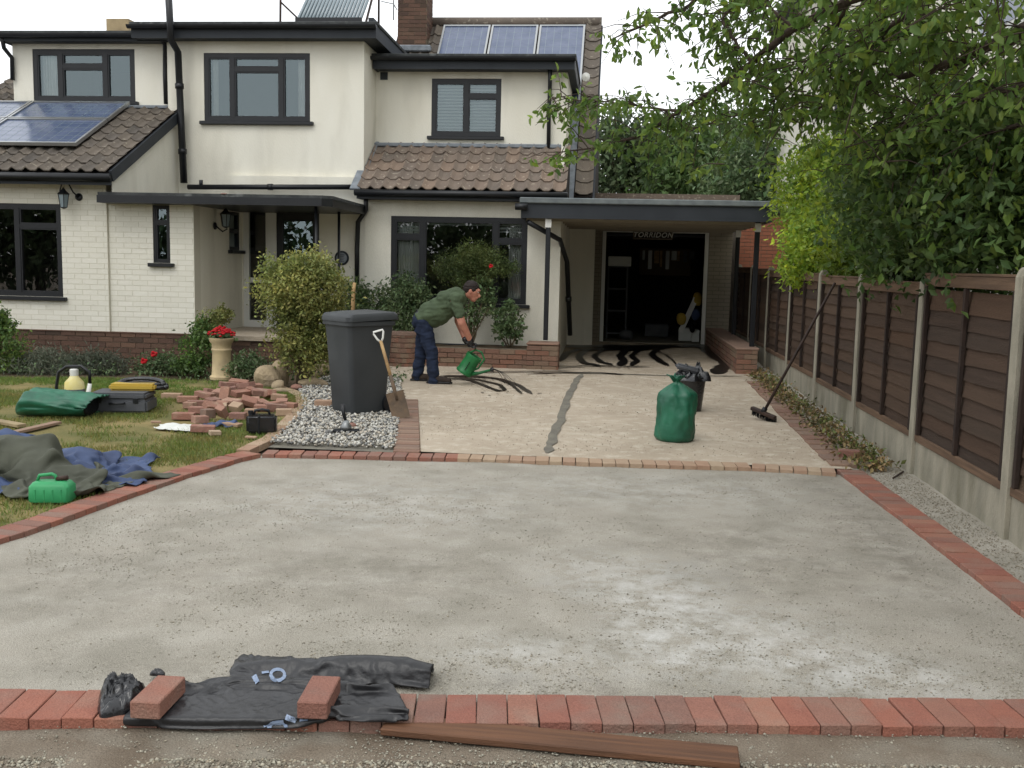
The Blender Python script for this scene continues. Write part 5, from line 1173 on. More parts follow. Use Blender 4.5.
shrub('rose_bush', 'low leafy rose bush in the planter by the right brick pier', (P(510, 342, 14.95).x, 14.95, .36), [rp(508, 318, 14.95), rp(500, 330, 14.95), rp(518, 328, 14.95), rp(512, 308, 14.95)], [(.2, .15, .18), (.14, .15, .14), (.14, .15, .14), (.12, .1, .12)], 900, .065, 'bushleaf', stems=7, six=True)
yp = 12.7
shrub('rose_bush', 'dark green leafy bush left of the flower pot', (P(197, 375, yp).x, yp+.2, gh(yp)), [rp(197, 352, yp+.2), rp(205, 335, yp+.3), rp(190, 365, yp+.1)], [(.24, .2, .26), (.18, .2, .2), (.2, .2, .14)], 2200, .055, 'hedge', cat='shrub', hue=(.2, (1.5, 1.6, 1.1)))
shrub('garden_bush', 'pale feathery plant at the foot of the porch wall', (P(215, 340, 13.3).x, 13.3, .1), [rp(213, 322, 13.3), rp(222, 315, 13.3), rp(206, 330, 13.3)], [(.18, .15, .16), (.14, .12, .12), (.14, .12, .14)], 1500, .045, 'varieg', group='bushes by the porch')
shrub('rose_bush', 'straggly rose bush with small red blooms in front of the brick plinth', (P(160, 378, 13.0).x, 13.0, gh(13)), [rp(160, 364, 13), rp(175, 366, 13), rp(148, 368, 13)], [(.26, .2, .14), (.2, .2, .13), (.18, .15, .1)], 1500, .045, 'bushleaf', flowers=[(rp(144, 361, 12.85), .055, 'petalred'), (rp(154, 354, 12.85), .055, 'petalred')])
shrub('lavender_bush', 'grey green lavender bush left of the brick plinth bed', (P(50, 378, 12.8).x, 12.8, gh(13)), [rp(48, 364, 12.8), rp(30, 366, 12.8), rp(66, 366, 12.8)], [(.34, .28, .2), (.3, .28, .17), (.3, .28, .17)], 4500, .07, 'lavender', wid=.14, stems=12, group='lavender in the bed', up=1)
shrub('lavender_bush', 'grey green lavender bush below the window corner, further right', (P(97, 378, 12.9).x, 12.9, gh(13)), [rp(92, 365, 12.9), rp(108, 367, 12.9)], [(.3, .26, .18), (.28, .26, .15)], 3600, .07, 'lavender', wid=.14, stems=12, group='lavender in the bed', up=1)
shrub('garden_bush', 'dark leafy bush at the left edge of the frame by the brick plinth', (P(2, 378, 12.7).x, 12.7, gh(12.7)), [rp(2, 345, 12.7), rp(-12, 330, 12.7), rp(6, 362, 12.7), rp(4, 322, 12.8)], [(.3, .25, .22), (.3, .25, .25), (.26, .2, .16), (.14, .14, .14)], 3000, .055, 'hedge', hue=(.25, (1.5, 1.4, .9)))
shrub('garden_bush', 'low flowering bush with lilac specks right of the flower pot', (P(246, 380, 12.5).x, 12.5, gh(12.5)), [rp(246, 365, 12.5), rp(236, 370, 12.4), rp(258, 366, 12.5)], [(.22, .2, .16), (.16, .16, .12), (.16, .18, .14)], 1600, .045, 'bushleaf', hue=(.18, (2.0, 1.5, 2.2)))
o = leaves('border_plants', [(R.uniform(-8.4, -2.6), R.uniform(12.3, 13.6), gh(13)+R.random()**2*.16) for _ in range(1500)], .05, 'bushleaf', up=.8); o['kind'] = 'stuff'
# weeds by the fence
o = leaves('weeds', [(R.gauss(2.28, .05), y+R.gauss(0, .12), gh(y)+.02+R.random()*.09) for y in (8.6, 8.75, 9.4, 10.2, 10.3, 11.5, 13.2, 14) for _ in range(60)], .04, 'grassm', wid=.3, up=.5); o['kind'] = 'stuff'

# flower pot
pg = G(222, 379); po = empty('flower_pot', pg, 'tall cream stone pot holding bright red geraniums beside the lawn', 'flower pot')
prof = [(0, 0), (.15, 0), (.155, .035), (.135, .05), (.128, .06), (.12, .2), (.118, .36), (.128, .375), (.128, .39), (.12, .4), (.125, .46), (.15, .49), (.155, .53), (.14, .535), (.13, .49), (0, .48)]
MB().lathe(prof, 28, pg).build('pot', 'pot', po, smooth='auto')
fl = MB()
for k in range(90):
    a_ = R.random()*2*PI; r_ = .17*math.sqrt(R.random()); c_ = pg+Vector((r_*math.cos(a_), r_*math.sin(a_), .56+.10*(1-(r_/.18)**2)+R.uniform(-.015, .02)))
    fl.ball(c_, (R.uniform(.014, .026),)*2+(.013,), 6, 4)
o = fl.build('geranium_blooms', 'petalred', po); o['kind'] = 'stuff'
o = leaves('geranium_leaves', [pg+Vector((R.gauss(0, .07), R.gauss(0, .07), .53+R.random()*.06)) for _ in range(160)], .05, 'bushleaf', po, wid=.9); o['kind'] = 'stuff'

# rocks edging the bed
def rock(px, py, w_, d_, h_, label, seed, m='rock'):
    c_ = G(px, py); mb = MB().ball((0, 0, h_*.35), (w_/2, d_/2, h_*.65), 16, 10)
    out = []
    for v in mb.v:
        v = Vector(v); n_ = noise.noise_vector(v*5+Vector((seed*4.1, 0, 0))); v += Vector((n_.x*w_, n_.y*d_, n_.z*h_))*.22; n2 = noise.cell(v*9+Vector((seed, 0, 0))); out.append(tuple(v+c_))
    mb.v = out; o = mb.build('rock', m, None, loc=c_); tag(o, label, 'rock', 'rocks edging the flower bed')
rock(268, 386, .3, .26, .26, 'large upright pale rock at the end of the lawn edging', 1)
rock(279, 383, .26, .2, .3, 'darker slanted rock leaning behind the large pale rock', 2)
rock(278, 389, .16, .14, .12, 'small rounded rock in front of the large pale rock', 3)
rock(314, 386, .4, .2, .1, 'flat stone slab at the foot of the variegated shrub', 4); rock(296, 389, .18, .14, .06, 'small flat reddish stone at the tip of the curved edging', 5, 'oldbrick'); rock(283, 392, .3, .14, .05, 'thin pale stone beside the tip of the curved edging', 6)
rock(322, 375, .2, .16, .2, 'grey rock tucked under the right side of the shrub', 7)

# ------------------------------------------------------------------ wheelie bin
bc = G(351.5, 416); BH = 1.10
bt = empty('wheelie_bin', bc, 'dark grey wheelie bin standing on the white chippings', 'wheelie bin')
rz_ = rad(-42); RB = Matrix.Rotation(rz_, 3, 'Z')      # local -y is the front
def bl(x, y, z): return bc+RB @ Vector((x, y, z))+Vector((0, .30, 0))
mb = MB(); vs = []; prof = [(.02, .40, .42), (.06, .41, .44), (.45, .44, .49), (.80, .47, .54), (.92, .49, .56), (.925, .53, .60), (.965, .53, .60), (.97, .51, .58)]
def rrect(w_, d_, r_=.05, n=4):
    out = []
    for (sx, sy, a0_) in ((1, 1, 0), (-1, 1, PI/2), (-1, -1, PI), (1, -1, 3*PI/2)):
        for k in range(n+1): a_ = a0_+PI/2*k/n; out.append((sx*(w_/2-r_)+r_*math.cos(a_), sy*(d_/2-r_)+r_*math.sin(a_)))
    return out
for z_, w_, d_ in prof: vs += [bl(x, y, z_) for x, y in rrect(w_, d_)]
n = 20; fs = [(i*n+k, i*n+(k+1) % n, (i+1)*n+(k+1) % n, (i+1)*n+k) for i in range(len(prof)-1) for k in range(n)]+[tuple(range(n))[::-1]]
mb.add(vs, fs).build('body', 'bin', bt, smooth='auto')
mb = MB(); vs = []
for z_, s_ in ((.975, 1.03), (1.02, 1.03), (1.05, .95), (1.065, .6), (1.07, .0)):
    vs += [bl(x, y+.01, z_-.008+.018*(y+.3)/.6) for x, y in rrect(.53*s_+.001, .62*s_+.001, .06*max(s_, .02))]
fs = [(i*n+k, i*n+(k+1) % n, (i+1)*n+(k+1) % n, (i+1)*n+k) for i in range(4) for k in range(n)]+[tuple(range(n))[::-1]]
mb.add(vs, fs).build('lid', 'bin', bt, smooth='auto')
MB().tube([bl(-.2, .34, .99), bl(.2, .34, .99)], .022, 8).build('handle', 'bin', bt, smooth=True)
for s_ in (-1, 1):
    c_ = bl(s_*.215, .25, .1); ax = RB @ Vector((1, 0, 0))
    MB().tube([c_-ax*.025, c_+ax*.025], .1, 20).build('wheel', 'black', bt, smooth='auto')
MB().tube([bl(-.2, .25, .1), bl(.2, .25, .1)], .012, 8).build('axle', 'steel', bt)
# spade leaning against the bin
sp = empty('spade', G(402, 416), 'muddy square bladed spade with wooden D handle leaning against the wheelie bin', 'spade')
sb = G(402, 419); stp = P(378, 331, sb.y+.06); d_ = (stp-sb).normalized(); sx = Vector((1, 0, 0)); sx = (sx-d_*sx.dot(d_)).normalized(); sn = d_.cross(sx)
def spq(a_, b_, c_): return sb+sx*a_+d_*b_+sn*c_
mb = MB(); nn_ = 6; vs = []
for lay in (0, .004):
    for i in range(nn_+1):
        for k in range(5):
            t = k/4-.5; vs.append(spq(t*.185*(1 if i else .98), .005+.28*i/nn_, -.02*(t*2)**2+.012*math.sin(i/nn_*PI)+lay+.004*i/nn_))
m5 = 5*(nn_+1); fs = []
for i in range(nn_):
    for k in range(4): q_ = i*5+k; fs += [(q_, q_+1, q_+6, q_+5), (m5+q_+5, m5+q_+6, m5+q_+1, m5+q_)]
    fs += [(i*5, i*5+5, m5+i*5+5, m5+i*5), (i*5+4, m5+i*5+4, m5+i*5+9, i*5+9)]
fs += [tuple([k, m5+k, m5+k+1, k+1]) for k in range(4)]+[tuple([nn_*5+k, nn_*5+k+1, m5+nn_*5+k+1, m5+nn_*5+k]) for k in range(4)]
mb.add(vs, fs).build('blade', 'rust', sp, smooth='auto')
Ls = (stp-sb).length
MB().tube([spq(0, .2, .012), spq(0, .3, .016), spq(0, .46, .01)], [.014, .02, .019], 10).build('socket', 'rust', sp, smooth=True)
MB().tube([spq(0, .4, .01), spq(0, Ls*.6, .01), spq(0, Ls-.1, 0)], .017, 10).build('shaft', 'wood', sp, smooth=True)
MB().tube([spq(0, Ls-.12, 0), spq(-.03, Ls-.08, 0), spq(-.052, Ls-.02, 0), spq(-.05, Ls, 0), spq(.05, Ls, 0), spq(.052, Ls-.02, 0), spq(.03, Ls-.08, 0), spq(0, Ls-.12, 0)], .011, 8).build('d_handle', 'white', sp, smooth=True)
# wooden stake behind the bin
a = P(353, 306, 13.6); MB().tube([(a.x-.03, 13.6, .0), (a.x, 13.62, 1.2), P(354.5, 283, 13.65)], [.03, .028, .025], 8).build('wooden_stake', 'wood', None, smooth=True, loc=Vector((a.x, 13.6, 0)))
tag(bpy.data.objects['wooden_stake'], 'upright wooden pole just behind the wheelie bin', 'stake')
# half brick by the bin
def loose(px, py, rz=0, rx=0, ry=0, size=(.215, .102, .065), m='oldbrick', label='', lift=0, group=None, name='brick', h=0, bev=.004):
    c_ = G(px, py, h); rot = Matrix.Rotation(rz, 3, 'Z') @ Matrix.Rotation(ry, 3, 'Y') @ Matrix.Rotation(rx, 3, 'X')
    ext = sum(abs(rot[2][i])*size[i] for i in range(3))/2
    key = (m, size)
    if key not in LB: LB[key] = bev_brick('brick', m, size, bev)
    o = inst(name, LB[key], None, c_+Vector((0, 0, ext+lift-.005)), rot.to_euler(), (1, 1, 1)); tag(o, label, 'brick', group); return o
LB = {}
loose(324, 407, .1, size=(.19, .12, .08), m='tanpaver', label='tan block lying on the chippings left of the wheelie bin')
# hand stamper standing on the chippings
hs_ = G(346, 433); t = empty('hand_tamper', hs_, 'small metal hand tool with upright black handle on the chippings', 'tool')
MB().box(hs_+Vector((0, 0, .025)), (.24, .1, .02), Matrix.Rotation(.15, 3, 'Z')).build('foot_plate', 'black', t, bevel=.004)
MB().lathe([(0, .035), (.05, .035), (.055, .06), (.035, .09), (.02, .12), (0, .12)], 14, hs_).build('metal_body', 'steel', t, smooth=True)
MB().tube([hs_+Vector((0, 0, .1)), hs_+Vector((-.02, 0, .17)), hs_+Vector((-.03, 0, .27))], [.014, .018, .021], 10).build('handle', 'black', t, smooth=True)
rock(352, 428, .09, .07, .05, 'little reddish stone on the chippings behind the hand tool', 9, 'oldbrick')

# ------------------------------------------------------------------ green sack, black bag, broom
def sack(name, base, w_, h_, m, seed, tied=True, lean=0.0, nk=.72):
    vs = []; n = 64; L = 30
    for i in range(L+1):
        t = i/L
        if tied:
            if t < .06: r_ = .86+.14*(t/.06)
            elif t < nk: r_ = 1.0-.03*math.sin(t*9)-.03*(t/nk)
            elif t < .9: q_ = (t-nk)/(.9-nk); r_ = .97-(.97-.15)*(q_**1.3)
            elif t < .93: r_ = .13
            else: r_ = .13+.22*((t-.93)/.07)
        else: r_ = .8+.2*min(1, t*1.5)-.1*max(0, t-.8)*3
        for k in range(n):
            a_ = 2*PI*k/n; v = Vector((math.cos(a_), math.sin(a_), 0)); pl = 0
            if tied and t > nk-.1: pl = .22*math.sin(a_*7+seed)*min(1, (t-nk+.1)/.2)*(r_)
            f = 1+.12*noise.noise(Vector((v.x*1.6, v.y*1.6, t*3+seed)))+.03*(1-abs(noise.noise(Vector((v.x*5+t*4, v.y*5, t*5+seed*3))))*3)+.05*noise.noise(Vector((v.x*4, v.y*4, t*7+seed)))
            f -= .05*abs(noise.noise(Vector((v.x*3, v.y*3, t*2.2+seed*2))))
            x, y = v.x*w_/2*(r_+pl*.3)*f, v.y*w_/2*.86*(r_+pl*.3)*f
            vs.append((x+lean*t*h_, y, t*h_*(1-.02*math.sin(a_*3)*(t > .5))))
    fs = [(i*n+k, i*n+(k+1) % n, (i+1)*n+(k+1) % n, (i+1)*n+k) for i in range(L) for k in range(n)]+[tuple(range(n))[::-1], tuple(L*n+k for k in range(n))]
    mb = MB().add([Vector(v)+base for v in vs], fs); return mb.build(name, m, None, smooth=True, loc=base)
sg_ = G(676, 443)+Vector((0, .16, 0)); sk = sack('green_sack', sg_, .37, .60, 'greensack', 2, lean=.0); tag(sk, 'full shiny green plastic sack tied at the top standing on the concrete', 'sack')
c_ = sg_+Vector((-.03, 0, .545)); d1 = leaves  # loose tie ends
mb = MB()
for a_, l_ in ((2.7, .08), (.3, .06), (1.5, .06)):
    e = c_+Vector((math.cos(a_)*l_, -.03, math.sin(a_)*l_*.6+.05)); s_ = Vector((0, 0, .022))
    mb.tube([c_, c_.lerp(e, .5)+Vector((0, 0, .02)), e], [.02, .026, .012], 6, flat=.35)
mb.build('tie_ends', 'greensack', sk, smooth=True)
bb = G(692, 412)+Vector((0, .15, 0)); t = empty('black_bucket', bb, 'black bin bag bulging over a dark bucket behind the green sack', 'bucket')
MB().lathe([(0, 0), (.115, 0), (.15, .36), (.16, .365), (.16, .38), (0, .38)], 24, bb).build('bucket', 'bag', t, smooth='auto')
o = drape('bin_bag', bb.x, bb.y, .21, .17, .13, 'bag', z0=bb.z+.34, seed=5, parent=t, folds=14, irr=.25, bumps=.6, fold_amp=.35)
o = MB().box(bb+Vector((-.06, -.02, .47)), (.26, .16, .06), Matrix.Rotation(.2, 3, 'Y')).build('bag_top', 'case', t, bevel=.02, smooth='auto', seg=3)
bh = G(764, 420); btop = PX(835, 283, 2.40); t = empty('broom', bh, 'black long handled broom leaning against the fence', 'broom')
dv = (btop-bh).normalized(); MB().tube([bh+Vector((0, 0, .10)), bh.lerp(btop, .5)+Vector((0, 0, .05)), btop], [.016, .015, .014], 8).build('handle', 'darkwood', t, smooth=True)
RBm = Matrix.Rotation(rad(-40), 3, 'Z') @ Matrix.Rotation(.25, 3, 'Y')
MB().box(bh+Vector((-.01, 0, .075)), (.3, .06, .04), RBm).build('head', 'darkwood', t, bevel=.008)
mb = MB()
for i in range(26):
    for k in range(4):
        p0 = bh+RBm @ Vector((-.14+.28*i/25, -.022+.015*k, .0))+Vector((0, 0, .065)); mb.tube([p0, p0+Vector((R.uniform(-.012, .012), R.uniform(-.012, .012), -.062))], .004, 3)
o = mb.build('bristles', 'bag', t); o['kind'] = 'stuff'
MB().tube([bh+Vector((-.02, 0, .08)), bh+Vector((.01, 0, .13))], .028, 10).build('socket', 'black', t, smooth=True)
loose(851, 458, -.12, m='paver', label='single new red brick lying at the corner of the slab by the leaf litter', lift=.01)
loose(846, 453, .5, m='tanpaver', label='pale broken brick piece behind the single red brick by the leaf litter', size=(.12, .09, .04))
MB().tube([G(893, 480)+Vector((0, 0, .015)), G(903, 474)+Vector((0, 0, .02))], .008, 5).build('stick', 'darkwood', None, loc=G(893, 480)); tag(bpy.data.objects['stick'], 'short dark stick lying below the second concrete post', 'stick')
# ------------------------------------------------------------------ things on the lawn
LAB = ['old red brick lying flat at the left edge of the broken brick heap', 'dusty pink brick tilted on the top of the brick heap', 'tall-standing pink brick leaning in the middle of the brick heap', 'dark-faced brick at the front centre of the heap', 'long pale brick lying alone at the right end of the heap near the curved edging']
GR = 'loose old bricks heaped on the lawn'
heap = [  # px, py(base), rz, rx, ry, lift, label index or None
    (188, 399, .2, 0, 0, 0, 0), (198, 404, .5, 0, .05, 0, None), (205, 398, -.3, 0, .1, .05, None), (213, 402, 1.2, .2, 0, .0, None), (222, 405, .1, 0, .15, .0, None),
    (232, 403, -.5, .2, 0, .0, None), (243, 405, .8, 0, .1, 0, None), (252, 402, .3, .3, 0, 0, None), (262, 404, -.6, 0, .2, 0, None), (272, 405, 1.0, 0, 0, 0, None), (282, 403, .2, .2, 0, 0, None),
    (291, 406, -.1, 0, .05, 0, 4), (210, 395, .9, 0, .2, .06, None), (220, 397, -.4, .3, 0, .07, None), (231, 394, .3, 0, -.2, .08, None), (241, 397, 1.1, .2, 0, .07, None), (252, 395, -.3, 0, .3, .07, None),
    (262, 397, .5, .2, .1, .07, None), (270, 398, -.8, 0, -.3, .06, None), (225, 400, 1.5, .1, -1.15, .02, 2), (229, 392, .6, 0, .1, .15, None), (239, 391, .15, .2, .1, .16, 1), (246, 393, -.5, 0, -.2, .14, None),
    (255, 392, .8, .1, 0, .12, None), (249, 406, .4, .5, .3, .02, 3), (265, 408, .15, 0, .02, 0, None), (279, 400, .1, 0, .1, .05, None), (236, 409, -.25, .4, .1, 0, None), (219, 408, .3, .2, 0, 0, None),
    (200, 410, .05, 0, 0, 0, None), (184, 416, .1, 0, 0, 0, None), (190, 405, -.1, 0, 0, 0, None), (214, 411, .9, .6, .2, 0, None), (222, 416, 1.3, .3, .9, 0, None), (238, 416, .12, 0, 0, 0, None), (251, 412, .3, 0, 0, 0, None),
    (172, 395, .1, 0, 0, -.02, None), (284, 412, .25, 0, 0, 0, None), (276, 408, .5, 0, .1, 0, None)]
for (px, py, a_, b_, c_, lf, li) in heap:
    big = R.choice([(.215, .102, .065), (.215, .102, .065), (.16, .102, .065), (.12, .10, .065)])
    loose(px, py+3, a_+R.uniform(-.1, .1), b_, c_, size=big, m='oldbrick' if R.random() < .85 else 'tanpaver', label=LAB[li] if li is not None else 'old reddish brick or brick piece lying in the jumbled heap on the lawn', lift=lf*.5+.004, group=GR)
for (px, py, a_, sz, lb, m_) in ((203, 433, .3, (.215, .102, .06), 'pink brick at the front of the heap lying against the white rag', 'oldbrick'), (215, 436, .6, (.1, .08, .04), 'small pale brick chip in front of the blue rag', 'tanpaver'), (200, 424, .8, (.14, .1, .07), 'orange-pink brick piece behind the white rag', 'oldbrick'),
                              (232, 427, -.2, (.18, .1, .03), 'flat pale stone slab between the blue rag and black canister', 'tanpaver'), (208, 419, 1.0, (.12, .1, .09), 'dark grey-faced brick chunk standing behind the blue rag', 'sett'), (251, 439, .1, (.1, .06, .015), 'thin pale stone flake on the grass in front of the black canister', 'tanpaver'), (156, 424, .5, (.09, .05, .02), 'small tan stone flake on the grass left of the white rag', 'tanpaver')):
    loose(px, py, a_, 0, .05, size=sz, m=m_, label=lb, lift=.012, group='brick pieces around the rags')
def cloth_thing(name, label, cat, c_, w_, d_, nx, ny, m, lumps, rot=0, seed=0, wave=.13, grow=.2, drop=.3, frames=36, floor=None, sc_=1.0, extra=None):
    zf_ = lambda x, y: wave*1.6*noise.noise(Vector((x*4.2/sc_+y*2.5/sc_, y*3.2/sc_-x/sc_, seed)))+wave*.55*noise.noise(Vector((x*9/sc_, y*9/sc_, seed+1)))
    vs_, fs_ = grid(c_.x, c_.y, w_, d_, nx, ny, c_.z+drop, rot, zf_, .3, seed)
    me_ = cloth_drop(vs_, fs_, [((c_.x+a_[0], c_.y+a_[1], c_.z+a_[2]), a_[3]) for a_ in lumps]+(extra or []), frames=frames, grow=grow, bend=.05, floor=c_.z if floor is None else floor)
    me_.transform(Matrix.Translation(-c_)); o_ = link(name, me_, m, None, c_); ss_ = o_.modifiers.new('smooth', 'SUBSURF'); ss_.levels = 1; ss_.render_levels = 1; sd__ = o_.modifiers.new('thickness', 'SOLIDIFY'); sd__.thickness = .003; tag(o_, label, cat); return o_
p_ = G(176, 429); cloth_thing('rag', 'crumpled white rag lying on the grass in front of the brick heap', 'rag', p_+Vector((0, .05, 0)), .42, .3, 22, 16, 'offwhite', [(-.05, 0, 0, (.07, .05, .04))], wave=.025, sc_=.45, drop=.10, frames=26, grow=.1)
p_ = G(220, 427); cloth_thing('rag', 'small crumpled light blue rag among the broken bricks', 'rag', p_+Vector((0, .03, 0)), .26, .2, 16, 12, 'bluetarp', [(0, 0, 0, (.05, .04, .05))], wave=.04, sc_=.3, drop=.12, frames=26, seed=4)
# black canister
p_ = G(259, 435); t = empty('jerry_can', p_, 'black rectangular plastic canister with a moulded top handle on the lawn edge', 'canister')
Rj = Matrix.Rotation(.25, 3, 'Z'); o_ = p_+Vector((0, .08, 0))
MB().box(o_+Vector((0, 0, .095)), (.27, .15, .17), Rj).build('body', 'bag', t, bevel=.022, seg=3, smooth='auto')
MB().box(o_+Rj @ Vector((-.02, 0, .09)), (.02, .16, .175), Rj).build('seam', 'black', t, bevel=.006)
MB().tube([o_+Rj @ Vector(v) for v in ((-.07, 0, .175), (-.06, 0, .215), (.0, 0, .225), (.06, 0, .215), (.07, 0, .175))], .013, 8).build('handle', 'black', t, smooth=True)
MB().lathe([(0, 0), (.024, 0), (.024, .035), (0, .035)], 12, o_+Rj @ Vector((-.1, 0, .178))).build('cap', 'black', t, smooth='auto')
# green tool carrier / fuel can
p_ = G(46, 503); t = empty('green_can', p_, 'bright green plastic can with a top handle lying in front of the tarpaulins', 'can')
Rg = Matrix.Rotation(.16, 3, 'Z'); o_ = p_+Vector((0, .08, 0)); mb = MB(); vs = []
for z_, sw, sd_ in ((0, .255, .15), (.012, .265, .16), (.10, .26, .155), (.125, .225, .12), (.132, .18, .08)):
    vs += [o_+Rg @ Vector((x, y, z_)) for x, y in rrect(sw, sd_, .03)]
fs = [(i*20+k, i*20+(k+1) % 20, (i+1)*20+(k+1) % 20, (i+1)*20+k) for i in range(4) for k in range(20)]+[tuple(range(20))[::-1], tuple(range(80, 100))]
mb.add(vs, fs).build('body', 'brightgreen', t, smooth='auto')
for x in (-.08, -.025, .03, .085): MB().box(o_+Rg @ Vector((x, -.079, .055)), (.010, .006, .07), Rg).build('rib', 'brightgreen', t, bevel=.003)
MB().tube([o_+Rg @ Vector(v) for v in ((-.095, 0, .125), (-.08, 0, .165), (.0, 0, .175), (.02, 0, .165), (.035, 0, .128))], .011, 8).build('handle', 'brightgreen', t, smooth=True)
MB().tube([o_+Rg @ Vector((.03, 0, .142)), o_+Rg @ Vector((.10, 0, .152))], .016, 10).build('spout_cap', 'darkwood', t, smooth=True)
# tarpaulins
p_ = G(38, 487)+Vector((-.22, .2, 0)); cloth_thing('tarpaulin', 'crumpled grey-green tarpaulin heaped on the lawn behind the green can', 'tarpaulin', p_, 1.5, .80, 72, 40, 'tarp', [(-.5, .05, .0, (.3, .2, .27)), (-.15, .06, .0, (.25, .2, .30)), (.12, .02, 0, (.2, .16, .22)), (.38, -.05, 0, (.2, .1, .12))], rot=-.18, seed=3, wave=.15, drop=.42)
p_ = G(92, 480)+Vector((-.16, .16, .004)); cloth_thing('tarpaulin', 'faded blue tarpaulin spilling out from under the grey-green one', 'tarpaulin', p_, .8, .95, 42, 48, 'bluetarp', [(-.12, .12, 0, (.2, .25, .16)), (.05, -.1, 0, (.12, .15, .08))], rot=.3, seed=8, wave=.12, drop=.3)
p_ = G(8, 446); cloth_thing('tarpaulin', 'bit of blue tarpaulin showing behind the heap at the left edge', 'tarpaulin', p_+Vector((-.05, .05, 0)), .5, .3, 22, 14, 'bluetarp', [(0, 0, 0, (.15, .1, .12))], seed=15, wave=.08, drop=.2, sc_=.6, frames=28)
# green sack lying
p_ = G(52, 418); vs = []; n = 56; LL = 36
for i in range(LL+3):
    t = min(i, LL)/LL; ins = max(0, i-LL); close = min(1, (t/.18))**.55; ry_, rz2 = .20*close*(1+.12*t), .135*close*(1-.1*t)
    if ins: ry_ *= 1-.12*ins; rz2 *= 1-.12*ins
    for k in range(n):
        a_ = 2*PI*k/n; f = 1+.10*noise.noise(Vector((math.cos(a_)*2, math.sin(a_)*2, t*4)))+.09*(1-abs(noise.noise(Vector((math.cos(a_)*3+t*3, math.sin(a_)*3, t*2+8))))*2)
        x = -.42+.78*t-.22*ins*(.5 if ins < 2 else .8)+.06*math.sin(a_)*t; z = rz2*(1+math.sin(a_))*f*(1-.25*t*(math.sin(a_) > 0)*.6); vs.append(p_+Vector((x, .16+ry_*math.cos(a_)*f+.12*x, max(.004, z))))
fs = [(i*n+k, i*n+(k+1) % n, (i+1)*n+(k+1) % n, (i+1)*n+k) for i in range(LL+2) for k in range(n)]+[tuple(range(n))[::-1], tuple((LL+2)*n+k for k in range(n))]
o = MB().add(vs, fs).build('green_sack', 'greensack', None, smooth=True, loc=p_); tag(o, 'empty green sack lying on its side with its dark mouth open to the right', 'sack')
mb = MB(); mb.v = [tuple(p_+Vector((.27, .16+.03+.17*math.cos(a_), .115+.10*math.sin(a_)))) for a_ in [2*PI*k/24 for k in range(24)]]+[tuple(p_+Vector((.30, .16+.03+.17*math.cos(a_), .115+.10*math.sin(a_)))) for a_ in [2*PI*k/24 for k in range(24)]]
mb.f = [tuple(range(24))[::-1], tuple(range(24, 48))]+[(k, (k+1) % 24, 24+(k+1) % 24, 24+k) for k in range(24)]
mb.build('mouth_shade_disc', 'bag', o, smooth='auto')  # black disc standing in for the shade inside the open sack
# bottle with black hoop handle
p_ = G(70, 408)+Vector((0, .1, 0)); t = empty('hoop_tank', p_, 'white and grey tank with yellow shoulders and black hoop handle standing on the lawn', 'tank')
MB().lathe([(0, 0), (.1, 0), (.11, .02), (.105, .17), (.1, .19), (0, .19)], 22, p_).build('tank_base', 'case', t, smooth='auto')
MB().lathe([(0, .19), (.1, .19), (.095, .26), (.05, .31), (.04, .33), (0, .33)], 22, p_).build('tank_top', 'paleyellow', t, smooth='auto')
MB().lathe([(0, .33), (.042, .33), (.045, .39), (.03, .40), (0, .40)], 16, p_).build('cap', 'white', t, smooth='auto')
MB().tube([p_+Vector((-.17+.0, 0, .02)), p_+Vector((-.2, 0, .2)), p_+Vector((-.17, 0, .36)), p_+Vector((-.08, 0, .42)), p_+Vector((.08, 0, .43)), p_+Vector((.17, 0, .37)), p_+Vector((.17, 0, .25))], .017, 8).build('hoop_handle', 'black', t, smooth=True)
MB().tube([p_+Vector((.17, 0, .25)), p_+Vector((.15, -.02, .1)), p_+Vector((.13, 0, .01))], [.02, .03, .02], 8).build('side_arm', 'white', t, smooth=True)
# tool case
p_ = G(113, 414); t = empty('tool_case', p_, 'dark grey plastic tool case lying on the lawn', 'tool case'); Rt = Matrix.Rotation(.18, 3, 'Z'); o_ = p_+Vector((0, .22, 0))
MB().box(o_+Vector((0, 0, .075)), (.58, .40, .13), Rt).build('case_base', 'case', t, bevel=.02, seg=2, smooth='auto')
MB().box(o_+Vector((0, 0, .175)), (.56, .39, .07), Rt).build('case_lid', 'case', t, bevel=.02, seg=2, smooth='auto')
for x in (-.18, .18): MB().box(o_+Rt @ Vector((x, -.205, .135)), (.05, .012, .05), Rt).build('latch', 'black', t, bevel=.003)
MB().tube([o_+Rt @ Vector(v) for v in ((-.07, -.2, .11), (-.07, -.235, .11), (.07, -.235, .11), (.07, -.2, .11))], .01, 8).build('handle', 'black', t, smooth=True)
q_ = o_+Vector((.05, .10, .21)); t = empty('yellow_machine', q_, 'yellow tool with coiled black hose lying on top of the grey tool case', 'tool')
MB().box(q_+Vector((.02, 0, .035)), (.46, .2, .07), Rt).build('body', 'yellow', t, bevel=.02, smooth='auto', seg=2)
for k, rr in enumerate((.24, .21)):
    MB().tube([q_+Vector((.04+rr*1.15*math.cos(a_*.35), .12+.1*math.sin(a_*.35), .02+.03*k+.04*max(0, math.sin(a_*.35)))) for a_ in range(-1, 18)], .026, 8).build('hose', 'bag', t, smooth=True)
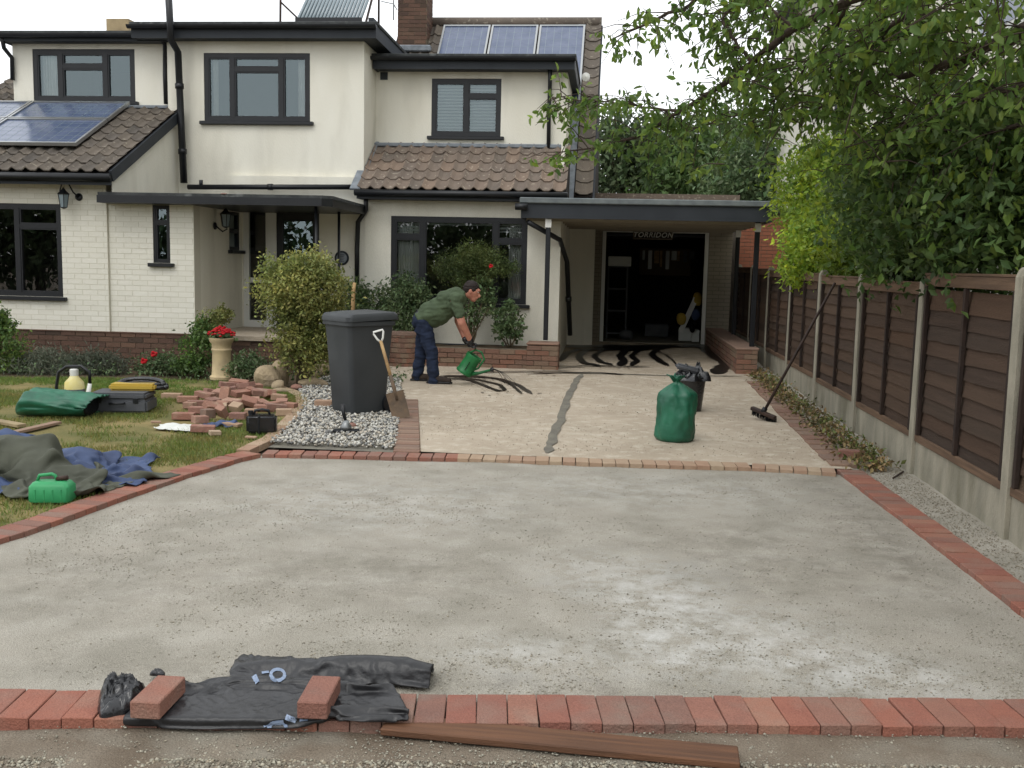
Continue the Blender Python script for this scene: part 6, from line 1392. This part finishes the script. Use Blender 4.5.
# timber on the lawn
a_, b_ = G(-20, 420), G(22, 428); MB().box((a_+b_)/2+Vector((0, 0, .02)), ((b_-a_).length, .09, .03), Matrix.Rotation(math.atan2(b_.y-a_.y, b_.x-a_.x), 3, 'Z')).build('timber_plank', 'paleplank', None, bevel=.003, loc=a_); tag(bpy.data.objects['timber_plank'], 'pale timber plank at the left edge of the lawn', 'plank')
a_, b_ = G(5, 437), G(58, 424); o = MB().box((a_+b_)/2+Vector((0, 0, .018)), ((b_-a_).length, .08, .025), Matrix.Rotation(math.atan2(b_.y-a_.y, b_.x-a_.x), 3, 'Z')).build('timber_plank', 'sett', None, bevel=.003, loc=a_); tag(o, 'greyish board lying slantwise behind the tarpaulins', 'plank')

# ------------------------------------------------------------------ front edge: sheet, bricks, plank, bag
def sheet_patch(name, lower, upper, hf, m, label, cat, n=110, k=34, z0=.012):
    lo = [G(*p) for p in lower]; up = [G(*p) for p in upper]
    def at(pl_, t):
        t *= len(pl_)-1; i = min(int(t), len(pl_)-2); return pl_[i].lerp(pl_[i+1], t-i)
    mb = MB()
    for i in range(n+1):
        for j in range(k+1):
            a_ = at(lo, i/n).lerp(at(up, i/n), j/k); a_.z = z0+hf(i/n, j/k, a_); mb.v.append(tuple(a_))
    mb.f = [(i*(k+1)+j, (i+1)*(k+1)+j, (i+1)*(k+1)+j+1, i*(k+1)+j+1) for i in range(n) for j in range(k)]
    o = mb.build(name, m, None, smooth=True, loc=lo[0]); tag(o, label, cat)
    def surf(s_, t_): p_ = at(lo, s_).lerp(at(up, s_), t_); p_.z = z0+hf(s_, t_, p_)+.003; return p_
    return o, surf
def hf1(s_, t_, p_):
    x, y = p_.x, p_.y; w1 = .012*math.sin(t_*13+noise.noise(Vector((x*2.2, 1, 0)))*6+s_*3); w2 = .010*(1-abs(noise.noise(Vector((x*3+y*3, y*12, 4))))*2)
    e = .018*max(0, noise.noise(Vector((x*8, y*8, 9)))); env = min(1, t_*6+.25)*min(1, s_*12+.2)*min(1, (1-s_)*10+.2)
    return .012+max(0, (w1+w2+.012))*env*1.1+e*(1-abs(2*t_-1))
brow = MB().box(((front0.x+front1.x)/2, (front0.y+front1.y)/2+.118, -.02), ((front1-front0).length, .245, .052), Matrix.Rotation(math.atan2(FRd.y, FRd.x), 3, 'Z'))
cs_ = Vector((-1.17, 3.40, 0))
ps = cloth_thing('plastic_sheet', 'creased black plastic sheet with pale blue print spread over the front edging', 'plastic sheet', cs_, .95, .44, 72, 32, 'blacksheet', [(.0, .10, -.03, (.35, .05, .055))], rot=.08, seed=5, wave=.014, drop=.08, frames=28, floor=-.03, sc_=.7, grow=.02, extra=[brow])
fold_o = cloth_thing('plastic_fold', None, None, Vector((-1.03, 3.68, -.02)), .80, .27, 56, 20, 'blacksheet', [(.18, 0, 0, (.30, .05, .085)), (-.1, 0, 0, (.3, .04, .05))], rot=.04, seed=7, wave=.030, drop=.13, frames=28, sc_=.5, grow=.04)
wp = wpos(fold_o)-wpos(ps); fold_o.parent = ps; fold_o.location = wp
from mathutils.bvhtree import BVHTree
def surf_of(o_):
    bt_ = BVHTree.FromPolygons([v.co+wpos(o_) for v in o_.data.vertices], [tuple(p_.vertices) for p_ in o_.data.polygons])
    def f_(px, py):
        g_ = G(px, py, .02); d_ = ray(px, py); h_ = bt_.ray_cast(Vector((0, 0, EYE)), d_)
        return h_[0]+h_[1]*(.004 if h_[1].dot(d_) < 0 else -.004) if h_[0] is not None else None
    return f_
sf1, sf2 = surf_of(ps), surf_of(fold_o)
def printed(surf, pts, wd, name='print'):
    """flat printed stroke laid on the cloth; the lettering is given where it stands in the photo"""
    fine = []
    for a_, b_ in zip(pts[:-1], pts[1:]):
        for k in range(5): fine.append((a_[0]+(b_[0]-a_[0])*k/5, a_[1]+(b_[1]-a_[1])*k/5))
    fine.append(pts[-1]); mb = MB(); rows = []
    for i, p_ in enumerate(fine):
        a_, b_ = fine[max(i-1, 0)], fine[min(i+1, len(fine)-1)]; dx, dy = b_[0]-a_[0], b_[1]-a_[1]; L = math.hypot(dx, dy)+1e-6
        rows.append([surf(p_[0]-dy/L*wd*u, p_[1]+dx/L*wd*u) for u in (-.5, 0, .5)])
    for a_, b_ in zip(rows[:-1], rows[1:]):
        for k in (0, 1):
            q_ = [a_[k], a_[k+1], b_[k+1], b_[k]]
            if all(v is not None for v in q_) and max((q_[i]-q_[i-1]).length for i in range(4)) < .06: mb.add(q_, [(0, 1, 2, 3)])
    if mb.f: mb.build(name, 'print', ps)
ring = lambda cx_, cy_, rx_, ry_, a0_=0, a1_=2*PI, n=18: [(cx_+rx_*math.cos(a0_+(a1_-a0_)*k/n), cy_+ry_*math.sin(a0_+(a1_-a0_)*k/n)) for k in range(n+1)]
for sf_ in (sf2, sf1):
    printed(sf_, ring(278, 675, 7, 5.5), 3.2); printed(sf_, [(254, 676), (258, 683)], 5); printed(sf_, [(262, 673), (269, 672)], 3)
printed(sf1, [(228, 731), (238, 731)], 4); printed(sf1, [(246, 732), (262, 729), (274, 723), (284, 721)], 4.5); printed(sf1, ring(278, 727, 8, 4.5, PI*.9, 2.3*PI), 3.5); printed(sf1, [(286, 717), (296, 721)], 4); printed(sf1, [(300, 720), (308, 720)], 3.5)
# two bricks weighing the sheet down
def front_brick(px0, py0, rz, label, lift):
    c_ = G(px0, py0, lift); o = bev_brick('brick', 'paver', (.105, .225, .062), .004); b_ = inst('brick', o, None, c_+Vector((.0, .113, .033)), (0, .0, rz)); tag(b_, label, 'brick', 'bricks weighing down the black plastic sheet')
front_brick(144, 720, .02, 'red brick holding the left end of the black sheet, beside the knotted bag', .022)
front_brick(310, 720, .06, 'red brick holding the middle of the black sheet', .026)
p_ = G(110, 716); bgk = drape('bin_bag', p_.x, p_.y+.09, .085, .10, .085, 'bag', .0, 31, folds=14, irr=.2, bumps=.3, fold_amp=.3, seg=130, ring=40, power=.6); tag(bgk, 'small scrunched up black bin bag on the edging bricks at the left of the sheet', 'bag')
p_ = G(158, 672); t_ = drape('bin_bag', p_.x, p_.y, .03, .02, .03, 'bag', -.01, 32, folds=14); tag(t_, 'tiny black plastic tuft behind the left weighting brick', 'bag')
a_, b_ = G(372, 733, -.03), G(737, 772, -.03); a2, b2 = G(394, 720, -.03), G(733, 752, -.03)
d_ = (b2-a2).normalized(); L_ = (b2-a2).length+.03; wd_ = .125; ang = math.atan2(d_.y, d_.x); nrm = Vector((d_.y, -d_.x, 0))
c_ = a2.lerp(b2, .5)+nrm*wd_*.5; c_.z = -.018
o = MB().box((0, 0, 0), (L_, wd_, .026)).mesh('plank', .004); o = link('plank', o, 'plank', None, c_); o.rotation_euler = (0, 0, ang); tag(o, 'long damp brown timber plank lying on the gravel in front of the edging', 'plank')

# ------------------------------------------------------------------ the man with the watering can
mg = G(430, 382); K = mg.y/1000*1.0
man = empty('person', mg, 'man in olive green t-shirt and dark jeans bending over with a watering can', 'person')
def mp(px, py, d=0.0): return Vector(((px-430)*K, d, (382-py)*K+.0))+mg      # px of the photo -> his own plane
def cap(mb, a_, b_, r0, r1, n=12, sy=1.0):
    a_, b_ = Vector(a_), Vector(b_); steps = max(2, int((b_-a_).length/(.5*min(r0, r1)))+1)
    for i in range(steps+1):
        t = i/steps; c_ = a_.lerp(b_, t); r_ = r0+(r1-r0)*t; mb.ball(c_, (r_, r_*sy, r_), 12, 8)
    return mb
hipL, hipR = mp(422, 323, .10), mp(424, 324, -.09)       # far and near side
kneeL, kneeR = mp(419, 351, .11), mp(433, 351, -.10)
ankL, ankR = mp(415, 374, .12), mp(435, 376, -.10)
pelv = mp(422, 320); waist = mp(430, 313); chest = mp(447, 301); shou = mp(456, 296); neck = mp(463, 292); head = mp(469, 290.5)
shL, shR = mp(456, 298, .17), mp(457, 298, -.17); elL, elR = mp(456, 320, .19), mp(464, 320, -.20); wrL, wrR = mp(466, 339, .03), mp(472, 338, -.10)
def torso(mb, e=0.0):
    for c_, r_ in ((pelv, (.135, .175, .13)), (waist, (.15, .18, .15)), (mp(437, 310.5), (.165, .18, .17)), (chest, (.145, .185, .145)), (shou, (.11, .17, .115))): mb.ball(c_, tuple(x+e for x in r_), 16, 10)
    for a_, b_ in ((pelv, waist), (waist, chest), (chest, shou)):
        for k in range(5): c_ = a_.lerp(b_, k/4); mb.ball(c_, (.13+e, .165+e, .13+e), 14, 9)
    return mb
body = torso(MB(), -.035)
cap(body, shou, neck, .07, .06); cap(body, neck, head, .058, .058)
hd = Vector((.94, 0, -.34)).normalized(); up_ = Vector((.34, 0, .94)).normalized(); hc = head+up_*.035+hd*.02     # head looks forward and down
def hp(f, s_, u): return hc+hd*f+Vector((0, 1, 0))*s_+up_*u
body.ball(hc, (.098, .078, .11), 16, 12); cap(body, hp(.02, 0, -.02), hp(.055, 0, -.085), .062, .045); body.ball(hp(.075, 0, -.09), (.025, .025, .02), 8, 6)
cap(body, hp(.09, 0, .01), hp(.118, 0, -.03), .012, .018); body.ball(hp(.082, 0, .035), (.03, .05, .018), 10, 6); body.ball(hp(.098, 0, -.06), (.014, .028, .010), 8, 6)
for s_ in (-1, 1): body.ball(hp(-.005, s_*.08, -.005), (.022, .012, .034), 8, 6)
for s_, sh, el, wr in ((1, shL, elL, wrL), (-1, shR, elR, wrR)):
    cap(body, shou+Vector((0, s_*.1, 0)), sh, .075, .070); cap(body, sh, el, .066, .054); cap(body, el, wr, .054, .036)
for hip, kn, an in ((hipL, kneeL, ankL), (hipR, kneeR, ankR)):
    cap(body, hip, kn, .088, .06); cap(body, kn, an, .058, .04); cap(body, an, an+Vector((.03, 0, -.04)), .034, .03)
# hands: palm, four bent fingers and a thumb closing on the can's handle
def hand(mb, wr, aim, side):
    a_ = aim.normalized(); s_ = Vector((0, 1, 0)); n_ = a_.cross(s_).normalized(); pc = wr+a_*.045
    for u in (-.026, -.009, .009, .026): cap(mb, wr+s_*u*.6, wr+a_*.082+s_*u, .015, .012)
    for i, (u, L1) in enumerate(zip((-.028, -.0095, .0095, .028), (.036, .042, .04, .032))):
        k0 = wr+a_*.085+s_*u; k1 = k0+(a_*.5+n_*.85).normalized()*L1; k2 = k1+(-a_*.65+n_*.7).normalized()*.028; k3 = k2+(-a_*.95-n_*.1).normalized()*.018
        cap(mb, k0, k1, .0098, .009); cap(mb, k1, k2, .009, .0082); cap(mb, k2, k3, .0082, .0075)
    t0 = wr+a_*.03+s_*side*.026; t1 = t0+(a_*.6+s_*side*.5+n_*.6).normalized()*.04; t2 = t1+(a_*.35+n_*.9-s_*side*.4).normalized()*.032
    cap(mb, t0, t1, .0125, .0105); cap(mb, t1, t2, .0105, .009)
aimR = Vector((.30, .12, -.95)); aimL = Vector((.55, .05, -.85))
hand(body, wrR, aimR, 1); hand(body, wrL, aimL, -1)
bm_ = evalmesh(body, 'body', .0085, 5)
def setorg(me, o_):
    me.transform(Matrix.Translation(-Vector(o_))); return me
person_body = link('body', setorg(bm_, mg), 'skin', man, mg)
# t-shirt
sh = torso(MB(), .016)
for s_, a_, b_ in ((1, shL, elL), (-1, shR, elR)): cap(sh, shou+Vector((0, s_*.08, 0)), a_, .095, .09); cap(sh, a_, a_.lerp(b_, .62), .082, .072)
cap(sh, shou, neck.lerp(shou, .4), .085, .075); cap(sh, waist+Vector((.03, 0, -.03)), chest+Vector((-.01, 0, -.045)), .155, .15, sy=1.1)
sme = evalmesh(sh, 'tshirt', .011, 7)
def cutmesh(me, fn):
    b = bmesh.new(); b.from_mesh(me); dl_ = [f for f in b.faces if fn(f.calc_center_median())]; bmesh.ops.delete(b, geom=dl_, context='FACES'); b.to_mesh(me); b.free(); return me
bdir = (mp(437, 309)-mp(419, 322)).normalized(); bcut = mp(422.5, 318)
cutmesh(sme, lambda c_: (c_-bcut).dot(bdir) < -.035)
def wrinkle(me, amp, sc_):
    for v in me.vertices: v.co += v.normal*amp*noise.noise(Vector((v.co.x*sc_*.6, v.co.y*sc_, v.co.z*sc_*1.3)))
wrinkle(sme, .022, 8); wrinkle(sme, .014, 19); shirt = link('tshirt', setorg(sme, mg), 'shirt', man, mg)
sm_ = shirt.modifiers.new('s', 'SOLIDIFY'); sm_.thickness = .004
# jeans
jn = MB(); jn.ball(pelv, (.148, .185, .142), 16, 10); jn.ball(waist+Vector((-.02, 0, -.015)), (.15, .178, .14), 16, 10)
for k in range(4): jn.ball(pelv.lerp(waist, k/4), (.146, .18, .142), 14, 9)
for hip, kn, an in ((hipL, kneeL, ankL), (hipR, kneeR, ankR)): cap(jn, hip, kn, .112, .083); cap(jn, kn, an+Vector((0, 0, -.035)), .085, .074)
jme = evalmesh(jn, 'jeans', .011, 5); cutmesh(jme, lambda c_: (c_-bcut).dot(bdir) > .055); wrinkle(jme, .020, 10); wrinkle(jme, .012, 22)
jeans = link('jeans', setorg(jme, mg), 'jeans', man, mg); mz_ = jeans.modifiers.new('s', 'SOLIDIFY'); mz_.thickness = .004
b = MB(); bc_ = bcut+bdir*.006; ax1 = Vector((0, 1, 0)); ax2 = bdir.cross(ax1)
b.tube([bc_-bdir*.018, bc_+bdir*.018], [.150, .150], 28, caps=False, flat=1.0); b.build('belt', 'bag', man, smooth=True)
MB().box(bc_+ax2*.0+Vector((-.02, -.172, -.14)), (.12, .012, .1), Matrix.Rotation(.5, 3, 'Y')).build('back_pocket', 'jeans', man, bevel=.004)
for an, nm in ((ankL, 0), (ankR, 1)):
    f = MB(); g0_ = mg.z
    cap(f, Vector((an.x-.03, an.y, g0_+.055)), Vector((an.x+.15, an.y, g0_+.045)), .052, .046); cap(f, Vector((an.x, an.y, g0_+.09)), Vector((an.x, an.y, g0_+.13)), .052, .05); cap(f, Vector((an.x+.1, an.y, g0_+.04)), Vector((an.x+.2, an.y, g0_+.036)), .045, .038)
    sme2 = evalmesh(f, 'boot', .009, 4)
    for v in sme2.vertices: v.co.z = max(v.co.z, g0_+.012)
    bo = link('boot', setorg(sme2, mg), 'shoe', man, mg)
    MB().prism([(an.x-.09, an.y-.04), (an.x+.08, an.y-.048), (an.x+.22, an.y-.045), (an.x+.25, an.y), (an.x+.22, an.y+.045), (an.x+.08, an.y+.048), (an.x-.09, an.y+.04)], g0_+.001, g0_+.022).build('sole', 'bag', bo, bevel=.004)
for wr, aim, sd_ in ((wrL, aimL, -1), (wrR, aimR, 1)):
    g_ = MB(); hand(g_, wr, aim, sd_); cap(g_, wr-aim.normalized()*.02, wr+aim.normalized()*.02, .037, .034)
    gm = evalmesh(g_, 'work_glove', .0055, 2)
    for v in gm.vertices: v.co += v.normal*.0045
    link('work_glove', setorg(gm, mg), 'bag', man, mg)
hr = MB(); hr.ball(hp(-.02, 0, .028), (.106, .088, .104), 16, 12); cap(hr, hp(-.06, 0, .0), hp(-.085, 0, -.05), .06, .035, sy=1.15)
hme = evalmesh(hr, 'hair', .008, 2)
cutmesh(hme, lambda c_: ((c_-hc).dot(hd) > .062 and (c_-hc).dot(up_) < .06) or ((c_-hc).dot(up_) < -.03 and (c_-hc).dot(hd) > -.03)); wrinkle(hme, .008, 40)
link('hair', setorg(hme, mg), 'hair', man, mg)
for s_ in (-1, 1):
    MB().ball(hp(.086, s_*.03, .018), (.009, .011, .007), 8, 6).build('eye', 'offwhite', man, smooth=True); MB().ball(hp(.0925, s_*.03, .018), (.005, .005, .005), 6, 5).build('iris', 'hair', man, smooth=True)
    MB().box(hp(.098, s_*.03, .042), (.012, .034, .007)).build('eyebrow', 'hair', man, bevel=.002)
MB().box(hp(.106, 0, -.062), (.006, .034, .005)).build('lips', 'skin', man, bevel=.002)
# watering can
wc0 = mp(465, 371, -.07); wc1 = mp(475, 355, -.07); ax = (wc1-wc0).normalized(); can = empty('watering_can', wc0, 'green plastic watering can with a black rose held tilted by the man', 'watering can')
QZ = ax.to_track_quat('Z', 'Y').to_matrix(); CL = (wc1-wc0).length+.03; fwd = (Vector((1, 0, 0))-ax*ax.x).normalized()
MB().lathe([(0, 0), (.106, .0), (.112, .012), (.112, .03), (.104, .04), (.100, CL*.8), (.107, CL*.85), (.107, CL), (.093, CL), (.088, CL*.6), (0, CL*.5)], 26, wc0, QZ).build('body', 'cangreen', can, smooth='auto')
MB().lathe([(.0, CL*.93), (.079, CL*.93), (.079, CL*.935), (.0, CL*.935)], 20, wc0, QZ).build('dark_inside', 'bag', can)
MB().tube([wc0+ax*CL*.9-fwd*.085, wc0+ax*(CL+.07)-fwd*.03, wc0+ax*(CL+.085)+fwd*.05, wc0+ax*(CL+.03)+fwd*.13, wc0+ax*CL*.6+fwd*.13, wc0+ax*CL*.35+fwd*.085], .013, 8).build('handle', 'cangreen', can, smooth=True)
sp0 = wc0+ax*.04+fwd*.08; sp1 = mp(493, 367, -.07)
MB().tube([sp0, sp0.lerp(sp1, .4)+Vector((0, 0, -.012)), sp1], [.034, .02, .014], 10).build('spout', 'cangreen', can, smooth=True)
dsp = (sp1-sp0).normalized(); MB().tube([sp1-dsp*.01, sp1+dsp*.02, sp1+dsp*.03], [.02, .036, .037], 14).build('rose', 'bag', can, smooth='auto')
MB().box(wc0+ax*CL*.45+Vector((-.0, -.094, 0)), (.05, .006, .12), QZ).build('side_mark', 'bag', can)
ps_ = MB()
for k in range(4):
    s0 = sp1+dsp*.03+Vector((0, (k-2)*.012, .01*(k % 2))); e0 = G(505+6*k, 384+2.5*k); ps_.tube([s0, s0.lerp(e0, .35)+Vector((0, 0, .05)), s0.lerp(e0, .7)+Vector((0, 0, .04)), e0], [.004, .0035, .003, .003], 5)
o = ps_.build('poured_streams', 'bitumen'); tag(o, 'thin dark streams of sealant pouring from the watering can rose', 'sealant'); o['kind'] = 'stuff'

bpy.data.scenes.remove(SCRATCH)
